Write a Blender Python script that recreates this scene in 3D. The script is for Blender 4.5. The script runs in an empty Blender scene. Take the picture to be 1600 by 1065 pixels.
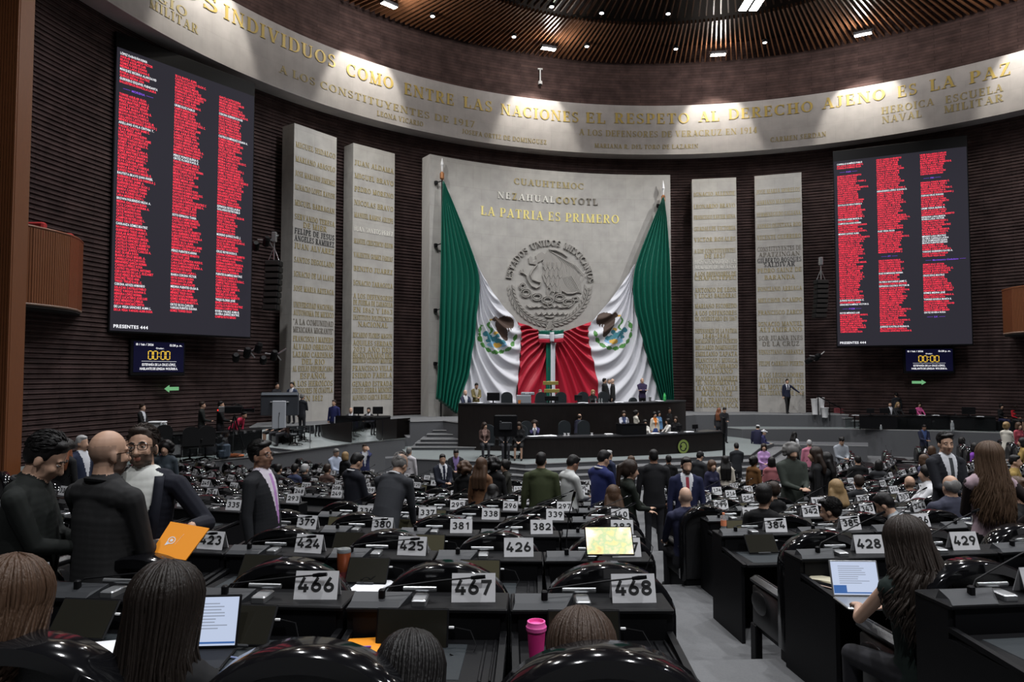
import bpy, bmesh, math, random
import numpy as np
from mathutils import Vector, Matrix, noise
SC = bpy.context.scene
COL = SC.collection
PI = math.pi
R_ = math.radians
rnd = random.Random(7)

# ------------------------------------------------------------------ camera
CX, CY, CZ = -12.47, -34.5, 4.0          # metres; z = 0 is the floor of the well, +y runs to the rostrum
YAW, FPX = 16.3, 1120.0                  # heading right of +y; focal length in pixels of a 1600 wide frame
PITCH = math.atan(51.5 / FPX)
cd = bpy.data.cameras.new('camera')
cam = bpy.data.objects.new('camera', cd)
COL.objects.link(cam)
cam.location = (CX, CY, CZ)
cam.rotation_euler = (PI / 2 + PITCH, 0, -R_(YAW))
cd.sensor_width = 36.0
cd.lens = FPX * 36.0 / 1600.0
cd.clip_start, cd.clip_end = 0.05, 200
SC.camera = cam

# ------------------------------------------------------------------ world, exposure
SC.view_settings.view_transform = 'Standard'
SC.view_settings.look = 'None'
SC.view_settings.gamma = 1.0
SC.view_settings.use_curve_mapping = False
SC.view_settings.exposure = 0.0
wd = bpy.data.worlds.new('world')
SC.world = wd
wd.use_nodes = True
wd.node_tree.nodes['Background'].inputs[0].default_value = (0.75, 0.8, 0.9, 1)
wd.node_tree.nodes['Background'].inputs[1].default_value = 0.03
try:
    SC.cycles.use_denoising = True
    SC.cycles.max_bounces = 6
    SC.cycles.diffuse_bounces = 3
    SC.cycles.sample_clamp_indirect = 4.0
except Exception:
    pass

# hall geometry: everything round stands on two centres on the axis x = 0
HC = Vector((0, -19.7, 0))               # centre of wall, frieze, panel
SEATC = Vector((0, -6.8, 0))             # centre of the seat rows
R_WALL, R_FRIEZE, R_PANEL = 22.6, 21.7, 20.8
FWD = Vector((math.sin(R_(YAW)), math.cos(R_(YAW)), 0))
RGT = Vector((math.cos(R_(YAW)), -math.sin(R_(YAW)), 0))

def ray(px, py):
    x = (px - 800) / FPX
    v = (532.5 - py) / FPX
    yy = math.cos(PITCH) - v * math.sin(PITCH)
    zz = math.sin(PITCH) + v * math.cos(PITCH)
    return RGT * x + FWD * yy + Vector((0, 0, zz))
CAMP = Vector((CX, CY, CZ))
def at(px, py, Y):
    """point seen at px,py that stands Y metres ahead of the viewpoint"""
    d = ray(px, py)
    return CAMP + d * (Y / d.dot(FWD))
def onz(px, py, z):
    d = ray(px, py)
    return CAMP + d * ((z - CZ) / d.z)
def ground(px, Y):
    """plan position (x, y) in direction px, Y metres ahead"""
    return CAMP + RGT * ((px - 800) / FPX * Y) + FWD * Y
def cylhit(px, py, R):
    """arc position (angle from the axis, height) on the round wall of radius R"""
    d = ray(px, py)
    p = CAMP - HC
    a = d.x * d.x + d.y * d.y
    b = p.x * d.x + p.y * d.y
    c = p.x * p.x + p.y * p.y - R * R
    t = (-b + math.sqrt(b * b - a * c)) / a
    q = p + d * t
    return math.atan2(q.x, q.y), CZ + d.z * t
def cyl(th, z, R):
    return Vector((R * math.sin(th), HC.y + R * math.cos(th), z))

# ------------------------------------------------------------------ lights
def spot(name, loc, target, watts, cone, blend=0.4, size=0.15, col=(1, 0.97, 0.93)):
    l = bpy.data.lights.new(name, 'SPOT')
    l.energy, l.spot_size, l.spot_blend, l.shadow_soft_size, l.color = watts, R_(cone), blend, size, col
    o = bpy.data.objects.new(name, l)
    COL.objects.link(o)
    o.location = loc
    o.rotation_euler = (Vector(target) - Vector(loc)).to_track_quat('-Z', 'Y').to_euler()
    return o
KEY = 0.86
# floodlights grazing the frieze and house downlights, plus added fill beams
FLOOD_PX = [(385, -62), (608, 6), (857, 69), (1122, 74), (1348, 36), (1600, -60)]
FLOODS = []
for px_, py_ in FLOOD_PX:
    t_, z_ = cylhit(px_, py_, R_WALL - 3.0)
    FLOODS.append(Vector((( R_WALL - 3.0) * math.sin(t_), HC.y + (R_WALL - 3.0) * math.cos(t_), 20.75)))
for i_, q_ in enumerate(FLOODS):
    t_ = math.atan2(q_.x, q_.y - HC.y)
    spot('flood_beam', q_ + Vector((0, 0, -0.1)), cyl(t_, 17.7, R_FRIEZE), 1300 * KEY, 66, 0.35, 0.12, (1, 0.95, 0.84))
DOWN_AND_FILL = [(-9, -7), (0, -6), (9, -7), (-14, -14), (-5, -15), (5, -15), (14, -14), (-12, -24), (-2, -25), (9, -24), (-8, -33), (3, -34), (-17, -39), (-7, -41), (4, -42)]  # last three are unseen fill beams added behind the camera for faces
for x_, y_ in DOWN_AND_FILL:
    spot('house_and_fill_beam', (x_, y_, 20.6), (x_, y_ - 0.01, 0), 4200 * KEY, 115, 0.6, 0.3, (0.97, 0.98, 1.0))
# stage spots on the panel and flag
for x_, y_, w_ in ((-13, -8.0, 3400), (12, -7.0, 5600)):
    spot('stage_beam', (x_, y_, 20.5), (x_ * 0.1, 0, 7), w_ * KEY, 66, 0.7, 0.2, (1, 0.99, 0.97))
for q_ in FLOODS:
    g_ = bpy.data.lights.new('flood_spill', 'POINT')
    g_.energy, g_.shadow_soft_size, g_.color = 320 * KEY, 0.25, (1, 0.96, 0.9)
    go_ = bpy.data.objects.new('flood_spill', g_)
    COL.objects.link(go_)
    d_ = (Vector((0, HC.y, 0)) - Vector((q_.x, q_.y, 0))).normalized()
    go_.location = q_ + d_ * 0.5 + Vector((0, 0, -0.35))


# ------------------------------------------------------------------ materials
MATS = {}
def mat(name, col, rough=0.5, metal=0.0, emit=None, es=1.0, bump=0.0, bscale=40.0, var=0.0, vscale=8.0, spec=0.5, coat=0.0, aniso=None, alpha=None, trans=0.0):
    if name in MATS:
        return MATS[name]
    m = bpy.data.materials.new(name)
    m.use_nodes = True
    nt = m.node_tree
    b = nt.nodes['Principled BSDF']
    b.inputs['Base Color'].default_value = (*col, 1)
    b.inputs['Roughness'].default_value = rough
    b.inputs['Metallic'].default_value = metal
    b.inputs['Specular IOR Level'].default_value = spec
    b.inputs['Coat Weight'].default_value = coat
    b.inputs['Coat Roughness'].default_value = 0.05
    b.inputs['Transmission Weight'].default_value = trans
    if emit:
        b.inputs['Emission Color'].default_value = (*emit, 1)
        b.inputs['Emission Strength'].default_value = es
    if bump or var:
        tc = nt.nodes.new('ShaderNodeTexCoord')
        mp = nt.nodes.new('ShaderNodeMapping')
        nt.links.new(tc.outputs['Object'], mp.inputs[0])
        if aniso:
            mp.inputs['Scale'].default_value = aniso
    if var:
        n = nt.nodes.new('ShaderNodeTexNoise')
        n.inputs['Scale'].default_value = vscale
        n.inputs['Detail'].default_value = 5
        nt.links.new(mp.outputs[0], n.inputs[0])
        mx = nt.nodes.new('ShaderNodeMix')
        mx.data_type = 'RGBA'
        mx.inputs[6].default_value = (*[c * (1 - var) for c in col], 1)
        mx.inputs[7].default_value = (*[min(1, c * (1 + var)) for c in col], 1)
        nt.links.new(n.outputs[0], mx.inputs[0])
        nt.links.new(mx.outputs[2], b.inputs['Base Color'])
    if bump:
        n2 = nt.nodes.new('ShaderNodeTexNoise')
        n2.inputs['Scale'].default_value = bscale
        n2.inputs['Detail'].default_value = 4
        nt.links.new(mp.outputs[0], n2.inputs[0])
        bp = nt.nodes.new('ShaderNodeBump')
        bp.inputs['Strength'].default_value = bump
        bp.inputs['Distance'].default_value = 0.01
        nt.links.new(n2.outputs[0], bp.inputs['Height'])
        nt.links.new(bp.outputs[0], b.inputs['Normal'])
    MATS[name] = m
    return m

def brick_mat(name, c1, c2, mortar, sx, sy, msize, rough=0.85, bump=0.4, noise_amt=0.35, spec=0.2):
    """courses laid on a UV map measured in metres"""
    m = bpy.data.materials.new(name)
    m.use_nodes = True
    nt = m.node_tree
    b = nt.nodes['Principled BSDF']
    b.inputs['Roughness'].default_value = rough
    b.inputs['Specular IOR Level'].default_value = spec
    uv = nt.nodes.new('ShaderNodeUVMap')
    br = nt.nodes.new('ShaderNodeTexBrick')
    br.inputs['Color1'].default_value = (*c1, 1)
    br.inputs['Color2'].default_value = (*c2, 1)
    br.inputs['Mortar'].default_value = (*mortar, 1)
    br.inputs['Scale'].default_value = 1.0
    br.inputs['Brick Width'].default_value = sx
    br.inputs['Row Height'].default_value = sy
    br.inputs['Mortar Size'].default_value = msize
    br.inputs['Mortar Smooth'].default_value = 0.2
    nt.links.new(uv.outputs[0], br.inputs['Vector'])
    n = nt.nodes.new('ShaderNodeTexNoise')
    n.inputs['Scale'].default_value = 1.7
    n.inputs['Detail'].default_value = 8
    nt.links.new(uv.outputs[0], n.inputs[0])
    rp = nt.nodes.new('ShaderNodeMapRange')
    rp.inputs[1].default_value, rp.inputs[2].default_value = 0.3, 0.7
    rp.inputs[3].default_value, rp.inputs[4].default_value = 1 - noise_amt, 1 + noise_amt
    nt.links.new(n.outputs[0], rp.inputs[0])
    mx = nt.nodes.new('ShaderNodeMix')
    mx.data_type = 'RGBA'
    mx.blend_type = 'MULTIPLY'
    mx.inputs[0].default_value = 1.0
    nt.links.new(br.outputs[0], mx.inputs[6])
    nt.links.new(rp.outputs[0], mx.inputs[7])
    nt.links.new(mx.outputs[2], b.inputs['Base Color'])
    if bump:
        bp = nt.nodes.new('ShaderNodeBump')
        bp.inputs['Strength'].default_value = bump
        bp.inputs['Distance'].default_value = 0.02
        bp.invert = True
        nt.links.new(br.outputs['Fac'], bp.inputs['Height'])
        nt.links.new(bp.outputs[0], b.inputs['Normal'])
    MATS[name] = m
    return m

M_BRICK = brick_mat('brown_brick', (0.075, 0.047, 0.045), (0.055, 0.035, 0.034), (0.012, 0.008, 0.008), 2.3, 0.155, 0.010)
M_DRUM = brick_mat('upper_brick', (0.085, 0.052, 0.048), (0.062, 0.039, 0.037), (0.026, 0.016, 0.015), 2.3, 0.155, 0.008)
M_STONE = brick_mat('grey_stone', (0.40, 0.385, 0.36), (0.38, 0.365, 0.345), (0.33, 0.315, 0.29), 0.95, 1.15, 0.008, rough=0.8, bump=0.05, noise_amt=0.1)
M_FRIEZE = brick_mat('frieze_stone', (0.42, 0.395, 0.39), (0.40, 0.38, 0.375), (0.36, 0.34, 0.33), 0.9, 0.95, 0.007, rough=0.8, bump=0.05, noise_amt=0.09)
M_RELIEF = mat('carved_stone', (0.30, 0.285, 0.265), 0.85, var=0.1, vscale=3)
M_GOLD = mat('gold_letters', (0.50, 0.37, 0.11), 0.5, 0.2)
M_GOLDPALE = mat('worn_gold_letters', (0.36, 0.29, 0.13), 0.55, 0.1)
M_DARKLET = mat('dark_letters', (0.03, 0.03, 0.03), 0.6)
M_GREYLET = mat('bronze_letters', (0.17, 0.15, 0.12), 0.6)
M_WHITELET = mat('silver_letters', (0.78, 0.76, 0.70), 0.4, 0.3)
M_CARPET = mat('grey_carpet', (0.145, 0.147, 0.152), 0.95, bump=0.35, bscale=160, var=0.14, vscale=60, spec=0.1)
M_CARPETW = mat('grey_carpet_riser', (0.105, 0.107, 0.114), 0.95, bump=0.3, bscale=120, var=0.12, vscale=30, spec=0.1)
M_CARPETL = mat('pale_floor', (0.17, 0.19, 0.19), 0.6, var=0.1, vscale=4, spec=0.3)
M_EDGE = mat('tread_edge', (0.36, 0.36, 0.36), 0.7)
M_WOODSLAT = mat('ceiling_wood', (0.12, 0.052, 0.025), 0.35, var=0.5, vscale=1.2, spec=0.5)
M_CEIL = mat('ceiling_dark', (0.012, 0.009, 0.008), 0.9)
M_PANELWOOD = mat('balcony_wood', (0.16, 0.055, 0.02), 0.4, var=0.45, vscale=9, aniso=(30, 30, 0.6))
M_DESKWOOD = mat('dark_wood', (0.010, 0.0075, 0.007), 0.42, var=0.5, vscale=3, aniso=(6, 6, 1), spec=0.3)
M_BLACK = mat('black_lacquer', (0.005, 0.005, 0.006), 0.09, spec=0.45)
M_BLACKM = mat('black_satin', (0.006, 0.006, 0.007), 0.5, bump=0.03, bscale=60, spec=0.16)
M_LEATHER = mat('black_leather', (0.011, 0.011, 0.012), 0.38, bump=0.12, bscale=140)
M_LEATHERD = mat('slate_leather', (0.022, 0.027, 0.031), 0.6, bump=0.1, bscale=90, spec=0.25)
M_STEEL = mat('brushed_steel', (0.42, 0.43, 0.44), 0.38, 0.85, var=0.08, vscale=30, aniso=(1, 40, 1))
M_CONSOLE = mat('grey_console', (0.035, 0.037, 0.041), 0.5, 0.1, spec=0.3)
M_PLATE = mat('plate_aluminium', (0.66, 0.66, 0.68), 0.5, 0.1, var=0.06, vscale=20)
M_INK = mat('black_ink', (0.008, 0.008, 0.009), 0.6)
M_TABLET = mat('tablet_glass', (0.016, 0.015, 0.011), 0.12, spec=0.6)
M_TABLETO = mat('tablet_olive_reflection', (0.075, 0.068, 0.04), 0.22, spec=0.6)  # olive reflection is put into the base colour
M_PAPER = mat('white_paper', (0.78, 0.79, 0.82), 0.8)
M_ORANGE = mat('orange_card', (0.95, 0.33, 0.012), 0.6)
M_WHITE = mat('white_plastic', (0.75, 0.75, 0.76), 0.4)
M_SCREENBK = mat('led_panel', (0.008, 0.008, 0.01), 0.9, emit=(0.075, 0.07, 0.095), es=0.33, spec=0.05)
M_RED = mat('led_red', (0.02, 0, 0), 0.6, emit=(1.0, 0.03, 0.065), es=1.5)
M_LEDW = mat('led_white', (0.02, 0.02, 0.02), 0.6, emit=(0.95, 0.95, 1.0), es=1.1)
M_LEDV = mat('led_violet', (0.02, 0.0, 0.02), 0.6, emit=(0.25, 0.08, 0.85), es=1.0)
M_LEDY = mat('led_amber', (0.02, 0.02, 0), 0.6, emit=(1.0, 0.62, 0.05), es=1.1)
M_NAVYSCR = mat('navy_screen', (0.005, 0.005, 0.01), 0.4, emit=(0.010, 0.010, 0.045), es=0.4, spec=0.05)
M_LAMP = mat('lamp_glow', (1, 1, 1), 0.5, emit=(1.0, 0.97, 0.9), es=30.0)
M_LAMPS = mat('downlight_glow', (1, 1, 1), 0.5, emit=(0.95, 0.97, 1.0), es=12.0)
M_EXIT = mat('green_sign', (0.05, 0.12, 0.06), 0.5, emit=(0.16, 0.42, 0.19), es=0.8)

# ------------------------------------------------------------------ mesh helper
class MB:
    def __init__(s):
        s.v, s.f, s.m = [], [], []
    def add(s, vs, fs, mi=0):
        o = len(s.v)
        s.v += [tuple(v) for v in vs]
        s.f += [tuple(i + o for i in f) for f in fs]
        s.m += [mi] * len(fs)
        return s
    def box(s, x0, x1, y0, y1, z0, z1, mi=0, M=None):
        vs = [Vector(p) for p in ((x0, y0, z0), (x1, y0, z0), (x1, y1, z0), (x0, y1, z0), (x0, y0, z1), (x1, y0, z1), (x1, y1, z1), (x0, y1, z1))]
        if M is not None:
            vs = [M @ v for v in vs]
        return s.add(vs, [(0, 3, 2, 1), (4, 5, 6, 7), (0, 1, 5, 4), (1, 2, 6, 5), (2, 3, 7, 6), (3, 0, 4, 7)], mi)
    def rbox(s, x0, x1, y0, y1, z0, z1, r=0.01, mi=0, M=None):
        """box with chamfered edges"""
        r = min(r, (x1 - x0) * 0.49, (y1 - y0) * 0.49, (z1 - z0) * 0.49)
        vs = []
        for z, rr in ((z0, r), (z0 + r, 0), (z1 - r, 0), (z1, r)):
            a0, a1, b0, b1 = x0 + rr, x1 - rr, y0 + rr, y1 - rr
            vs += [(a0 + r, b0, z), (a1 - r, b0, z), (a1, b0 + r, z), (a1, b1 - r, z), (a1 - r, b1, z), (a0 + r, b1, z), (a0, b1 - r, z), (a0, b0 + r, z)]
        vs = [Vector(v) for v in vs]
        if M is not None:
            vs = [M @ v for v in vs]
        fs = [tuple(range(7, -1, -1)), tuple(range(24, 32))]
        for k in range(3):
            for i in range(8):
                j = (i + 1) % 8
                fs.append((k * 8 + i, k * 8 + j, k * 8 + 8 + j, k * 8 + 8 + i))
        return s.add(vs, fs, mi)
    def prism(s, poly, z0, z1, mi=0, mtop=None, M=None):
        """vertical prism over a plan polygon (counter-clockwise)"""
        n = len(poly)
        vs = [Vector((p[0], p[1], z0)) for p in poly] + [Vector((p[0], p[1], z1)) for p in poly]
        if M is not None:
            vs = [M @ v for v in vs]
        s.add(vs, [tuple(range(n - 1, -1, -1))] + [(i, (i + 1) % n, n + (i + 1) % n, n + i) for i in range(n)], mi)
        o = len(s.v) - 2 * n
        s.f.append(tuple(o + n + i for i in range(n)))
        s.m.append(mi if mtop is None else mtop)
        return s
    def tube(s, pts, r, seg=6, mi=0, cap=True):
        pts = [Vector(p) for p in pts]
        n = len(pts)
        rr = r if hasattr(r, '__len__') else [r] * n
        vs, fs = [], []
        t0 = (pts[1] - pts[0]).normalized()
        a = t0.orthogonal().normalized()
        for i, p in enumerate(pts):
            t = (pts[min(i + 1, n - 1)] - pts[max(i - 1, 0)]).normalized()
            a = (a - t * a.dot(t))
            a = a.normalized() if a.length > 1e-6 else t.orthogonal().normalized()
            b = t.cross(a)
            for k in range(seg):
                an = 2 * PI * k / seg
                vs.append(p + (a * math.cos(an) + b * math.sin(an)) * rr[i])
        for i in range(n - 1):
            for k in range(seg):
                q = (k + 1) % seg
                fs.append((i * seg + k, i * seg + q, (i + 1) * seg + q, (i + 1) * seg + k))
        if cap:
            fs.append(tuple(range(seg - 1, -1, -1)))
            fs.append(tuple((n - 1) * seg + k for k in range(seg)))
        return s.add(vs, fs, mi)
    def lathe(s, prof, seg=16, mi=0, M=None, c=(0, 0, 0)):
        c = Vector(c)
        vs, fs = [], []
        for r, z in prof:
            for k in range(seg):
                an = 2 * PI * k / seg
                vs.append(Vector((r * math.cos(an), r * math.sin(an), z)))
        if M is not None:
            vs = [M @ v for v in vs]
        vs = [v + c for v in vs]
        n = len(prof)
        for i in range(n - 1):
            for k in range(seg):
                q = (k + 1) % seg
                fs.append((i * seg + k, i * seg + q, (i + 1) * seg + q, (i + 1) * seg + k))
        fs.append(tuple(range(seg - 1, -1, -1)))
        fs.append(tuple((n - 1) * seg + k for k in range(seg)))
        return s.add(vs, fs, mi)
    def ell(s, c, rad, seg=12, rings=8, mi=0, M=None):
        c = Vector(c)
        vs, fs = [], []
        for i in range(rings + 1):
            ph = PI * i / rings
            for k in range(seg):
                an = 2 * PI * k / seg
                v = Vector((rad[0] * math.sin(ph) * math.cos(an), rad[1] * math.sin(ph) * math.sin(an), rad[2] * math.cos(ph)))
                vs.append((M @ v if M is not None else v) + c)
        for i in range(rings):
            for k in range(seg):
                q = (k + 1) % seg
                fs.append((i * seg + k, (i + 1) * seg + k, (i + 1) * seg + q, i * seg + q))
        return s.add(vs, fs, mi)
    def build(s, name, mats, parent=None, loc=None, rotz=0.0, smooth=False, local=False):
        """link as one object; loc moves the origin there (vertices given in world space unless local)"""
        me = bpy.data.meshes.new(name)
        vs = s.v
        if loc is not None and not local:
            l = Vector(loc)
            vs = [(v[0] - l.x, v[1] - l.y, v[2] - l.z) for v in vs]
        me.from_pydata(vs, [], s.f)
        for m in (mats if isinstance(mats, (list, tuple)) else [mats]):
            me.materials.append(m)
        me.polygons.foreach_set('material_index', s.m)
        me.update()
        if smooth:
            smooth_mesh(me, 40 if smooth is True else smooth)
        o = bpy.data.objects.new(name, me)
        COL.objects.link(o)
        if parent is not None:
            o.parent = parent
        if loc is not None:
            o.location = loc
        o.rotation_euler = (0, 0, rotz)
        return o
def smooth_mesh(me, ang):
    me.polygons.foreach_set('use_smooth', [True] * len(me.polygons))
    try:
        me.set_sharp_from_angle(angle=R_(ang))
    except Exception:
        pass
def tag(o, label, cat, group=None):
    o['label'], o['category'] = label, cat
    if group:
        o['group'] = group
    return o
def struct(o):
    o['kind'] = 'structure'
    return o
def thing(name, label, cat, loc=(0, 0, 0), rotz=0.0, group=None):
    o = bpy.data.objects.new(name, None)
    COL.objects.link(o)
    o.empty_display_size = 0.1
    o.location = loc
    o.rotation_euler = (0, 0, rotz)
    return tag(o, label, cat, group)
def kids(o):
    return KID.get(o.name, [])
def dup(o, loc=None, rotz=None, label=None, parent=None, skip=()):
    c = o.copy()
    COL.objects.link(c)
    if parent is not None:
        c.parent = parent
    if loc is not None:
        c.location = loc
    if rotz is not None:
        c.rotation_euler = (0, 0, rotz)
    if label:
        c['label'] = label
    for ch in o.children:
        if ch.name.split('.')[0] not in skip:
            dup(ch, parent=c, skip=skip)
    return c
def uv_from(o, fn):
    me = o.data
    uvl = me.uv_layers.new(name='UVMap')
    for lp in me.loops:
        uvl.data[lp.index].uv = fn(me.vertices[lp.vertex_index].co)
    return o

# ------------------------------------------------------------------ lettering
GL = {}
def glyph(c):
    """sans letter outlines from the built-in face, as flat triangles"""
    if c not in GL:
        cu = bpy.data.curves.new('g', 'FONT')
        cu.body = c
        cu.size = 1.0
        cu.resolution_u = 3
        cu.offset = 0.022
        o = bpy.data.objects.new('g', cu)
        me = o.to_mesh()
        vs = [(v.co.x, v.co.y) for v in me.vertices]
        fs = [tuple(p.vertices) for p in me.polygons]
        x0 = min([v[0] for v in vs] or [0])
        x1 = max([v[0] for v in vs] or [0.3])
        o.to_mesh_clear()
        bpy.data.objects.remove(o)
        bpy.data.curves.remove(cu)
        GL[c] = ([(x - x0, y) for x, y in vs], fs, x1 - x0)
    return GL[c]
def sans(mb, text, fn, width=None, height=None, mi=0, track=0.09, align=0.0):
    """lay text with cap height `height`; fn maps (x, y) metres to space; width squeezes it"""
    k = (height or 1) / 0.69
    x, items = 0.0, []
    for c in text:
        if c == ' ':
            x += 0.28
            continue
        vs, fs, w = glyph(c)
        items.append((x, vs, fs))
        x += w + track
    total = max(x - track, 0.01)
    sx = k if width is None else width / total
    off = -align * total * sx
    for xo, vs, fs in items:
        mb.add([fn(off + (xo + vx) * sx, vy * k) for vx, vy in vs], fs, mi)
    return total * sx

# roman capitals drawn as strokes (cap height 1): stems, hairlines, bowls and slab serifs
T, H, SF = 0.19, 0.09, 0.10
def _v(x, y0=0, y1=1, w=T, s0=True, s1=True):
    q = [[(x - w / 2, y0), (x + w / 2, y0), (x + w / 2, y1), (x - w / 2, y1)]]
    if s0:
        q.append([(x - w / 2 - SF, y0), (x + w / 2 + SF, y0), (x + w / 2 + SF, y0 + 0.06), (x - w / 2 - SF, y0 + 0.06)])
    if s1:
        q.append([(x - w / 2 - SF, y1 - 0.06), (x + w / 2 + SF, y1 - 0.06), (x + w / 2 + SF, y1), (x - w / 2 - SF, y1)])
    return q
def _h(y, x0, x1, w=H):
    return [[(x0, y - w / 2), (x1, y - w / 2), (x1, y + w / 2), (x0, y + w / 2)]]
def _tick(x, y, d):
    return [[(x - 0.035, y), (x + 0.035, y), (x + 0.035, y + d), (x - 0.035, y + d)]] if d > 0 else [[(x - 0.035, y + d), (x + 0.035, y + d), (x + 0.035, y), (x - 0.035, y)]]
def _d(x0, y0, x1, y1, w):
    return [[(x0 - w / 2, y0), (x0 + w / 2, y0), (x1 + w / 2, y1), (x1 - w / 2, y1)]]
def _ser(x, y, w=0.32):
    return [[(x - w / 2, y), (x + w / 2, y), (x + w / 2, y + 0.055), (x - w / 2, y + 0.055)]]
def _a(cx, cy, rx, ry, a0, a1, w=T, n=14, thin=H):
    out = []
    def pt(a, sgn):
        t = (thin + (w - thin) * abs(math.cos(R_(a))) ** 1.5) / 2
        return (cx + (rx + sgn * t) * math.cos(R_(a)), cy + (ry + sgn * t * 0.75) * math.sin(R_(a)))
    for i in range(n):
        b0, b1 = a0 + (a1 - a0) * i / n, a0 + (a1 - a0) * (i + 1) / n
        q = [pt(b0, 1), pt(b1, 1), pt(b1, -1), pt(b0, -1)]
        out.append(q)
    return out
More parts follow.
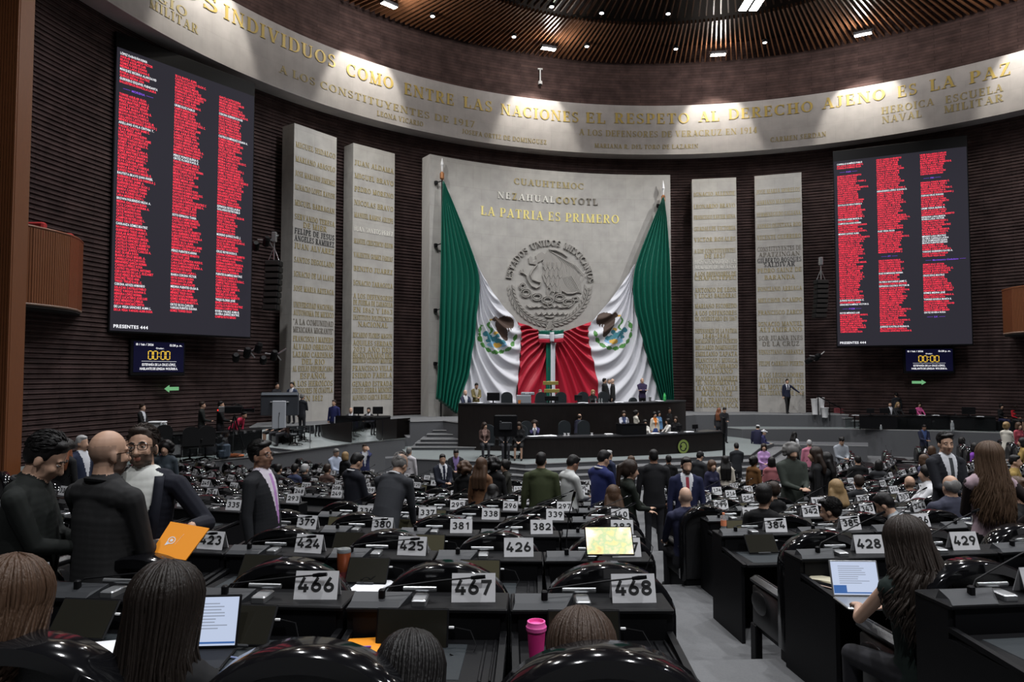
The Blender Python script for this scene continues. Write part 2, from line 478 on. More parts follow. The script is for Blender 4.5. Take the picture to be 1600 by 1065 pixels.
SER = {
 'A': (0.84, _d(0.12, 0, 0.42, 1, 0.07) + _d(0.72, 0, 0.42, 1, T) + _h(0.34, 0.2, 0.64) + _ser(0.12, 0) + _ser(0.72, 0, 0.36)),
 'B': (0.70, _v(0.18, s0=False, s1=False) + _h(0.97, 0.04, 0.40, 0.06) + _h(0.03, 0.04, 0.42, 0.06) + _h(0.52, 0.18, 0.42, 0.06) + _a(0.38, 0.745, 0.19, 0.225, -90, 90) + _a(0.40, 0.275, 0.23, 0.245, -90, 90)),
 'C': (0.80, _a(0.44, 0.5, 0.35, 0.46, 48, 312, n=22) + _tick(0.70, 0.98, -0.3) + _tick(0.70, 0.04, 0.2)),
 'D': (0.84, _v(0.18, s0=False, s1=False) + _h(0.97, 0.04, 0.42, 0.06) + _h(0.03, 0.04, 0.42, 0.06) + _a(0.40, 0.5, 0.36, 0.47, -90, 90, n=18)),
 'E': (0.68, _v(0.18, s0=False, s1=False) + _h(0.97, 0.04, 0.60, 0.06) + _h(0.03, 0.04, 0.64, 0.06) + _h(0.52, 0.18, 0.48, 0.06) + _tick(0.58, 1.0, -0.24) + _tick(0.62, 0, 0.26) + _tick(0.48, 0.4, 0.24)),
 'F': (0.64, _v(0.18, s1=False) + _h(0.97, 0.04, 0.60, 0.06) + _h(0.52, 0.18, 0.48, 0.06) + _tick(0.58, 1.0, -0.24) + _tick(0.48, 0.4, 0.24)),
 'G': (0.84, _a(0.44, 0.5, 0.35, 0.46, 48, 320, n=22) + _tick(0.70, 0.98, -0.3) + _v(0.68, 0.04, 0.42, w=0.14, s0=False)),
 'H': (0.92, _v(0.2) + _v(0.72) + _h(0.52, 0.2, 0.72, 0.06)),
 'I': (0.42, _v(0.21)),
 'J': (0.52, _v(0.30, 0.12, 1, s0=False) + _a(0.17, 0.13, 0.13, 0.13, 180, 360, w=0.1, n=10)),
 'K': (0.84, _v(0.18) + _d(0.26, 0.42, 0.66, 1, 0.07) + _d(0.72, 0, 0.38, 0.6, T) + _ser(0.70, 0) + _ser(0.66, 0.945, 0.26)),
 'L': (0.66, _v(0.18, s0=False) + _h(0.03, 0.04, 0.62, 0.06) + _tick(0.60, 0, 0.30)),
 'M': (1.04, _v(0.16, w=0.07) + _v(0.86) + _d(0.50, 0, 0.16, 1, T) + _d(0.50, 0, 0.84, 1, 0.07)),
 'N': (0.92, _v(0.16, w=0.07) + _v(0.76, w=0.07) + _d(0.76, 0, 0.16, 1, T)),
 'O': (0.86, _a(0.43, 0.5, 0.34, 0.46, 0, 360, n=28)),
 'P': (0.68, _v(0.18, s1=False) + _h(0.97, 0.04, 0.40, 0.06) + _h(0.46, 0.18, 0.40, 0.06) + _a(0.38, 0.715, 0.22, 0.255, -90, 90)),
 'Q': (0.86, _a(0.43, 0.5, 0.34, 0.46, 0, 360, n=28) + _d(0.78, -0.18, 0.48, 0.1, 0.13)),
 'R': (0.80, _v(0.18, s1=False) + _h(0.97, 0.04, 0.40, 0.06) + _h(0.50, 0.18, 0.40, 0.06) + _a(0.38, 0.735, 0.21, 0.235, -90, 90) + _d(0.68, 0, 0.38, 0.5, T) + _ser(0.68, 0, 0.28)),
 'S': (0.62, _a(0.30, 0.745, 0.20, 0.215, 35, 270, w=0.13) + _a(0.31, 0.265, 0.22, 0.225, 90, -145, w=0.13) + _tick(0.49, 0.98, -0.24) + _tick(0.10, 0.02, 0.24)),
 'T': (0.74, _v(0.37, s1=False) + _h(0.97, 0.04, 0.70, 0.06) + _tick(0.06, 1.0, -0.26) + _tick(0.68, 1.0, -0.26)),
 'U': (0.88, _v(0.19, 0.3, 1, s0=False) + _v(0.72, 0.3, 1, w=0.07, s0=False) + _a(0.455, 0.3, 0.265, 0.28, 180, 360)),
 'V': (0.84, _d(0.42, 0, 0.14, 1, T) + _d(0.42, 0, 0.72, 1, 0.07) + _ser(0.14, 0.945, 0.36) + _ser(0.72, 0.945, 0.28)),
 'X': (0.84, _d(0.70, 0, 0.14, 1, T) + _d(0.14, 0, 0.70, 1, 0.07) + _ser(0.14, 0.945) + _ser(0.70, 0.945, 0.26) + _ser(0.14, 0, 0.26) + _ser(0.70, 0)),
 'Y': (0.80, _v(0.40, 0, 0.46, s1=False) + _d(0.40, 0.42, 0.12, 1, T) + _d(0.40, 0.42, 0.68, 1, 0.07) + _ser(0.12, 0.945) + _ser(0.68, 0.945, 0.26)),
 'Z': (0.72, _h(0.97, 0.08, 0.66, 0.06) + _h(0.03, 0.06, 0.66, 0.06) + _d(0.14, 0, 0.58, 1, T) + _tick(0.10, 1.0, -0.24) + _tick(0.64, 0, 0.24)),
 '1': (0.42, _v(0.21, s1=False) + _d(0.06, 0.8, 0.2, 1, 0.1)),
 '2': (0.60, _a(0.29, 0.72, 0.2, 0.24, 160, -30, w=0.13) + _d(0.08, 0.03, 0.44, 0.62, 0.12) + _h(0.04, 0.05, 0.55, 0.09)),
 '3': (0.60, _a(0.28, 0.75, 0.19, 0.21, 150, -90, w=0.13) + _a(0.28, 0.27, 0.21, 0.24, 90, -150, w=0.13)),
 '4': (0.66, _v(0.44, s1=False) + _h(0.28, 0.04, 0.62, 0.08) + _d(0.08, 0.28, 0.44, 1, 0.09)),
 '5': (0.60, _h(0.95, 0.14, 0.52, 0.1) + _v(0.16, 0.5, 1, w=0.07, s0=False, s1=False) + _a(0.28, 0.31, 0.22, 0.27, 120, -140, w=0.13)),
 '6': (0.62, _a(0.31, 0.3, 0.2, 0.27, 0, 360, w=0.13, n=20) + _a(0.42, 0.45, 0.31, 0.5, 100, 190, w=0.13)),
 '7': (0.60, _h(0.95, 0.06, 0.56, 0.1) + _d(0.2, 0, 0.5, 0.95, 0.13)),
 '8': (0.62, _a(0.31, 0.745, 0.18, 0.2, 0, 360, w=0.12, n=18) + _a(0.31, 0.27, 0.21, 0.24, 0, 360, w=0.13, n=18)),
 '9': (0.62, _a(0.31, 0.7, 0.2, 0.26, 0, 360, w=0.13, n=20) + _a(0.2, 0.55, 0.31, 0.5, -80, 10, w=0.13)),
 '0': (0.66, _a(0.33, 0.5, 0.23, 0.46, 0, 360, n=22)),
 '-': (0.40, _h(0.45, 0.05, 0.35, 0.1)),
 '.': (0.24, _h(0.06, 0.06, 0.18, 0.12)),
 '"': (0.34, _d(0.1, 0.72, 0.1, 1, 0.08) + _d(0.24, 0.72, 0.24, 1, 0.08)),
}
SER['Ñ'] = (SER['N'][0], SER['N'][1] + _h(1.14, 0.3, 0.62, 0.07))
def roman(mb, text, fn, width=None, height=1.0, depth=0.03, mi=0, track=0.06, space=0.42, align=0.0, mis=None, maxw=None):
    """raised capitals: fn maps (x, y, out) metres to space"""
    x, items = 0.0, []
    for i, c in enumerate(text):
        if c == ' ':
            x += space
            continue
        w, polys = SER[c]
        items.append((x, polys, mi if mis is None else mis[i % len(mis)]))
        x += w + track
    total = max(x - track, 0.01)
    sx = height if width is None else width / total
    if maxw and total * sx > maxw:
        sx = maxw / total
    off = -align * total * sx
    for xo, polys, k in items:
        for q in polys:
            a = sum(q[i][0] * q[(i + 1) % 4][1] - q[(i + 1) % 4][0] * q[i][1] for i in range(4))
            if a < 0:
                q = q[::-1]
            fr = [fn(off + (xo + u) * sx, v * height, depth) for u, v in q]
            bk = [fn(off + (xo + u) * sx, v * height, 0.0) for u, v in q]
            mb.add(fr + bk, [(0, 1, 2, 3), (1, 0, 4, 5), (2, 1, 5, 6), (3, 2, 6, 7), (0, 3, 7, 4)], k)
    return total * sx
# ================================================================== the setting
def un(u, n, z=0.0):
    return Vector((u, -n, z))
def arc_strip(name, m, R, z0, z1, a0, a1, n, extra=None, parent=None):
    """thin-walled ring segment; extra = list of (radius, z) profile points, closed"""
    prof = extra or [(R, z0), (R, z1), (R + 0.3, z1), (R + 0.3, z0)]
    k = len(prof)
    vs, fs = [], []
    for i in range(n + 1):
        a = R_(a0 + (a1 - a0) * i / n)
        for r, z in prof:
            vs.append(cyl(a, z, r))
    for i in range(n):
        for j in range(k):
            q = (j + 1) % k
            fs.append((i * k + j, i * k + q, (i + 1) * k + q, (i + 1) * k + j))
    fs.append(tuple(range(k)))
    fs.append(tuple(n * k + j for j in range(k - 1, -1, -1)))
    mb = MB().add(vs, fs)
    o = mb.build(name, m, parent)
    uv_from(o, lambda c: (math.atan2(c.x, c.y - HC.y) * R, c.z + math.hypot(c.x, c.y - HC.y)))
    return o

# ribbed brick wall: every course stands a little proud of the one below it
prof = []
zc = 0.0
while zc < 16.6:
    prof += [(R_WALL - 0.035, zc), (R_WALL - 0.035, zc + 0.088), (R_WALL + 0.01, zc + 0.094), (R_WALL + 0.01, zc + 0.149)]
    zc += 0.155
prof += [(R_WALL + 0.4, zc), (R_WALL + 0.4, 0)]
struct(arc_strip('wall_back', M_BRICK, R_WALL, 0, 16, -112, 100, 150, prof))
struct(arc_strip('wall_back_upper', M_DRUM, R_WALL - 0.45, 18.9, 22.6, -112, 100, 110, [(R_WALL - 0.38, 18.9), (R_WALL - 0.38, 22.6), (R_WALL + 0.3, 22.6), (R_WALL + 0.3, 18.9)]))
frieze = struct(arc_strip('trim_1', M_FRIEZE, R_FRIEZE, 16.2, 18.96, -112, 100, 120, [(R_FRIEZE, 16.2), (R_FRIEZE, 18.96), (R_WALL + 0.3, 18.96), (R_WALL + 0.3, 16.2)]))

def arc_text(text, p0, p1, R, cap, m, parent, name='inscription', depth=0.035, mis=None, mats=None):
    """one line of letters between two seen baseline ends on a round wall"""
    t0, z0 = cylhit(*p0, R)
    t1, z1 = cylhit(*p1, R)
    z = (z0 + z1) / 2
    mb = MB()
    roman(mb, text, lambda x, y, d: cyl(t0 + x / R, z + y, R - 0.003 - d), width=(t1 - t0) * R, height=cap, depth=depth, mis=mis, track=0.16)
    return mb.build(name, mats or m, parent)
BIG = [('LOS', (238, -30), (340, 17)), ('INDIVIDUOS', (349, 28), (524, 107)), ('COMO', (541, 118), (614, 139)), ('ENTRE', (631, 147), (709, 165)),
       ('LAS', (724, 167), (769, 176)), ('NACIONES', (782, 179), (904, 191)), ('EL', (915, 192), (946, 193)), ('RESPETO', (960, 193), (1077, 192)),
       ('AL', (1092, 191), (1124, 189)), ('DERECHO', (1138, 188), (1270, 173)), ('AJENO', (1285, 170), (1383, 156)), ('ES', (1402, 153), (1433, 147)),
       ('LA', (1453, 143), (1492, 135)), ('PAZ', (1515, 130), (1580, 117))]
for wd_, a, b in BIG:
    arc_text(wd_, a, b, R_FRIEZE, 0.58, M_GOLD, frieze, depth=0.03)
SMALL = [('COLEGIO', (170, -35), (292, 16), 0.34), ('MILITAR', (233, 14), (309, 51), 0.34), ('A LOS CONSTITUYENTES DE 1917', (436, 122), (742, 192), 0.34),
         ('LEONA VICARIO', (589, 180), (661, 198), 0.24), ('JOSEFA ORTIZ DE DOMINGUEZ', (722, 207), (854, 227), 0.24),
         ('A LOS DEFENSORES DE VERACRUZ EN 1914', (905, 212), (1183, 206), 0.34), ('MARIANA R. DEL TORO DE LAZARIN', (929, 231), (1091, 231), 0.24),
         ('CARMEN SERDAN', (1204, 222), (1291, 213), 0.26), ('HEROICA', (1377, 179), (1459, 164), 0.36), ('NAVAL', (1378, 193), (1440, 183), 0.36),
         ('ESCUELA', (1477, 161), (1567, 143), 0.36), ('MILITAR', (1475, 176), (1568, 159), 0.36)]
for wd_, a, b, cap in SMALL:
    arc_text(wd_, a, b, R_FRIEZE, cap, M_GOLDPALE, frieze, depth=0.015)

# ------------------------------------------------------------------ central stone panel, concentric with the wall
PA = math.asin(6.58 / R_PANEL)
def stone_slab(name, a0, a1, R, th, z0, z1, m, seg):
    vs, fs = [], []
    for i in range(seg + 1):
        a = a0 + (a1 - a0) * i / seg
        vs += [cyl(a, z0, R), cyl(a, z1, R), cyl(a, z1, R + th), cyl(a, z0, R + th)]
    for i in range(seg):
        for j in range(4):
            q = (j + 1) % 4
            fs.append((i * 4 + j, i * 4 + q, i * 4 + 4 + q, i * 4 + 4 + j))
    fs += [(0, 1, 2, 3), (seg * 4 + 3, seg * 4 + 2, seg * 4 + 1, seg * 4)]
    o = MB().add(vs, fs).build(name, m, loc=cyl((a0 + a1) / 2, z0, R))
    org = o.location.copy()
    uv_from(o, lambda c: (math.atan2(c.x + org.x, c.y + org.y - HC.y) * R, c.z + 2 * (math.hypot(c.x + org.x, c.y + org.y - HC.y) - R)))
    return o
ZP = 1.94
panel = stone_slab('stone_panel', -PA, PA, R_PANEL, 0.8, ZP, 14.8, M_STONE, 40)
tag(panel, 'broad curved grey stone panel with carved seal and gold lettering behind the flag drape', 'wall panel')
def child_local(o, parent):
    """o was built in world space: keep it there under a parent that only has a location"""
    o.parent = parent
    o.matrix_parent_inverse = Matrix.Translation(parent.location).inverted()
    return o
def ptext(text, p0, p1, cap, m, mis=None, mats=None):
    o = arc_text(text, p0, p1, R_PANEL, cap, m, None, mis=mis, mats=mats, depth=0.018)
    child_local(o, panel)
ptext('CUAUHTEMOC', (803, 287.5), (912, 296), 0.33, M_GOLDPALE)
nz = MB()
t0, z0 = cylhit(777, 310, R_PANEL); t1, z1 = cylhit(934, 320, R_PANEL)
roman(nz, 'NEZAHUALCOYOTL', lambda x, y, d: cyl(t0 + x / R_PANEL, (z0 + z1) / 2 + y, R_PANEL - 0.003 - d), width=(t1 - t0) * R_PANEL, height=0.34, depth=0.04, track=0.22, mis=[0, 0, 1, 0, 0, 0, 0, 0, 1, 1, 1, 2, 2, 2])
child_local(nz.build('inscription', [M_WHITELET, M_GOLDPALE, M_GREYLET]), panel)
ptext('LA PATRIA ES PRIMERO', (751, 336), (967, 348.5), 0.46, mat('bright_gold_letters', (0.80, 0.68, 0.25), 0.45, 0.15))

# carved national seal: ring of letters, eagle, serpent, cactus and wreath as raised strokes
SK = 0.1502
def sealpt(x, y, out=0.0):
    t, z = cylhit(780 + x * SK, 360 + y * SK, R_PANEL)
    return cyl(t, z, R_PANEL - out)
seal = MB()
def sl(pts, r=0.035, taper=False):
    P = [sealpt(x, y, 0.05) for x, y in pts]
    n = len(P)
    seal.tube(P, [r * (1 - 0.75 * i / (n - 1)) if taper else r for i in range(n)], 6)
def slab(pts, out=0.06):
    n = len(pts)
    a = sum(pts[i][0] * pts[(i + 1) % n][1] - pts[(i + 1) % n][0] * pts[i][1] for i in range(n))
    if a > 0:
        pts = pts[::-1]
    F = [sealpt(x, y, out) for x, y in pts]
    B = [sealpt(x, y, -0.01) for x, y in pts]
    seal.add(F + B, [tuple(range(n))] + [((i + 1) % n, i, n + i, n + (i + 1) % n) for i in range(n)])
ctr, RL = (522, 560), 400
def ringtext(text, a0, a1):
    items, x = [], 0
    for c in text:
        if c == ' ':
            x += 0.6
            continue
        items.append((x, c))
        x += SER[c][0] + 0.1
    for xo, c in items:
        for q in SER[c][1]:
            f = []
            for u, v in q:
                an = R_(a0 + (a1 - a0) * (xo + u) / x)
                rr = RL + v * 62
                f.append((ctr[0] + rr * math.sin(an), ctr[1] - rr * math.cos(an)))
            slab(f, 0.07)
ringtext('ESTADOS UNIDOS MEXICANOS', -82, 88)
body = [(455, 270), (480, 235), (515, 215), (545, 225), (600, 250), (640, 300), (700, 330), (760, 370), (810, 440), (830, 480), (850, 570), (855, 655), (800, 640), (720, 660), (660, 620), (640, 660), (600, 640), (560, 640), (520, 600), (470, 540), (445, 470), (470, 400), (450, 330)]
slab(body, 0.045)
head = [(300, 290), (320, 265), (345, 285), (335, 320), (352, 330), (385, 300), (375, 265), (405, 240), (440, 225), (470, 245), (460, 300), (430, 320), (400, 330), (390, 360), (350, 350), (310, 345)]
slab(head, 0.06)
for k in range(7):
    x0 = 520 + k * 26
    sl([(x0, 215 + k * 16), (x0 + 60 + k * 9, 245 + k * 20), (x0 + 130 + k * 14, 330 + k * 24), (x0 + 165 - k * 4, 450 + k * 20)], 0.028, True)
sl([(515, 200), (580, 205), (650, 235), (705, 275)], 0.05)
for k in range(4):
    for j in range(4 - k // 2):
        x0, y0 = 470 + j * 48 + k * 12, 330 + k * 85
        sl([(x0, y0), (x0 - 14, y0 + 45), (x0 + 4, y0 + 85), (x0 + 26, y0 + 50), (x0 + 30, y0)], 0.024)
for k in range(7):
    sl([(660 + k * 14, 490 - k * 3), (690 + k * 18, 560), (720 + k * 20, 600 + k * 8), (735 + k * 19, 640)], 0.022, True)
sl([(650, 625), (700, 655), (760, 655), (810, 640)], 0.035)
sl([(390, 360), (345, 410), (320, 460), (340, 510), (390, 530), (430, 540), (420, 580), (380, 600), (330, 575), (295, 520), (280, 470), (250, 445), (215, 435)], [0.045] * 12 + [0.02] if False else 0.042)
sl([(250, 430), (245, 400)], 0.02); sl([(230, 432), (215, 410)], 0.02)
rs = random.Random(3)
for (cx_, cy_, w_, h_) in ((275, 650, 55, 45), (390, 690, 60, 40), (500, 725, 62, 42), (625, 700, 60, 42), (720, 745, 60, 36), (240, 580, 35, 35), (790, 710, 40, 24)):
    for q in range(2):
        kk = 1 - q * 0.4
        sl([(cx_ + w_ * kk * math.cos(a), cy_ + h_ * kk * math.sin(a)) for a in [i * 2 * PI / 10 for i in range(11)]], 0.026)
for k in range(9):
    x0 = 280 + k * 52
    sl([(x0, 775 + 18 * math.sin(k)), (x0 + 26, 800), (x0 + 60, 790 + 14 * math.cos(k * 2))], 0.03)
for k in range(6):
    sl([(380 + k * 56, 850), (400 + k * 56, 880), (430 + k * 56, 862)], 0.034)
sl([(475, 895), (530, 905), (570, 895)], 0.04)
for sgn, a_lo, a_hi in ((-1, -178, -95), (1, 95, 178)):
    for k in range(13):
        an = R_(a_lo + (a_hi - a_lo) * k / 12)
        for rr, tw in ((430, 16), (378, -16)):
            c_ = (ctr[0] + rr * math.sin(an), ctr[1] - rr * math.cos(an))
            tx, ty = math.cos(an) * sgn * -1, math.sin(an) * sgn * -1
            nx, ny = math.sin(an), -math.cos(an)
            L, Wd = 34, 12
            q = R_(tw * 1.4) * sgn
            ax, ay = tx * math.cos(q) + nx * math.sin(q), ty * math.cos(q) + ny * math.sin(q)
            bx, by = -ay, ax
            slab([(c_[0] - ax * L, c_[1] - ay * L), (c_[0] + bx * Wd, c_[1] + by * Wd), (c_[0] + ax * L, c_[1] + ay * L), (c_[0] - bx * Wd, c_[1] - by * Wd)], 0.05)
    arcp = [(ctr[0] + 404 * math.sin(R_(a_lo + (a_hi - a_lo) * i / 14)), ctr[1] - 404 * math.cos(R_(a_lo + (a_hi - a_lo) * i / 14))) for i in range(15)]
    sl(arcp, 0.022)
for k in range(7):
    an = R_(150 + 10 * k)
    sl([(525, 935), (525 + 70 * math.sin(an), 950 - 75 * math.cos(an)), (525 + 50 * math.sin(an + 0.5), 950 - 90 * math.cos(an))], 0.03)
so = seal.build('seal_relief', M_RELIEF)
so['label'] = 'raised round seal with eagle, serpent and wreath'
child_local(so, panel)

# four tall stone slabs carved with names (gold, some lines black or silver)
COLS = [
 ((-12.93, 2.66), (-11.09, 1.19), 487, 'outer left stone slab beside the line array speaker, carved with names from Hidalgo to Cuautla',
  [(233, 'MIGUEL HIDALGO'), (255, 'MARIANO ABASOLO'), (277, 'JOSE MARIANO JIMENEZ'), (298, 'IGNACIO LOPEZ RAYON'), (322, 'MIGUEL BARRAGAN'), (343, 'SERVANDO TERESA'), (354, 'DE MIER'),
   (365, '#FELIPE DE JESUS'), (376, '#ANGELES RAMIREZ'), (388, 'JUAN ALVAREZ'), (409, 'SANTOS DEGOLLADO'), (431, 'IGNACIO DE LA LLAVE'), (453, 'JOSE MARIA ARTEAGA'),
   (478, 'UNIVERSIDAD NACIONAL'), (490, 'AUTONOMA DE MEXICO'), (504, '~"A LA COMUNIDAD'), (516, '~MEXICANA MIGRANTE"'), (530, 'FRANCISCO I MADERO'), (542, 'ALVARO OBREGON'),
   (554, 'LAZARO CARDENAS'), (565, 'DEL RIO'), (576, 'AL EXILIO REPUBLICANO'), (587, 'ESPAÑOL'), (599, 'A LOS HEROICOS'), (610, 'DEFENSORES DE CUAUTLA'), (622, 'EN 1812')]),
 ((-10.31, 0.66), (-8.24, -0.46), 583, 'inner left stone slab, carved with names from Aldama to Garcia Robles',
  [(260, 'JUAN ALDAMA'), (280, 'MIGUEL BRAVO'), (300, 'PEDRO MORENO'), (321, 'NICOLAS BRAVO'), (340, 'MANUEL RAMOS ARIZPE'), (361, '*JUAN SANTOS PEREZ'), (380, 'MANUEL CRESCENCIO REJON'),
   (401, 'VALENTIN GOMEZ FARIAS'), (422, 'BENITO JUAREZ'), (444, 'IGNACIO ZARAGOZA'), (464, 'A LOS DEFENSORES'), (474, 'DE PUEBLA DE ZARAGOZA'), (485, 'EN 1862 Y 1863'),
   (497, 'INSTITUTO POLITECNICO'), (507, 'NACIONAL'), (524, 'RICARDO FLORES MAGON'), (536, 'AQUILES SERDAN'), (546, '2023 AÑO DEL'), (555, 'BICENTENARIO DEL'),
   (563, 'HEROICO COLEGIO MILITAR'), (575, 'FRANCISCO VILLA'), (586, 'ISIDRO FABELA'), (599, 'GENARO ESTRADA'), (609, 'JUSTO SIERRA MENDEZ'), (620, 'ALFONSO GARCIA ROBLES')]),
 ((8.18, -0.49), (10.31, 0.54), 1118, 'inner right stone slab, carved with names from Allende to the democratic transition',
  [(302, 'IGNACIO ALLENDE'), (321, 'LEONARDO BRAVO'), (338, 'FRANCISCO XAVIER MINA'), (356, 'GUADALUPE VICTORIA'), (373, 'VICTOR ROSALES'), (391, 'A LOS CONSTITUYENTES'), (399, 'DE 1857'),
   (408, '*BICENTENARIO DE LA'), (416, '*ARMADA DE MEXICO'), (427, 'A LOS DEFENSORES DE'), (433, 'CHAPULTEPEC'), (452, 'ANTONIO DE LEON'), (461, 'Y LUCAS BALDERAS'), (477, 'MARIANO ESCOBEDO'),
   (488, 'A LOS DEFENSORES'), (497, 'DE QUERETARO EN 1867'), (516, 'DEFENSORES DE LA PATRIA'), (524, '1846-1848'), (532, 'BATALLON DE SAN PATRICIO'), (542, 'BELISARIO DOMINGUEZ'),
   (552, 'EMILIANO ZAPATA'), (562, 'FRANCISCO J MUGICA'), (571, 'VICENTE LOMBARDO'), (579, 'TOLEDANO'), (590, 'IGNACIO RAMIREZ'), (597, '"EL NIGROMANTE"'), (606, 'LEANDRO VALLE'),
   (614, 'MARTINEZ'), (624, 'A LA TRANSICION'), (632, 'DEMOCRATICA')]),
 ((11.13, 1.04), (13.09, 2.39), 1219, 'outer right stone slab with a man in a suit in front, carved with names from Morelos to 1968',
  [(297, 'JOSE MARIA MORELOS'), (314, 'MARIANO MATAMOROS'), (333, 'HERMENEGILDO GALEANA'), (351, 'ANDRES QUINTANA ROO'), (369, 'VICENTE GUERRERO'), (387, '~CONSTITUYENTES DE'), (396, '~APATZINGAN'),
   (405, '#GILBERTO BOSQUES'), (412, '#SALDIVAR'), (421, 'PEDRO SAINZ DE'), (432, 'BARANDA'), (450, 'PONCIANO ARRIAGA'), (468, 'MELCHOR OCAMPO'), (487, 'FRANCISCO ZARCO'), (505, 'IGNACIO MANUEL'),
   (514, 'ALTAMIRANO'), (527, '~SOR JUANA INES'), (536, '~DE LA CRUZ'), (549, 'VENUSTIANO CARRANZA'), (567, 'FELIPE CARRILLO PUERTO'), (585, 'A LOS LEGISLADORES'), (594, 'MARTIRES DE 1913'),
   (604, 'AL MOVIMIENTO'), (613, 'ESTUDIANTIL DE 1968')]),
]
SLABLAB = ['outer left stone slab beside the hanging line array speaker, FELIPE DE JESUS in black letters',
           'inner left stone slab beside the central panel, gold lettering ending above two seated men',
           'inner right stone slab with silver line ARMADA DE MEXICO halfway up',
           'outer right stone slab with a man in a suit standing before it, GILBERTO BOSQUES in black letters']
for ci, (a, b, pxm, _l, lines) in enumerate(COLS):
    A, B = un(*a), un(*b)
    d = (B - A).normalized()
    nrm = Vector((d.y, -d.x, 0))
    rz = math.atan2(d.y, d.x)
    w = (B - A).length
    mid = (A + B) / 2 + Vector((0, 0, ZP))
    mb = MB().box(-w / 2, w / 2, 0, 0.8, 0, 14.8 - ZP)
    o = mb.build('stone_slab', M_STONE, loc=mid, rotz=rz, local=True)
    uv_from(o, lambda c: (c.x + 2 * c.y + 30 + ci * 7, c.z))
    tag(o, SLABLAB[ci], 'stone slab', 'carved stone slabs behind the rostrum')
    for tone, mm in (('', M_GOLDPALE), ('#', M_DARKLET), ('~', M_GREYLET), ('*', M_WHITELET)):
        mb = MB()
        for py, s in lines:
            t = s[0] if s[0] in '#~*' else ''
            if t != tone:
                continue
            s = s.lstrip('#~*')
            r = ray(pxm, py + 4)
            tt = (mid - CAMP).dot(nrm) / r.dot(nrm)
            zz = CAMP.z + r.z * tt - ZP
            roman(mb, s, lambda x, y, dd: Vector((x, -0.003 - dd, zz + y)), height=0.235, depth=0.012, align=0.5, maxw=w * 0.93, track=0.12)
        if mb.v:
            mb.build('inscription', mm, o)

# ------------------------------------------------------------------ ceiling: radial timber slats in two tiers under a dark void
SLC = Vector((0, -15.5, 0))
mb = MB()
mb.lathe([(24.5, 22.75), (24.5, 23.0)], 48, 0, c=(0, -19.7, 0))
ceil = struct(mb.build('ceiling', M_CEIL))
def slats(name, r_in, r_out_fn, z_in, z_out, n, a0, a1, w, h):
    mb = MB()
    for i in range(n):
        a = R_(a0 + (a1 - a0) * (i + 0.5) / n)
        d = Vector((math.sin(a), math.cos(a), 0))
        s = Vector((d.y, -d.x, 0))
        ro = r_out_fn(d)
        vs = []
        for r, z in ((r_in, z_in), (ro, z_out)):
            p = SLC + d * r
            for q, dz in ((-1, 0), (1, 0), (1, h), (-1, h)):
                vs.append(p + s * (q * w / 2) + Vector((0, 0, z + dz)))
        mb.add(vs, [(0, 1, 2, 3), (4, 7, 6, 5), (0, 4, 5, 1), (1, 5, 6, 2), (2, 6, 7, 3), (3, 7, 4, 0)])
    return struct(mb.build(name, M_WOODSLAT))
def rim(d, R):
    p = SLC - HC
    b = p.dot(d)
    return -b + math.sqrt(b * b - p.dot(p) + R * R)
slats('ceiling_slats', 12.6, lambda d: rim(d, R_WALL - 1.15), 21.05, 21.25, 250, -105, 120, 0.065, 0.16)
slats('ceiling_slats_inner', 3.0, lambda d: 13.4, 21.9, 21.75, 150, -105, 120, 0.065, 0.16)

# ------------------------------------------------------------------ floor: stepped rows, well, stage levels
RR, RP, PITCH_S, DRR = 19.15, 1.70, 0.77, 0.9          # rows are equal arcs stepped 1.7 m down the hall
def rowC(k):
    """centre of the arc of row k"""
    return Vector((CX, CY, 0)) + RGT * (0.45 + 0.10 * RP * k) + FWD * (22.6 + (RP - DRR) * k)
def rowpt(k, ph, out=0.0):
    """plan point on row k, ph = angle from the hall direction, out = metres towards the back"""
    return rowC(k) + (RGT * math.sin(ph) - FWD * math.cos(ph)) * (RR - DRR * k + out)
def row_index(x, y):
    """fractional row number at a plan position"""
    d = Vector((x - CX, y - CY, 0))
    X, Y = d.dot(RGT), d.dot(FWD)
    k = (Y - 3.45) / RP
    for _ in range(12):
        q = X - 0.45 - 0.10 * RP * k
        r = RR - DRR * k
        k = (Y - 3.45 - (r - math.sqrt(max(r * r - q * q, 4)))) / RP
    return k
def rowz(k): return max(0.0, 2.07 - 0.2133 * k)
LIPL = [(-8.3, 4.2), (-10.85, 6.1), (-14.0, 9.3), (-16.2, 10.9), (-18.4, 13.2), (-21.0, 16.6)]
LIPR = [(8.45, 3.5), (13.6, 5.0), (16.7, 7.2), (19.3, 9.5), (21.5, 13.5)]
def lip_n(u):
    L = LIPL if u < 0 else LIPR
    a = abs(u)
    pts = [(abs(p[0]), p[1]) for p in L]
    if a <= pts[0][0]:
        return pts[0][1]
    for (x0, n0), (x1, n1) in zip(pts, pts[1:]):
        if a <= x1:
            return n0 + (n1 - n0) * (a - x0) / (x1 - x0)
    return pts[-1][1] + (a - pts[-1][0]) * 1.8
mb = MB()
mb.box(-26, 26, -46, 4, -0.3, 0.0)
struct(mb.build('floor', M_CARPET))
def floor_at(x, y):
    k = math.ceil(row_index(x, y) - 0.18)
    return rowz(min(k, 99))
mb = MB()
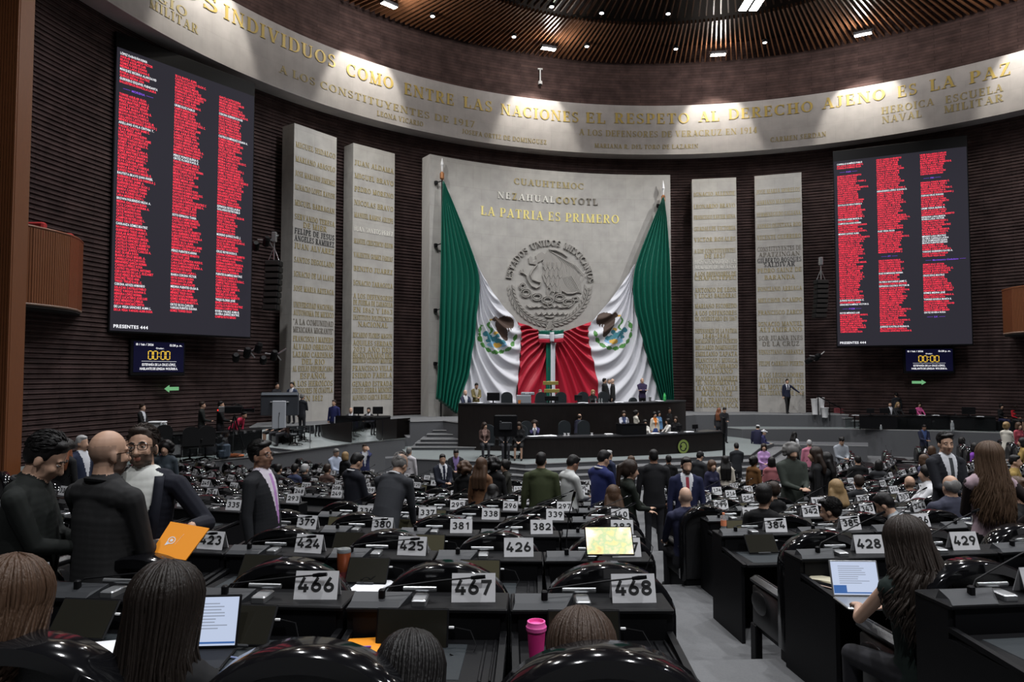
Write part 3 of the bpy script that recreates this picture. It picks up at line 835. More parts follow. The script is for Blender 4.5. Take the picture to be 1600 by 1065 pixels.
for k in range(9, -4, -1):
    z = rowz(k)
    n = 110
    run = []
    for i in range(n + 1):
        a = R_(-80 + 160 * i / n)
        p, q = rowpt(k, a, -0.31), rowpt(k - 1, a, -0.31)
        run.append((p, q, all(-w.y > lip_n(w.x) + 0.15 for w in (p, q)) and math.hypot(q.x, q.y - HC.y) < 23.5))
    for i in range(n):
        if not (run[i][2] and run[i + 1][2]):
            continue
        vs = []
        for w in (run[i], run[i + 1]):
            for p in w[:2]:
                for zz in (-0.1, z):
                    vs.append(Vector((p.x, p.y, zz)))
        mb.add(vs, [(1, 3, 7, 5)], 0)
        mb.add(vs, [(0, 1, 5, 4), (2, 6, 7, 3)], 1)
        if i == 0 or not run[i - 1][2]:
            mb.add(vs, [(0, 2, 3, 1)], 1)
        if i == n - 1 or not run[min(i + 2, n)][2]:
            mb.add(vs, [(4, 5, 7, 6)], 1)
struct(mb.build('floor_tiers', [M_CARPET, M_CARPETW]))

ZL, ZM = 1.30, 0.85
def level(name, poly, z, m0=M_CARPETW, m1=M_CARPETL, z0=-0.05, edge=True):
    a = sum(poly[i][0] * poly[(i + 1) % len(poly)][1] - poly[(i + 1) % len(poly)][0] * poly[i][1] for i in range(len(poly)))
    if a < 0:
        poly = poly[::-1]
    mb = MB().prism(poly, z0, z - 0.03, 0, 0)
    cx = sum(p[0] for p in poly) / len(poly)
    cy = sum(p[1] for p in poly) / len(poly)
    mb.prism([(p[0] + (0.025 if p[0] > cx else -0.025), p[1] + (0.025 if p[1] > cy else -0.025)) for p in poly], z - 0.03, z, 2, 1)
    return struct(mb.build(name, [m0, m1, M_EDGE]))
podium = [(-13.9, -2.7), (-14.4, 4.6), (-9.3, 3.2), (-6.4, 2.9), (-6.0, 4.4), (-0.8, 6.3), (4.4, 4.1), (5.2, 2.9), (6.8, 1.9), (10.0, 2.4), (14.2, 4.2), (14.6, 3.0), (13.8, -2.7)]
podium = [(u, -n) for u, n in podium]
level('floor_podium', podium, ZP, m1=M_CARPET)
backL = [(-21.8, 13.2), (-18.6, 6.9), (-14.3, 2.2), (-13.0, 2.4), (-8.0, 2.2)]
level('floor_stage_left', [(u, -n) for u, n in LIPL[:5]] + [(-20.4, -15.4)] + [(u, -n) for u, n in backL], ZL)
level('floor_stage_right', [(u, -n) for u, n in LIPR] + [(21.9, -13.0), (18.5, -6.6), (14.2, -2.0), (8.0, -1.2)], ZL)
level('floor_landing', [(u, -n) for u, n in ((-8.4, 2.5), (-8.4, 7.6), (-5.4, 9.6), (-4.9, 10.3), (4.4, 10.0), (6.2, 8.0), (8.3, 6.2), (8.4, 2.4))], ZM)
for i in range(4):
    e = 0.36 * (i + 1)
    level('floor_step', [(u, -n) for u, n in ((-7.6, 6.0), (-7.6 - 0.2 * i, 8.0 + e), (-5.2 - 0.1 * i, 9.8 + e), (-4.7, 10.5 + e), (4.6, 10.2 + e), (6.4 + e * 0.6, 8.2 + e), (8.6 + e * 0.5, 6.4), (6, 5))], ZM - 0.17 * (i + 1), m1=M_CARPET)
# low flank wall of the lower steps, ramp wall on the right
fl = [onz(602, 716, 0.75), onz(671, 711, 0.75), onz(671, 709, 0.75), onz(602, 713, 0.75)]
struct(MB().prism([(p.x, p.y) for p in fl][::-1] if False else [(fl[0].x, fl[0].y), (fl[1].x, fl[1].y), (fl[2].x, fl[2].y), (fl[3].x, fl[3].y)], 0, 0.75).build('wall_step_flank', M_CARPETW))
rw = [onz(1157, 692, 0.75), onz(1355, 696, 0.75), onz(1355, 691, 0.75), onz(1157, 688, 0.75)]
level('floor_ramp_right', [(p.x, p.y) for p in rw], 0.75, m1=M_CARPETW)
# stair flight left of the rostrum: seven treads fanning out to the left
LX = [698, 688, 677, 667, 657, 649, 643]
RX = [719, 719, 719, 719, 730, 740, 749]
YT = [660, 665.5, 671.5, 678, 685.5, 691.5, 698]
for i in range(7):
    z = ZP - 0.137 * (i + 1)
    a, b = onz(LX[i], YT[i], z), onz(RX[i], YT[i], z)
    bk = FWD * 1.3
    level('floor_stair', [(a.x, a.y), (b.x, b.y), (b.x + bk.x, b.y + bk.y), (a.x + bk.x, a.y + bk.y)], z, m1=M_CARPET, z0=0.5)
# steps down from the right end of the podium
for i in range(3):
    p = un(13.9 + 0.45 * i, 4.3)
    level('floor_step', [(p.x, p.y), (p.x + 0.55, p.y + 0.1), (p.x + 0.9, p.y + 1.5), (p.x + 0.2, p.y + 1.5)], ZP - 0.16 * (i + 1), m1=M_CARPET)

# timber-clad wall end at the far left, balconies
p0 = at(-70, 500, 15.0); p1 = at(15, 500, 15.0)
dd = (p1 - p0).normalized()
mb = MB()
w = (p1 - p0).length
n = int(w / 0.06)
for i in range(n):
    mb.box(i * w / n, (i + 0.72) * w / n, 0.0, 0.05, 0, 14)
mb.box(0, w - 0.01, 0.05, 0.5, 0, 14)
o = mb.build('wall_left', M_PANELWOOD, loc=(p0.x, p0.y, 1.2), rotz=math.atan2(dd.y, dd.x), local=True)
struct(o)
# ================================================================== ceiling lamps, camera, speakers
for i, q in enumerate(FLOODS):
    if i in (0, 5):
        continue
    where = ['', 'leftmost in view, above the left end of COMO', 'left of centre, nearest the security camera', 'right of centre, above the word DERECHO', 'rightmost in view, above the word AJENO'][i]
    t_ = math.atan2(q.x, q.y - HC.y)
    tn = thing('floodlight', 'bright ceiling floodlight, ' + where, 'lamp', q, -t_, 'floodlights on the ceiling edge')
    mb = MB()
    mb.rbox(-0.42, 0.42, -0.16, 0.16, 0.05, 0.22, 0.03)
    mb.build('housing', M_BLACKM, tn)
    mb = MB()
    for k in range(4):
        mb.rbox(-0.38 + k * 0.195, -0.21 + k * 0.195, -0.13, 0.13, 0.035, 0.055, 0.008)
    mb.build('lamp_face', M_LAMP, tn)
    MB().tube([(-0.44, 0, 0.13), (-0.46, 0, 0.26), (0.46, 0, 0.26), (0.44, 0, 0.13)], 0.02).build('bracket', M_STEEL, tn)
for i, px_ in enumerate((1166, 1183)):
    t_, z_ = cylhit(px_, 7, 17.0)
    p = at(px_, 7, 26.3)
    tn = thing('light_panel', ['bright white light panel high among the slats, left one of the pair', 'bright white light panel high among the slats, right one of the pair'][i], 'lamp', p, -R_(YAW), 'paired light panels among the slats')
    MB().rbox(-0.17, 0.17, -0.5, 0.5, 0.01, 0.1, 0.02).build('housing', M_BLACKM, tn)
    MB().rbox(-0.15, 0.15, -0.46, 0.46, -0.01, 0.02, 0.008).build('lamp_face', M_LAMP, tn)
DL = [(676, 26, 'beside the leftmost floodlight'), (803, 58, 'just left of the floodlight over NACIONES'), (862, 11, 'at the slat step, leftmost of three'), (940, 21, 'at the slat step, middle of three'),
      (1044, 22, 'at the slat step, rightmost of three'), (917, 73, 'just right of the floodlight over NACIONES'), (1056, 77, 'just left of the floodlight over DERECHO'), (1195, 67, 'right of the floodlight over DERECHO')]
for px_, py_, w in DL:
    d = ray(px_, py_)
    p = CAMP + d * ((20.95 - CZ) / d.z)
    tn = thing('downlight', 'small round white downlight among the slats, ' + w, 'lamp', p, 0, 'small downlights in the slatted ceiling')
    MB().lathe([(0.10, 0.02), (0.13, 0.0), (0.13, 0.16), (0.06, 0.18)], 12).build('housing', M_BLACKM, tn)
    MB().lathe([(0.095, -0.005), (0.095, 0.018)], 12).build('lamp_face', M_LAMPS, tn)
p = cyl(cylhit(844, 88, R_WALL - 0.6)[0], 19.9, R_WALL - 0.6)
tn = thing('security_camera', 'small white dome camera hanging below the ceiling edge', 'camera', p, R_(-YAW))
MB().rbox(-0.14, 0.14, -0.06, 0.06, 0.86, 0.92, 0.01).tube([(0, 0, 0.87), (0, 0, 0.2)], 0.04).build('bracket', M_WHITE, tn)
MB().lathe([(0.02, 0.24), (0.11, 0.2), (0.12, 0.06), (0.1, 0.03)], 14).build('body', M_WHITE, tn, smooth=True)
MB().ell((0, 0, 0.03), (0.095, 0.095, 0.09)).build('dome', M_BLACK, tn, smooth=True)

def line_array(px, ytop, ybot, Y, label, lean):
    a, b = at(px, ytop, Y), at(px, ybot, Y)
    tn = thing('line_array_speaker', label, 'loudspeaker', (a.x, a.y, b.z), R_(-YAW))
    H_ = a.z - b.z
    n = 8
    for k in range(n):
        z1 = H_ - k * H_ / n
        dx = lean * (k / n) ** 2
        mb = MB().rbox(-0.3 + dx, 0.3 + dx, -0.25 + abs(dx) * 0.4, 0.25, z1 - H_ / n + 0.015, z1 - 0.01, 0.03)
        o = mb.build('cabinet', M_BLACKM, tn)
        MB().rbox(-0.27 + dx, 0.27 + dx, -0.28 + abs(dx) * 0.4, -0.24 + abs(dx) * 0.4, z1 - H_ / n + 0.04, z1 - 0.035, 0.01).build('grille', M_CEIL, o)
    MB().tube([(0, 0, H_), (0, 0, H_ + 1.0)], 0.03).tube([(-0.22, 0, H_), (0, 0, H_ + 0.55), (0.2, 0, H_)], 0.02).rbox(-0.09, 0.09, -0.09, 0.09, H_ + 0.75, H_ + 1.15, 0.02).build('hanging_hoist', M_STEEL, tn)
line_array(428, 407, 485, 28.5, 'tall black line array speaker hanging between the left screen and the left slabs', -0.12)
line_array(1283, 437, 497, 36.0, 'tall black line array speaker hanging between the right slab and the right screen', -0.15)

def wall_spots(px, py, Y, label, k=3):
    p = at(px, py, Y)
    tn = thing('wall_spotlight_rig', label, 'lamp', p, R_(-YAW))
    MB().tube([(-0.35, 0, 0.35), (0.1, 0, 0.3), (0.45, 0.1, 0.55)], 0.03).tube([(0.1, 0, 0.3), (0.1, 0.5, 0.1)], 0.03).build('bracket', M_STEEL, tn)
    for i in range(k):
        M = Matrix.Translation((-0.4 + 0.42 * i, -0.05, 0.1 + 0.18 * i)) @ Matrix.Rotation(R_(60 - 25 * i), 4, 'X') @ Matrix.Rotation(R_(20), 4, 'Y')
        MB().lathe([(0.10, -0.2), (0.13, -0.19), (0.14, 0.1), (0.09, 0.2)], 12, M=M).build('spotlight_can', M_BLACKM, tn)
wall_spots(386, 562, 27.0, 'black spotlights on a steel bracket low on the left wall, right of the clock screen')
wall_spots(428, 566, 28.0, 'pair of black spotlights on the wall just left of the outer left slab', 2)
wall_spots(1276, 566, 36.5, 'dark spotlights on the wall between the right slab and the clock screen', 2)
wall_spots(416, 388, 28.4, 'black moving spotlights beside the hoist of the left line array', 2)

# ================================================================== voting boards, clock screens, arrows
SUR = ('LÓPEZ GARCÍA HERNÁNDEZ MARTÍNEZ PÉREZ CASTILLO CASTRO CORONA CRUZ CUEVAS DÍAZ FLORES GÓMEZ GUERRERO MÉNDEZ MORENO ORTIZ RAMÍREZ REYES RIVERA ROJAS RUIZ SALAZAR SÁNCHEZ SILVA TORRES VARGAS VEGA AGUILAR BRAVO CARRILLO CAMPOS DOMÍNGUEZ ESPINOSA FUENTES GALLARDO HERRERA IBARRA JUÁREZ LARA MEDINA NAVARRO OLVERA PONCE QUIROZ ROMERO SOTO TREJO URIBE VALDEZ ZAVALA').split()
NOM = 'ALMA ANA BEATRIZ CARLOS CLARA DAVID ELENA ERNESTO FABIOLA GILBERTO HUGO IVÁN JAIME JOSÉ KARINA LAURA LUIS MARÍA MIGUEL NORMA OLGA PABLO RAÚL ROSA SERGIO SUSANA TANIA VÍCTOR'.split()
KNOWN = {('L', 0): {0: 'LÓPEZ RABADÁN KENIA', 5: 'MÁRQUEZ BECERRA ALAN DAVID', 8: 'GUERRERO ESQUIVEL FUENSANTA', 9: 'BALLESTEROS MANCILLA LAURA', 22: 'ARELLANO ÁVILA CINTHIA Y.', 38: 'BAUTISTA BRAVO JUAN ÁNGEL',
   46: 'BROWN FIGUEREDO HILDA A.', 54: 'CARRANZA GÓMEZ BEATRIZ', 60: 'CASTILLO GARCÍA GILBERTO', 61: 'CASTILLO LÓPEZ GABRIELA', 62: 'CASTILLO JUÁREZ CARLOS A.', 68: 'CASTRO VILLARREAL ANTONIO', 69: 'CERVANTES DE LA C. ELIZABETH',
   73: 'CORONA ARVIZU ARMANDO', 77: 'CRUZ LUCATERO JOSÉ LUIS', 78: 'CRUZ MENDOZA CAMELIA', 79: 'CUEVAS SÁNCHEZ CINTIA', 80: 'DE LA VEGA SÁNCHEZ ALMA L.', 81: 'DE LA VEGA VARGAS ALMA ROSA'}}
def board(side, inner, outer, zs, label, cols):
    """cols: per column a list of (fraction of height from, to, [white rows], [violet rows with text])"""
    zt, zb = zs
    A, B = (outer, inner) if side == 'L' else (inner, outer)
    d = (B - A).normalized()
    w = (B - A).length
    rz = math.atan2(d.y, d.x)
    tn = thing('voting_screen', label, 'screen', (A.x, A.y, zb), rz, 'tall voting screens on the side walls')
    H_ = zt - zb
    MB().rbox(-0.05, w + 0.05, 0.0, 0.22, -0.06, H_ + 0.55, 0.02).build('cabinet', M_BLACKM, tn)
    MB().box(0, w, -0.012, 0.0, 0, H_).build('display_panel', M_SCREENBK, tn)
    red, wht, vio = MB(), MB(), MB()
    fn0 = lambda x0, z0: (lambda x, y: Vector((x0 + x, -0.016, z0 + y)))
    r = random.Random(11 if side == 'L' else 12)
    NR = 86
    rh = (H_ - 0.35) / NR
    for ci, (xf, f0, f1, whites, viol) in enumerate(cols):
        i0, i1 = int(f0 * NR), int(f1 * NR)
        for i in range(i0, i1):
            z = H_ - 0.12 - (i + 1) * rh
            if i in viol:
                s = viol[i]
                x0 = w * xf + 0.42
                vio.box(x0 - 0.3, x0 - 0.05, -0.016, -0.014, z + rh * 0.42, z + rh * 0.5)
                ww = sans(vio, s, fn0(x0, z + rh * 0.12), height=rh * 0.66, track=0.1)
                vio.box(x0 + ww + 0.05, x0 + ww + 0.3, -0.016, -0.014, z + rh * 0.42, z + rh * 0.5)
                continue
            if i - 1 in viol or i + 1 in viol:
                continue
            s = KNOWN.get((side, ci), {}).get(i)
            if not s:
                s = r.choice(SUR) + ' ' + r.choice(SUR) + ' ' + r.choice(NOM)
                if r.random() < 0.3:
                    s += ' ' + r.choice('ABCEJLM') + '.'
            s = s[:27].strip()
            tw = w * 0.0088 * len(s) * 1.03
            sans(wht if i in whites else red, s, fn0(w * xf, z + rh * 0.14), width=min(tw, w * 0.262), height=rh * 0.72, track=0.1)
    sans(wht, 'PRESENTES 444', fn0(w * 0.02, 0.1), height=0.11, track=0.1)
    red.build('names_in_red', M_RED, tn)
    wht.build('names_in_white', M_LEDW, tn)
    vio.build('party_headings', M_LEDV, tn)
    return tn
Lo, Li = at(172, 500, 24.3), at(391, 500, 28.75)
Ri, Ro = at(1308, 500, 36.6), at(1518, 500, 34.1)
board('L', Vector((Li.x, Li.y, 0)), Vector((Lo.x, Lo.y, 0)), (15.3, 5.48), 'tall dark voting screen with red names on the left wall, headed MORENA',
      [(0.02, 0, 0.965, [0, 5, 8, 22, 38, 46, 54, 73, 80], {11: 'MORENA'}), (0.385, 0.02, 0.95, [11, 28, 29, 48, 60, 68, 72, 78, 79], {}), (0.715, 0.035, 0.955, [9, 17, 42, 43, 52, 58, 66, 75, 79, 80], {})])
board('R', Vector((Ri.x, Ri.y, 0)), Vector((Ro.x, Ro.y, 0)), (14.95, 5.43), 'tall dark voting screen with red names on the right wall, headed PAN at top left',
      [(0.025, 0, 0.965, [0, 20, 27, 29, 34, 66, 68, 72, 83], {4: 'PAN', 70: 'PVEM'}), (0.335, 0.0, 0.955, [15, 34, 54, 58, 60, 79], {46: 'PT'}), (0.665, 0.0, 0.9, [19, 25, 29, 30, 38, 39, 40, 41, 45, 56, 64, 67, 73], {11: 'PRI', 49: 'Movimiento Ciudadano', 75: 'S.P.'})])
def clock(px0, px1, py0, py1, Y0, Y1, label):
    A, B = at(px0, py1, Y0), at(px1, py1, Y1)
    d = Vector((B.x - A.x, B.y - A.y, 0))
    w = d.length
    H_ = at(px0, py0, Y0).z - A.z
    z0 = (A.z + B.z) / 2
    tn = thing('clock_screen', label, 'screen', (A.x, A.y, z0), math.atan2(d.y, d.x), 'small clock screens below the voting screens')
    MB().rbox(-0.09, w + 0.06, 0.0, 0.25, -0.1, H_ + 0.06, 0.02).build('cabinet', M_BLACKM, tn)
    MB().box(0.02, w - 0.02, -0.012, 0.0, 0.02, H_ - 0.02).build('display_panel', M_NAVYSCR, tn)
    fn0 = lambda x0, z: (lambda x, y: Vector((x0 + x, -0.016, z + y)))
    mw, my = MB(), MB()
    sans(mw, '10 / feb / 2026', fn0(w * 0.05, H_ * 0.86), height=H_ * 0.065, width=w * 0.33)
    sans(mw, '12:28 p. m.', fn0(w * 0.70, H_ * 0.86), height=H_ * 0.065, width=w * 0.25)
    sans(mw, 'Orador:', fn0(w * 0.43, H_ * 0.76), height=H_ * 0.05)
    sans(mw, 'ESTEFANÍA DE LA CRUZ LÓPEZ,', fn0(w * 0.5, H_ * 0.22), height=H_ * 0.075, width=w * 0.66, align=0.5)
    sans(mw, 'HABLANTE DE LENGUA WIXÁRIKA.', fn0(w * 0.5, H_ * 0.09), height=H_ * 0.075, width=w * 0.74, align=0.5)
    mw.box(w * 0.16, w * 0.84, -0.016, -0.014, H_ * 0.36, H_ * 0.368)
    def seg(x, on):
        ww, hh, t = w * 0.075, H_ * 0.26, w * 0.014
        z = H_ * 0.43
        for c in on:
            if c in 'ad':
                zz = z + (hh if c == 'a' else 0)
                my.box(x + t, x + ww - t, -0.016, -0.014, zz - t / 2, zz + t / 2)
            else:
                xx = x if c in 'ef' else x + ww
                zz = z if c in 'ec' else z + hh / 2
                my.box(xx - t / 2, xx + t / 2, -0.016, -0.014, zz + t * 0.4, zz + hh / 2 - t * 0.4)
    for x in (0.285, 0.385, 0.53, 0.63):
        seg(w * x, 'abcdef')
    for z in (0.5, 0.62):
        my.box(w * 0.485, w * 0.5, -0.016, -0.014, H_ * z, H_ * z + w * 0.015)
    mw.build('white_text', M_LEDW, tn)
    my.build('amber_digits', M_LEDY, tn)
clock(207, 287, 532, 582, 25.2, 26.8, 'small clock screen reading 00:00 below the left voting screen')
clock(1415, 1490, 545, 580, 36.0, 35.2, 'small clock screen reading 00:00 below the right voting screen')
def arrow(px, py, Y, sgn, label):
    p = at(px, py, Y)
    a = math.atan2(p.x - HC.x, p.y - HC.y)
    w = 0.62
    pts = [(-w / 2, 0), (-w / 2 + 0.2, 0.13), (-w / 2 + 0.2, 0.065), (w / 2, 0.065), (w / 2, -0.065), (-w / 2 + 0.2, -0.065), (-w / 2 + 0.2, -0.13)]
    mb = MB()
    vs = [Vector((sgn * x, -0.02, z)) for x, z in pts] + [Vector((sgn * x, 0.01, z)) for x, z in pts]
    n = len(pts)
    mb.add(vs, [tuple(range(n)), tuple(range(2 * n - 1, n - 1, -1))] + [(i, n + i, n + (i + 1) % n, (i + 1) % n) for i in range(n)])
    o = mb.build('arrow_sign', M_EXIT, loc=p, rotz=-a, local=True)
    tag(o, label, 'sign')
arrow(268, 607, 26.6, 1, 'pale green arrow sign pointing left below the left clock screen')
arrow(1436, 597, 35.6, -1, 'pale green arrow sign pointing right below the right clock screen')

# ================================================================== balconies and control booth
def balcony(path, z0, z1, label, inner):
    tn = thing('balcony', label, 'balcony', (path[0].x, path[0].y, z0))
    o0 = Vector((path[0].x, path[0].y, z0))
    P = [Vector((p.x, p.y, 0)) - Vector((o0.x, o0.y, 0)) for p in path]
    n = len(P)
    H_ = z1 - z0
    mb = MB()
    tot = 0
    for a, b in zip(P, P[1:]):
        L = (b - a).length
        k = max(1, int(L / 0.075))
        d = (b - a) / L
        nn = Vector((d.y, -d.x, 0))
        for i in range(k):
            q0, q1 = a + d * (L * i / k), a + d * (L * (i + 0.8) / k)
            mb.add([q0 + nn * 0.03, q1 + nn * 0.03, q1 + nn * 0.03 + Vector((0, 0, H_)), q0 + nn * 0.03 + Vector((0, 0, H_)), q0 - nn * 0.05, q1 - nn * 0.05, q1 - nn * 0.05 + Vector((0, 0, H_)), q0 - nn * 0.05 + Vector((0, 0, H_))],
                   [(0, 1, 2, 3), (4, 7, 6, 5), (0, 3, 7, 4), (1, 5, 6, 2), (3, 2, 6, 7), (0, 4, 5, 1)])
    mb.build('slatted_front', M_PANELWOOD, tn)
    ib = [Vector((p.x, p.y, 0)) - Vector((o0.x, o0.y, 0)) for p in inner]
    poly = [(p.x, p.y) for p in P] + [(p.x, p.y) for p in ib]
    a = sum(poly[i][0] * poly[(i + 1) % len(poly)][1] - poly[(i + 1) % len(poly)][0] * poly[i][1] for i in range(len(poly)))
    MB().prism(poly if a > 0 else poly[::-1], -0.12, 0.0).build('floor_slab', M_CEIL, tn)
    MB().tube([p + Vector((0, 0, H_ + 0.03)) for p in P], 0.05, 6).build('top_rail', M_PANELWOOD, tn)
    MB().tube([p + Vector((0, 0, -0.03)) for p in P], 0.04, 6).build('bottom_trim', mat('pale_trim', (0.3, 0.2, 0.15), 0.5), tn)
zt = (584 - 360) * 20.9 / FPX + CZ
bz0, bz1 = CZ + 2.02, CZ + 4.17
bp = [ground(-60, 19.6), ground(8, 19.75), ground(45, 20.3), ground(80, 21.0), ground(103, 21.6), ground(117, 22.2), ground(124, 22.9), ground(120, 23.6)]
balcony(bp, bz0, bz1, 'curved wooden balcony on the far left wall', [ground(112, 24.5), ground(60, 24.7), ground(0, 24.4), ground(-60, 23.6)])
bp = [ground(1571, 33.3), ground(1570, 32.4), ground(1585, 31.4), ground(1610, 30.6), ground(1660, 29.8)]
balcony(bp, CZ + 1.85, CZ + 3.75, 'wooden balcony at the far right edge', [ground(1690, 31.5), ground(1640, 33.6), ground(1600, 34.4)])
a, b = at(76, 390, 24.4), at(166, 392, 26.2)
d = Vector((b.x - a.x, b.y - a.y, 0)); w = d.length
h = 1.35
mb = MB().rbox(0, w, -0.05, 0.06, 0, 0.06, 0.01).rbox(0, w, -0.05, 0.06, h, h + 0.06, 0.01).rbox(0, 0.06, -0.05, 0.06, 0.06, h, 0.01).rbox(w - 0.06, w, -0.05, 0.06, 0.06, h, 0.01)
mb.box(0.06, w - 0.06, 0.0, 0.04, 0.06, h, 1)
struct(mb.build('window_1', [M_BLACKM, M_INK], loc=a, rotz=math.atan2(d.y, d.x), local=True))
for k, (px_, py_, m) in enumerate(((107, 353, M_LEDW), (122, 353, M_LEDV))):
    p = at(px_, py_, 24.6 + 0.35 * k)
    o = MB().ell((0, 0, 0), (0.03, 0.03, 0.03), 8, 6).build('indicator_lamp', m, loc=p, local=True)
    tag(o, ['tiny white lamp glowing in the dark booth window', 'tiny violet lamp glowing in the dark booth window'][k], 'lamp')
for k, (px_, py_, Y, sx) in enumerate(((53, 349, 20.7, 0.35), (108, 366, 22.2, 0.12))):
    p = at(px_, py_, Y)
    o = MB().rbox(-sx, sx, -0.12, 0.12, -0.5, 0.03, 0.05).build('cushion_chair', mat('red_cloth', (0.4, 0.02, 0.02), 0.8), loc=p, rotz=R_(-20), local=True, smooth=True)
    tag(o, ['red seat back seen over the left balcony rail, the wider one', 'small red seat back at the rounded end of the left balcony'][k], 'chair')
# ================================================================== the flag drape, bow and poles
M_GREEN = mat('green_satin', (0.006, 0.105, 0.07), 0.33, spec=0.6)
M_FWHITE = mat('white_satin', (0.62, 0.625, 0.67), 0.5, spec=0.35)
M_FRED = mat('red_satin', (0.42, 0.014, 0.035), 0.45, spec=0.4)
M_EAGLE = mat('eagle_brown', (0.055, 0.03, 0.02), 0.7)
M_TEAL = mat('cactus_teal', (0.03, 0.17, 0.22), 0.6)
M_LEAF = mat('leaf_green', (0.06, 0.22, 0.04), 0.6)
M_YEL = mat('ochre_yellow', (0.62, 0.36, 0.06), 0.6)
M_SKYB = mat('sky_blue', (0.22, 0.42, 0.62), 0.6)
def lerp_path(pts, t):
    L = [0.0]
    for a, b in zip(pts, pts[1:]):
        L.append(L[-1] + math.hypot(b[0] - a[0], b[1] - a[1]))
    s = t * L[-1]
    for i in range(len(pts) - 1):
        if s <= L[i + 1] or i == len(pts) - 2:
            k = (s - L[i]) / max(L[i + 1] - L[i], 1e-6)
            return (pts[i][0] + (pts[i + 1][0] - pts[i][0]) * k, pts[i][1] + (pts[i + 1][1] - pts[i][1]) * k)
def smooth_path(pts, it=2):
    for _ in range(it):
        q = [pts[0]]
        for a, b in zip(pts, pts[1:]):
            q += [(a[0] * .75 + b[0] * .25, a[1] * .75 + b[1] * .25), (a[0] * .25 + b[0] * .75, a[1] * .25 + b[1] * .75)]
        q.append(pts[-1])
        pts = q
    return pts
def emblem(px, py, cx, cy, mir):
    """colour patch of the printed arms at a point of the cloth (0 = plain)"""
    x, y = (px - cx) * mir / 29.0, (py - cy) / 29.0      # eagle faces its wreath side; unit about the emblem radius
    # eagle body and raised wing
    if ((x - 0.42) / 0.50) ** 2 + ((y + 0.55) / 0.42) ** 2 < 1 and y < -0.15 + 0.4 * math.sin(x * 14) * 0.3 and not (x > 0.35 and y > -0.32 and math.sin(x * 42) > 0.2):
        return 1
    if ((x - 0.18 - 0.42 * (y + 0.35)) / 0.24) ** 2 + ((y + 0.25) / 0.62) ** 2 < 1:
        return 1
    if ((x + 0.12) / 0.16) ** 2 + ((y + 0.82) / 0.14) ** 2 < 1:
        return 1
    if ((x + 0.30) / 0.10) ** 2 + ((y + 0.78) / 0.05) ** 2 < 1:
        return 4
    # serpent
    if abs((x + 0.42) + 0.10 * math.sin(y * 9)) < 0.05 and -0.75 < y < 0.0:
        return 3
    # cactus pads and pool
    for a, b, ra, rb in ((-0.62, -0.02, .16, .14), (-0.42, 0.14, .17, .13), (-0.2, 0.26, .18, .14), (0.02, 0.36, .17, .12), (0.24, 0.42, .18, .12), (-0.5, 0.34, .12, .1), (-.02, .08, .12, .12)):
        if ((x - a) / ra) ** 2 + ((y - b) / rb) ** 2 < 1:
            return 2
    if ((x + 0.02) / 0.24) ** 2 + ((y - 0.60) / 0.14) ** 2 < 1:
        return 4
    if ((x + 0.05) / 0.50) ** 2 + ((y - 0.55) / 0.2) ** 2 < 1:
        return 5
    if ((x + 0.1) / 0.14) ** 2 + ((y + 0.05) / 0.1) ** 2 < 1:
        return 4
    # half wreath of leaves
    r = math.hypot(x, y)
    a = math.degrees(math.atan2(-y, x))
    if 0.86 < r < 1.12 and (a < 0 or a > 150):
        q = (a % 22) / 22.0
        if abs(r - 0.98) < 0.11 * math.sin(q * PI) ** 0.7:
            return 3
    return 0
def cloth(name, left, right, mats, nu, nv, fold, parent, emb=None, R=R_PANEL - 0.32):
    left, right = smooth_path(left), smooth_path(right)
    vs, fs, ms, px = [], [], [], []
    for j in range(nv + 1):
        b = j / nv
        l, r = lerp_path(left, b), lerp_path(right, b)
        for i in range(nu + 1):
            a = i / nu
            x, y = l[0] + (r[0] - l[0]) * a, l[1] + (r[1] - l[1]) * a
            t, z = cylhit(x, y, R)
            vs.append(cyl(t, z, R - fold(a, b, x, y)))
            px.append((x, y))
    for j in range(nv):
        for i in range(nu):
            q = j * (nu + 1) + i
            fs.append((q, q + nu + 1, q + nu + 2, q + 1))
            k = 0
            if emb:
                c = [px[z] for z in fs[-1]]
                k = emblem(sum(p[0] for p in c) / 4, sum(p[1] for p in c) / 4, *emb)
            ms.append(k)
    mb = MB()
    mb.v, mb.f, mb.m = [tuple(v) for v in vs], fs, ms
    o = mb.build(name, mats)
    me = o.data
    me.polygons.foreach_set('use_smooth', [True] * len(me.polygons))
    md = o.modifiers.new('thickness', 'SOLIDIFY')
    md.thickness = 0.012
    child_local(o, parent)
    return o
drape = thing('flag_drape', 'huge green, white and red flag cloth draped across the stone panel with a central bow', 'flag', cyl(0, 1.94, R_PANEL - 0.35))
def ridge(p, sharp=1.6):
    return (0.5 + 0.5 * math.sin(p)) ** sharp
GL_L = [(691, 284), (688, 330), (685, 430), (683, 540), (681, 600), (679, 622)]
GL_R = [(692, 284), (715, 338), (741, 406), (747, 431), (748, 461), (742, 500), (741, 528), (735, 553), (731, 588), (716, 622), (711, 646)]
cloth('green_cloth', GL_L, GL_R, [M_GREEN], 70, 90, lambda a, b, x, y: 0.05 + (0.07 + 0.26 * b) * ridge(a * 47 + 1.2 * math.sin(a * 5 + b * 1.4) + b * 1.5), drape)
WL_L = [(741, 406), (747, 431), (748, 461), (742, 500), (741, 528), (735, 553), (731, 588), (716, 622), (714, 634)]
WL_R = [(741, 405), (757, 437), (778, 470), (808, 503), (814, 520), (812, 545), (810, 580), (806, 610), (805, 632)]
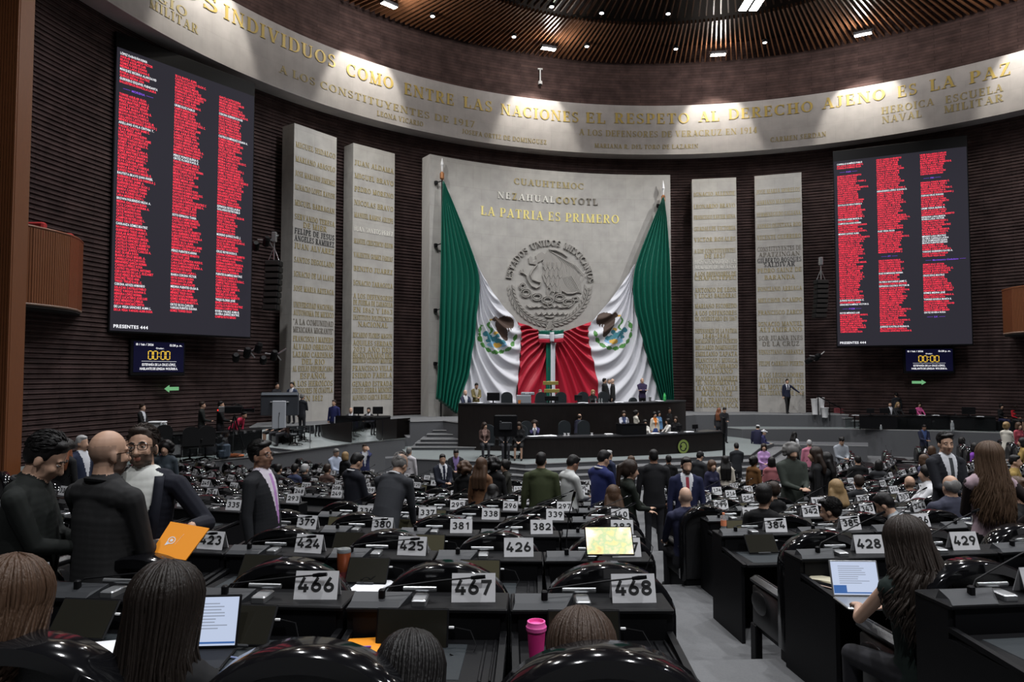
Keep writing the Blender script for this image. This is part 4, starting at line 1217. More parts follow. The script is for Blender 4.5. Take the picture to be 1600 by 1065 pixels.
def wfold(a, b, x, y, s=1):
    ph = (b - 0.50 * (1 - (1 - a) ** 1.8)) * 52
    return 0.05 + 0.22 * ridge(ph + 1.3 * math.sin(b * 9) + 0.9 * math.sin(a * 4 + b * 5), 1.8) * min(1, 0.25 + 1.6 * b) * (0.45 + 0.55 * math.sin(PI * min(1, max(0.08, a))))
WMATS = [M_FWHITE, M_EAGLE, M_TEAL, M_LEAF, M_YEL, M_SKYB]
cloth('white_cloth', WL_L, WL_R, WMATS, 110, 190, wfold, drape, (776, 522, 1))
RL_L = [(808, 503), (814, 520), (812, 545), (810, 580), (806, 610), (805, 632)]
RL_R = [(843, 517), (856, 522), (857, 545), (855, 580), (853, 610), (852, 632)]
def rfoldL(a, b, x, y):
    an = math.atan2(y - 508, 868 - x)
    return 0.05 + 0.22 * ridge(an * 38 + 1.2 * math.sin(a * 6), 1.5) * min(1, 0.3 + math.hypot(x - 864, y - 518) / 70)
cloth('red_cloth', RL_L, RL_R, [M_FRED], 60, 90, rfoldL, drape)
# right half
GR_L = [(1035, 309), (1015, 355), (991, 414), (987, 446), (990, 482), (999, 512), (1008, 552), (1019, 585), (1030, 621), (1032, 632)]
GR_R = [(1037, 309), (1042, 350), (1047, 430), (1049, 530), (1051, 600), (1052, 632)]
cloth('green_cloth', GR_L, GR_R, [M_GREEN], 70, 90, lambda a, b, x, y: 0.05 + (0.07 + 0.26 * b) * ridge(a * 45 + 1.2 * math.sin(a * 6 + b * 1.7) + b), drape)
WR_L = [(991, 413), (976, 437), (955, 467), (924, 502), (917, 514), (919, 535), (926, 565), (932, 590), (936, 632)]
WR_R = [(991, 414), (987, 446), (990, 482), (999, 512), (1008, 552), (1019, 585), (1030, 621), (1032, 632)]
cloth('white_cloth', WR_L, WR_R, WMATS, 110, 190, lambda a, b, x, y: wfold(1 - a, b, x, y), drape, (957, 516, -1))
RR_L = [(884, 517), (868, 522), (867, 545), (866, 580), (866, 610), (866, 632)]
RR_R = [(924, 502), (917, 514), (919, 535), (926, 565), (932, 590), (936, 632)]
def rfoldR(a, b, x, y):
    an = math.atan2(y - 505, x - 856)
    return 0.05 + 0.22 * ridge(an * 38 + 1.2 * math.sin(a * 6), 1.5) * min(1, 0.3 + math.hypot(x - 868, y - 518) / 70)
cloth('red_cloth', RR_L, RR_R, [M_FRED], 60, 90, rfoldR, drape)
RB = R_PANEL - 0.62
flat = lambda a, b, x, y: 0.04 * math.sin(a * 7)
cloth('bow_tail_green', [(853, 526), (853, 632)], [(860, 526), (860, 632)], [M_GREEN], 6, 20, flat, drape, R=RB)
cloth('bow_tail_white', [(860, 526), (859, 632)], [(867, 526), (867, 632)], [M_FWHITE], 6, 20, flat, drape, R=RB)
puff = lambda a, b, x, y: 0.16 * math.sin(PI * a)
for nm, m, ya, yb in (('bow_green', M_GREEN, 516, 523), ('bow_white', M_FWHITE, 522, 530), ('bow_red', M_FRED, 529, 536)):
    cloth(nm, [(841, ya), (842, yb)], [(861, (ya + yb) / 2 - 3), (861, (ya + yb) / 2 + 3)], [m], 12, 4, puff, drape, R=RB)
    cloth(nm, [(861, (ya + yb) / 2 - 3), (861, (ya + yb) / 2 + 3)], [(881, ya - 1), (880, yb - 1)], [m], 12, 4, puff, drape, R=RB)
cloth('bow_knot', [(858, 519), (858, 534)], [(866, 519), (866, 534)], [M_FWHITE], 6, 6, lambda a, b, x, y: 0.22 * math.sin(PI * a), drape, R=RB)
for px_, y0, y1, lab in ((692, 246, 640, 'tall flagpole with pale spear finial at the left end of the flag drape'), (1036.5, 281, 632, 'tall flagpole with pale spear finial at the right end of the flag drape')):
    t, zt_ = cylhit(px_, y0, R_PANEL - 0.3)
    _, zb_ = cylhit(px_, y0 + 36, R_PANEL - 0.3)
    base = cyl(t, ZP, R_PANEL - 0.22)
    tn = thing('flagpole', lab, 'flagpole', base, -t, 'flagpoles beside the drape')
    h = zb_ - ZP
    MB().tube([(0, 0, 0), (0, 0, h + 0.1)], 0.035, 8).build('pole', M_BLACKM, tn)
    MB().lathe([(0.05, h + 0.05), (0.11, h + 0.12), (0.11, h + 0.38), (0.06, h + 0.45)], 10).build('socket', mat('copper', (0.4, 0.18, 0.08), 0.35, 0.7), tn)
    MB().lathe([(0.03, h + 0.44), (0.05, h + 0.7), (0.085, h + 0.8), (0.01, zt_ - ZP)], 8).build('spear_finial', M_WHITE, tn)
    for zz in (h - 0.1, h - 3.2, h - 6.4, h - 9.0):
        MB().rbox(-0.34, -0.18, 0.05, 0.2, zz - 0.09, zz + 0.09, 0.02).tube([(-0.25, 0.1, zz), (0, 0, zz + 0.1)], 0.025).build('wall_bracket', M_BLACKM, tn)
# ================================================================== deputies' desks, armchairs and number plates
def aisle_phi(k):
    """arc angle of the last seat left of the main aisle, which runs straight towards the rostrum"""
    lo, hi = -0.6, 0.9
    for _ in range(50):
        m = (lo + hi) / 2
        q = rowpt(k, m) - Vector((CX, CY, 0))
        if q.dot(RGT) < 0.11 + 0.137 * q.dot(FWD):
            lo = m
        else:
            hi = m
    return lo
def view(p, z=0):
    d = Vector((p.x, p.y, 0)) - Vector((CX, CY, 0))
    X, Y = d.dot(RGT), d.dot(FWD)
    return X, Y, (800 + FPX * X / Y if Y > 0.3 else -9999)

HT_LEDGE, HT_TOP = 0.83, 0.70
def arch(a, b, zb, n=20, x0=0.0, z0=0.0):
    """outline of the chair back: straight sides under an elliptical arch"""
    pts = [(-a, zb)]
    for i in range(n + 1):
        t = PI - PI * i / n
        pts.append((a * math.cos(t), z0 + b * math.sin(t)))
    pts.append((a, zb))
    return pts
def chair_proto(far):
    t = thing('armchair', 'x', 'chair')
    mb = MB()
    o, i_ = arch(0.335, 0.25, 0.30, 18, 0, 0.925), arch(0.275, 0.195, 0.30, 18, 0, 0.915)
    n = len(o)
    y0, y1 = -0.36, -0.21
    bev = 0.018
    ring = []
    for (ox, oz), (ix, iz) in zip(o, i_):
        k = bev
        ring.append([(ox * (1 - k / .335), y0, oz - k * .4), (ox, y0 + k, oz), (ox, y1 - k, oz), (ox * (1 - k / .335), y1, oz - k * .4), (ix, y1, iz), (ix, y0 + 0.03, iz), (ix * 1.06, y0, iz + 0.01)])
    vs = [v for r in ring for v in r]
    m = 7
    fs = []
    for a in range(n - 1):
        for b in range(m):
            c = (b + 1) % m
            fs.append((a * m + b, a * m + c, (a + 1) * m + c, (a + 1) * m + b))
    fs += [tuple(range(m)), tuple((n - 1) * m + b for b in range(m - 1, -1, -1))]
    mb.add(vs, fs)
    mb.build('backrest_rim', M_BLACK, t, smooth=50)
    mb = MB()
    pad = arch(0.277, 0.197, 0.30, 14, 0, 0.915)
    def padface(y, k, rev):
        c = [(x * k, y, 0.62 + (z - 0.62) * k) for x, z in pad]
        return c
    A, B, C_, D = padface(-0.315, 0.80, 0), padface(-0.300, 1.0, 0), padface(-0.24, 1.0, 0), padface(-0.18, 0.85, 0)
    vs, fs = [], []
    for q in (A, B, C_, D):
        vs += q
    k = len(pad)
    for r in range(3):
        for j in range(k):
            jj = (j + 1) % k
            fs.append((r * k + j, r * k + jj, (r + 1) * k + jj, (r + 1) * k + j))
    fs += [tuple(range(k - 1, -1, -1)), tuple(3 * k + j for j in range(k))]
    mb.add(vs, fs)
    mb.build('back_cushion', M_LEATHER, t, smooth=35)
    MB().rbox(-0.27, 0.27, -0.2, 0.33, 0.34, 0.48, 0.05).build('seat_cushion', M_LEATHER, t, smooth=45)
    if not far:
        MB().rbox(-0.28, 0.28, -0.22, 0.31, 0.24, 0.335, 0.02).build('seat_frame', M_BLACKM, t)
    for s in (-1, 1):
        mb = MB()
        x0, x1 = (0.235, 0.33) if s > 0 else (-0.33, -0.235)
        mb.rbox(x0, x1, -0.24, 0.30, 0.63, 0.70, 0.028)
        mb.rbox(x0 + 0.015, x1 - 0.015, -0.22, 0.27, 0.30, 0.63, 0.015)
        ob = mb.build('armrest', M_LEATHER, t, smooth=45)
        if not far:
            xx = 0.332 * s
            MB().ell((xx, 0.1, 0.52), (0.012, 0.14, 0.09), 14, 8).build('side_pad', M_LEATHER, ob, smooth=True)
            for y in (-0.28, 0.25):
                MB().rbox(s * 0.29 - 0.03, s * 0.29 + 0.03, y - 0.05, y + 0.05, 0.0, 0.31, 0.008).build('leg', M_BLACKM, t)
    if far:
        MB().rbox(-0.28, 0.28, -0.28, 0.28, 0.0, 0.335, 0.02).build('base', M_BLACKM, t)
    return t
def desk_proto(kind, far):
    """kind: 0 tablet flat and dark, 1 tablet coloured as an olive reflection, 2 tablet glowing as a bright reflection, 3 none, 4 large upright tablet"""
    t = thing('desk', 'x', 'desk')
    mb = MB()
    W = 0.375
    for s in (-1, 1):
        x0, x1 = (W - 0.03, W) if s > 0 else (-W, -W + 0.03)
        mb.box(x0, x1, -0.50, -0.06, 0.0, HT_TOP - 0.02)
        mb.box(x0, x1, -0.06, 0.17, 0.0, HT_LEDGE)
        mb.add([Vector(p) for p in ((x0, -0.54, HT_TOP - 0.03), (x1, -0.54, HT_TOP - 0.03), (x1, -0.06, HT_TOP + 0.01), (x0, -0.06, HT_TOP + 0.01), (x0, -0.54, HT_TOP - 0.005), (x1, -0.54, HT_TOP - 0.005), (x1, -0.06, HT_TOP + 0.035), (x0, -0.06, HT_TOP + 0.035))],
               [(0, 3, 2, 1), (4, 5, 6, 7), (0, 1, 5, 4), (1, 2, 6, 5), (2, 3, 7, 6), (3, 0, 4, 7)])
    mb.box(-W + 0.03, W - 0.03, 0.13, 0.17, 0.0, HT_LEDGE - 0.01)
    mb.box(-W + 0.03, W - 0.03, -0.07, -0.05, HT_TOP - 0.02, HT_LEDGE - 0.01)
    mb.build('desk_body', M_BLACKM, t)
    mb = MB()
    mb.rbox(-W - 0.004, W + 0.004, -0.085, 0.175, HT_LEDGE - 0.012, HT_LEDGE + 0.012, 0.006)
    mb.build('ledge', M_BLACKM, t)
    mb = MB()
    mb.rbox(-W + 0.03, W - 0.03, -0.56, -0.07, HT_TOP - 0.03, HT_TOP, 0.008)
    mb.rbox(W - 0.10, W - 0.085, -0.54, -0.1, HT_TOP - 0.002, HT_TOP + 0.008, 0.003)
    mb.rbox(W - 0.055, W - 0.045, -0.54, -0.1, HT_TOP - 0.002, HT_TOP + 0.012, 0.003)
    ws = mb.build('writing_surface', M_BLACKM, t)
    if not far:
        MB().rbox(-0.27, 0.2, -0.52, -0.14, HT_TOP - 0.004, HT_TOP + 0.003, 0.002).build('leather_inlay', M_LEATHERD, ws)
    # microphone console with a folded gooseneck
    mb = MB()
    z = HT_LEDGE + 0.012
    bx = [(-0.37, -0.085), (-0.13, -0.085), (-0.08, 0.03), (-0.37, 0.03)]
    vs = [Vector((x, y, z)) for x, y in bx] + [Vector((x * 0.96 - 0.004, y * 0.6 + 0.0, z + (0.045 if y > 0 else 0.02))) for x, y in bx]
    mb.add(vs, [(3, 2, 1, 0), (4, 5, 6, 7), (0, 1, 5, 4), (1, 2, 6, 5), (2, 3, 7, 6), (3, 0, 4, 7)])
    con = mb.build('microphone_console', M_CONSOLE, t)
    k = rnd.random()
    if kind in (1, 3):
        P = [(-0.22, -0.02, z + 0.04), (-0.18, 0.0, z + 0.09), (-0.02, 0.04, z + 0.14), (0.14, 0.06, z + 0.20), (0.30, 0.05, z + 0.27)]
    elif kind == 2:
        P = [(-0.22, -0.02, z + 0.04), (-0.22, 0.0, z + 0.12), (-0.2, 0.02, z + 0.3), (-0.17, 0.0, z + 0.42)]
    else:
        P = [(-0.22, -0.02, z + 0.04), (-0.20, 0.0, z + 0.07), (-0.05, 0.02, z + 0.085), (0.08, 0.025, z + 0.10), (0.22, 0.02, z + 0.115)]
    P = [Vector(p) for p in P]
    MB().tube(P, 0.0045, 5).rbox(-0.235, -0.205, -0.035, -0.005, z + 0.02, z + 0.07, 0.006).build('microphone', M_BLACKM, con)
    e = (P[-1] - P[-2]).normalized()
    MB().tube([P[-1] - e * 0.02, P[-1] + e * 0.01, P[-1] + e * 0.05], [0.008, 0.011, 0.009], 8).build('microphone_capsule', M_BLACK, con)
    # screen hinge and tablet
    MB().tube([(-0.13, 0.05, z + 0.05), (0.03, 0.05, z + 0.05)], 0.012, 8).rbox(-0.075, -0.005, -0.06, 0.06, z - 0.005, z + 0.03, 0.006).build('screen_hinge', M_STEEL, t)
    if kind != 3:
        w, h, tilt = {0: (0.29, 0.19, 40), 1: (0.28, 0.18, 24), 2: (0.33, 0.21, 38), 4: (0.33, 0.23, 16)}[kind]
        M = Matrix.Translation((-0.05, -0.135, HT_LEDGE + 0.03)) @ Matrix.Rotation(R_(-tilt), 4, 'X')
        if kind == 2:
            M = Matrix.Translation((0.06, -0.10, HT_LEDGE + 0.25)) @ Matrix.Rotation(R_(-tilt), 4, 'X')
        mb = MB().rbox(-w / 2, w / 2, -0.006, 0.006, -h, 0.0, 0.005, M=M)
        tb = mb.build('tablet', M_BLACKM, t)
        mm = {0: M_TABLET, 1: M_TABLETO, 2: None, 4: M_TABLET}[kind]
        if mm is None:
            mm = M_REFLTAB
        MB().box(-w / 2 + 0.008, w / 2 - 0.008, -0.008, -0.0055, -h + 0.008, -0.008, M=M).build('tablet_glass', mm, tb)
        if not far:
            MB().rbox(-0.06, 0.06, -0.016, -0.004, -h - 0.006, -h + 0.006, 0.003, M=M).tube([M @ Vector((0, 0.01, -h * 0.5)), Vector((-0.03, -0.05, HT_LEDGE)), Vector((-0.04, -0.02, z + 0.01))], 0.008, 6).build('tablet_bracket', M_CONSOLE, tb)
            c = M @ Vector((w / 2, 0, -h * 0.35))
            MB().tube([c, c + Vector((0.03, 0.0, 0.0)), c + Vector((0.10, -0.01, -0.01)), c + Vector((0.13, -0.05, -0.06)), c + Vector((0.10, -0.1, -0.12)), c + Vector((0.02, -0.12, HT_TOP + 0.01 - c.z))], 0.003, 5).build('charging_cable', M_BLACKM, tb)
            MB().rbox(0, 0.025, -0.006, 0.006, -0.005, 0.005, 0.002, M=Matrix.Translation(c)).build('cable_plug', M_WHITE, tb)
    return t
M_REFLTAB = mat('tablet_reflection_glow', (0.1, 0.1, 0.08), 0.3, emit=(1.0, 0.86, 0.55), es=1.15)  # emission stands in for stage lights reflected in the glass
def reflection_nodes(m):
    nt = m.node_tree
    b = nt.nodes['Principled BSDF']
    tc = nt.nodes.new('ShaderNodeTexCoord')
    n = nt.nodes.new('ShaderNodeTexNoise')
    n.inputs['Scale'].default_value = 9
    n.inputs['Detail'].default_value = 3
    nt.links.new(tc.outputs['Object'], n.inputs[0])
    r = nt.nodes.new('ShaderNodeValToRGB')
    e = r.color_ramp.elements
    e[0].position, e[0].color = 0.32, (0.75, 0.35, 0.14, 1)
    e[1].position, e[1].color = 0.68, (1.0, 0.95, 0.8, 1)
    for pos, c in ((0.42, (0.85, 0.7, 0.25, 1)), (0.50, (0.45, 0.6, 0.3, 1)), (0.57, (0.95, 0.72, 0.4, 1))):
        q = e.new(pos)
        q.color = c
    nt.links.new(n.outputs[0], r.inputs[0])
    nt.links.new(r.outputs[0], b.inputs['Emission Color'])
reflection_nodes(M_REFLTAB)
def plate(num, pos, rotz, label):
    """tent of bent aluminium standing on the ledge"""
    w, h, dp = 0.105, 0.125, 0.045
    mb = MB()
    vs = [(-w, -dp, 0), (w, -dp, 0), (w, 0, h), (-w, 0, h), (-w, dp, 0), (w, dp, 0)]
    th = 0.004
    v2 = [(x, y * 0.85, z - th if z else 0) for x, y, z in vs]
    mb.add(vs + v2, [(0, 1, 2, 3), (3, 2, 5, 4), (7, 6, 9, 8), (8, 9, 10, 11), (1, 0, 6, 7), (4, 5, 11, 10), (0, 3, 9, 6), (3, 4, 10, 9), (2, 1, 7, 8), (5, 2, 8, 11)])
    o = mb.build('number_plate', M_PLATE, loc=pos, rotz=rotz, local=True)
    tag(o, label, 'sign', 'desk number plates')
    mb = MB()
    d = Vector((0, dp, h)).normalized()
    nn = Vector((0, -h, dp)).normalized() * 0.0015
    for c, xo in zip(str(num), (-0.062, 0.0, 0.062)) if len(str(num)) == 3 else zip(str(num), (-0.031, 0.031, 0.09)):
        stroke_digit(mb, c, lambda x, y: Vector((xo + x, -dp, 0)) + d * (0.034 + y) + nn)
    mb.build('digits', M_INK, o)
    return o
def stroke_digit(mb, c, fn):
    """heavy stencil-like numerals, 52 mm wide and 68 mm high"""
    W_, H_, t = 0.0255, 0.068, 0.0145
    def bar(x0, y0, x1, y1):
        dx, dy = x1 - x0, y1 - y0
        L = math.hypot(dx, dy)
        nx, ny = -dy / L * t / 2, dx / L * t / 2
        mb.add([fn(x0 - nx, y0 - ny), fn(x1 - nx, y1 - ny), fn(x1 + nx, y1 + ny), fn(x0 + nx, y0 + ny)], [(0, 1, 2, 3)])
    def arc(cx, cy, rx, ry, a0, a1, n=14):
        for i in range(n):
            a, b = R_(a0 + (a1 - a0) * i / n), R_(a0 + (a1 - a0) * (i + 1) / n)
            q = []
            for an, k in ((a, 1), (b, 1), (b, -1), (a, -1)):
                q.append(fn(cx + (rx + k * t / 2) * math.cos(an), cy + (ry + k * t / 2) * math.sin(an)))
            if a1 < a0:
                q = q[::-1]
            mb.add(q, [(0, 1, 2, 3)])
    r = W_ - t / 2
    if c == '0': arc(0, H_ / 2, r, H_ / 2 - t / 2, 0, 360, 22)
    elif c == '1': bar(0.004, 0, 0.004, H_); bar(-0.014, H_ - 0.02, 0.002, H_ - 0.006)
    elif c == '2': arc(0, H_ - r - t / 2, r, r, 170, -35); bar(-W_ + 0.008, t / 2, r * 0.86, H_ - r * 1.65 - t / 2); bar(-W_, t / 2, W_, t / 2)
    elif c == '3': arc(0, H_ - 0.0185, r * 0.92, 0.0125, 150, -90); arc(0, 0.0215, r, 0.0148, 90, -150)
    elif c == '4': bar(0.009, 0, 0.009, H_ * 0.55); bar(-W_, H_ * 0.27, W_, H_ * 0.27); bar(-W_ + 0.004, H_ * 0.27, 0.002, H_)
    elif c == '5': bar(-W_ + 0.005, H_ - t / 2, W_ - 0.004, H_ - t / 2); bar(-W_ + 0.009, H_ * 0.5, -W_ + 0.009, H_); arc(-0.002, 0.0225, r, 0.0155, 120, -140)
    elif c == '6': arc(0, 0.0225, r, 0.0155, 0, 360, 20); bar(-r * 0.9, 0.03, 0.006, H_)
    elif c == '7': bar(-W_, H_ - t / 2, W_, H_ - t / 2); bar(-0.008, 0, W_ - 0.009, H_ - 0.01)
    elif c == '8': arc(0, H_ - 0.0175, r * 0.86, 0.0115, 0, 360, 18); arc(0, 0.0205, r, 0.0138, 0, 360, 18)
    elif c == '9': arc(0, H_ - 0.0225, r, 0.0155, 0, 360, 20); bar(r * 0.9, H_ - 0.03, -0.006, 0)

CHAIR = {f: chair_proto(f) for f in (False, True)}
DESK = {(k, f): desk_proto(k, f) for k in (0, 1, 2, 3, 4) for f in (False, True)}
LAST = [468, 427, 383, 340, 298, 254, 214, 172, 130, 88, 46]
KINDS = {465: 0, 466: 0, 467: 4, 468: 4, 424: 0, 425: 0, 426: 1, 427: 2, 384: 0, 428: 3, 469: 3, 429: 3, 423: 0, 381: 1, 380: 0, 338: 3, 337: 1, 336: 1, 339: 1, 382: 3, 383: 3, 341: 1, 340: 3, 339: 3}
NOCHAIR = set()
SEATS = {}
rs = random.Random(5)
nseat = 0
for k in range(0, 11):
    R = RR - DRR * k
    pa = aisle_phi(k)
    cand = []
    off = 0.0
    for j in range(0, 21):                       # leftwards, aisles after 5 and 12 seats
        extra = (1.05 if j >= 5 else 0) + (1.05 if j >= 13 else 0)
        cand.append((LAST[k] - j, pa - (j * PITCH_S + extra) / R, 'left', j))
    for j in range(0, 21):
        extra = [2.06, 1.80, 1.50, 1.6, 1.5, 1.5, 1.5, 1.5, 1.5, 1.5, 1.5][k] + (1.0 if j >= 7 else 0) + (1.0 if j >= 14 else 0)
        cand.append((LAST[k] + 1 + j, pa + (extra + j * PITCH_S) / R, 'right', j))
    for num, ph, side, j in cand:
        phk = ph
        if num < 1 or abs(ph) > R_(72):
            continue
        c = rowpt(k, ph)
        c.z = 0
        X, Y, px = view(c)
        if Y < 2.2 or px < -90 - 400 / Y or px > 1690 + 400 / Y:
            continue
        if -c.y < lip_n(c.x) + 1.9 or math.hypot(c.x, c.y - HC.y) > R_WALL - 1.2:
            continue
        fw = (rowC(k) - c).normalized()
        rt = Vector((fw.y, -fw.x, 0))
        if px < 75 and Y > 10.5:
            continue
        ph = math.atan2(-fw.x, fw.y)
        z = rowz(k)
        p = c - rt * 0.21
        p.z = z
        far = Y > 9.5
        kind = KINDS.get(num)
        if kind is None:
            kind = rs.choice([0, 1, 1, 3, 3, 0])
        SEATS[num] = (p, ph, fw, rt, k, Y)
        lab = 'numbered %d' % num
        d = dup(DESK[(kind, far)], p, ph, 'black deputy desk %s, %s' % (lab, ['with a dark tablet', 'with a tablet coloured as an olive reflection', 'with a tablet glowing in place of a bright reflection', 'with microphone and no tablet', 'with a large upright tablet'][kind]))
        d['group'] = 'deputy desks'
        dist = 0.9 + 0.8 * math.cos(phk) if k else 1.7
        cp = p - fw * (min(1.7, dist) - 0.56) - rt * (0.60 if num == 299 else 0.13)
        if num not in NOCHAIR:
            ch = dup(CHAIR[far], cp, ph, 'black armchair at the desk %s' % lab)
            ch['group'] = 'black armchairs'
        plate(num, p + rt * 0.21 + fw * 0.06 + Vector((0, 0, HT_LEDGE + 0.012)), ph + R_(rs.uniform(-6, 6)), 'tent plate reading %d on its black desk' % num)
        nseat += 1
for o in list(CHAIR.values()) + list(DESK.values()):
    for ch in list(o.children_recursive):
        bpy.data.objects.remove(ch)
    bpy.data.objects.remove(o)
print('seats', nseat)
# ================================================================== rostrum desks
def arcdesk(name, A, B, sag, depth, zbase, ztop, label, topm, nseg=28, lipw=0.05):
    """curved solid desk: A, B = (u, n) ends of the front face, bulging `sag` towards the hall"""
    a, b = un(*A), un(*B)
    ch = b - a
    L = ch.length
    d = ch / L
    nrm = Vector((d.y, -d.x, 0))
    Rr = (L * L / 4 + sag * sag) / (2 * sag)
    c = (a + b) / 2 - nrm * (Rr - sag)
    half = math.asin(L / 2 / Rr)
    base = (a + b) / 2
    base.z = zbase
    tn = thing(name, label, 'desk', base)
    def ringpt(t, r):
        return c + (d * math.sin(t) + nrm * math.cos(t)) * r - Vector((base.x, base.y, 0))
    def slab(r0, r1, z0, z1, ext=0.0):
        vs, fs = [], []
        for i in range(nseg + 1):
            t = -half - ext + (2 * half + 2 * ext) * i / nseg
            p, q = ringpt(t, r0), ringpt(t, r1)
            vs += [(p.x, p.y, z0), (q.x, q.y, z0), (q.x, q.y, z1), (p.x, p.y, z1)]
        for i in range(nseg):
            for j in range(4):
                k = (j + 1) % 4
                fs.append((i * 4 + j, i * 4 + 4 + j, i * 4 + 4 + k, i * 4 + k))
        fs += [(0, 1, 2, 3), (nseg * 4 + 3, nseg * 4 + 2, nseg * 4 + 1, nseg * 4)]
        return MB().add(vs, fs)
    H_ = ztop - zbase
    slab(Rr - 0.12, Rr, 0, H_ - 0.05).build('curved_front', M_DESKWOOD, tn, smooth=30)
    slab(Rr - depth, Rr + 0.03, H_ - 0.05, H_, 0.004).build('desk_top', topm, tn, smooth=30)
    for t in (-half, half):
        p, q = ringpt(t, Rr - depth), ringpt(t, Rr)
        e = (q - p).normalized()
        s = Vector((e.y, -e.x, 0)) * 0.05
        MB().prism([(p.x - s.x, p.y - s.y), (q.x - s.x, q.y - s.y), (q.x + s.x, q.y + s.y), (p.x + s.x, p.y + s.y)], 0, H_ - 0.05).build('side_panel', M_DESKWOOD, tn)
    def place(t, back, z=None):
        """point on the desk: t in -1..1 along, metres behind the front edge"""
        p = ringpt(half * t, Rr - back) + Vector((base.x, base.y, 0))
        p.z = ztop if z is None else z
        e = d * math.sin(half * t) + nrm * math.cos(half * t)
        return p, math.atan2(e.x, -e.y)          # rotation that turns local -y to the hall
    return tn, place, Rr
M_TOPD = mat('desk_top_dark', (0.03, 0.03, 0.033), 0.3, spec=0.5)
UPD, upl, uR = arcdesk('rostrum_desk', (-6.15, 5.0), (4.75, 4.5), 2.0, 0.85, ZM, 2.78, 'long curved dark wooden upper rostrum desk below the flag drape', M_TOPD)
LOD, lol, lR = arcdesk('secretary_desk', (-4.5, 8.9), (4.25, 8.3), 0.55, 0.8, 0.5, 1.65, 'long curved dark wooden lower desk with a green round emblem', M_TOPD)
# green emblem medallion on the lower desk
def medallion():
    p, rz = lol(0.5, -0.02, 0.5 + 0.62)
    tn = thing('emblem_medallion', 'round yellow-green eagle emblem medallion on the front of the lower desk', 'emblem', p, rz)
    mg = mat('emblem_green', (0.23, 0.30, 0.07), 0.5)
    M = Matrix.Rotation(R_(90), 4, 'X')
    MB().lathe([(0.275, 0.0), (0.275, 0.02), (0.01, 0.022)], 28, M=M).build('disc', M_INK, tn)
    mb = MB()
    def ring(r0, r1, o):
        n = 28
        for i in range(n):
            a, b = 2 * PI * i / n, 2 * PI * (i + 1) / n
            mb.add([(r0 * math.cos(a), -o, r0 * math.sin(a)), (r1 * math.cos(a), -o, r1 * math.sin(a)), (r1 * math.cos(b), -o, r1 * math.sin(b)), (r0 * math.cos(b), -o, r0 * math.sin(b))], [(0, 1, 2, 3)])
    ring(0.255, 0.275, 0.026); ring(0.19, 0.25, 0.024)
    pts = [(-.1, .1), (-.06, .14), (0, .15), (.08, .12), (.13, .04), (.14, -.06), (.08, -.05), (.06, -.13), (-.02, -.15), (-.1, -.12), (-.14, -.05), (-.07, -.02), (-.08, .05), (-.14, .06)]
    mb.add([(x, -0.027, z) for x, z in pts], [tuple(range(len(pts) - 1, -1, -1))])
    mb.build('eagle_ring', mg, tn)
medallion()

# ---- swivel chairs with rounded slate backs
def office_chair(p, rz, label, group='slate chairs at the rostrum', m=None, tall=0.62):
    """faces local +y"""
    t = thing('swivel_chair', label, 'chair', p, rz, group)
    m = m or M_LEATHERD
    pts = arch(0.25, 0.2, 0.5, 12, 0, 0.5 + tall - 0.2)
    n = len(pts)
    vs = [(x, -0.3, z) for x, z in pts] + [(x * 0.96, -0.19, z) for x, z in pts]
    MB().add(vs, [tuple(range(n)), tuple(range(2 * n - 1, n - 1, -1))] + [(i, n + i, n + (i + 1) % n, (i + 1) % n) for i in range(n)]).build('backrest', m, t, smooth=40)
    MB().rbox(-0.25, 0.25, -0.24, 0.26, 0.42, 0.52, 0.04).build('seat', m, t, smooth=45)
    for s in (-1, 1):
        MB().rbox(s * 0.3 - 0.03, s * 0.3 + 0.03, -0.2, 0.15, 0.66, 0.7, 0.015).rbox(s * 0.3 - 0.015, s * 0.3 + 0.015, -0.05, 0.02, 0.46, 0.66, 0.005).build('armrest', M_BLACKM, t)
    mb = MB().lathe([(0.03, 0.06), (0.03, 0.42)], 8)
    for k in range(5):
        a = 2 * PI * k / 5
        mb.tube([(0, 0, 0.1), (0.3 * math.cos(a), 0.3 * math.sin(a), 0.05)], [0.025, 0.015], 5).ell((0.3 * math.cos(a), 0.3 * math.sin(a), 0.03), (0.03, 0.03, 0.03), 6, 4)
    mb.build('star_base', M_BLACKM, t)
    return t
def behind(place, px, back, z):
    """position behind a desk in direction px"""
    best = min((abs(view(place(t / 60, back)[0])[2] - px), t / 60) for t in range(-66, 67))
    p, rz = place(best[1], back, z)
    return p, rz
for px_, lab in ((787, 'slate chair behind the upper desk, leftmost, beside a black monitor'), (935, 'slate chair behind the upper desk, left of the gold lettered crest board'), (1 and 963, None)):
    pass
for px_, lab in ((789, 'slate chair at the upper desk beside the leftmost black monitor'), (845, 'slate chair at the upper desk just right of the grey box'), (879, 'slate chair at the upper desk right of the gold panel'),
                 (915, 'slate chair at the upper desk behind the fair-haired woman'), (947, 'slate chair at the upper desk in front of the three standing men')):
    p, rz = behind(upl, px_, 1.45, ZP)
    office_chair(p, rz + PI, lab, tall=0.78)
p, rz = behind(upl, 981, 1.5, ZP)
office_chair(p, rz, 'slate chair at the upper desk turned away, left of the man with crossed arms', tall=0.5)
for px_, lab in ((884, 'slate chair at the lower desk left of the man in a dark suit'), (916, 'slate chair at the lower desk right of the man in a dark suit'), (825, 'slate chair behind the man in a violet jacket at the lower desk')):
    p, rz = behind(lol, px_, 1.35, ZM)
    office_chair(p, rz + PI, lab, tall=0.8)
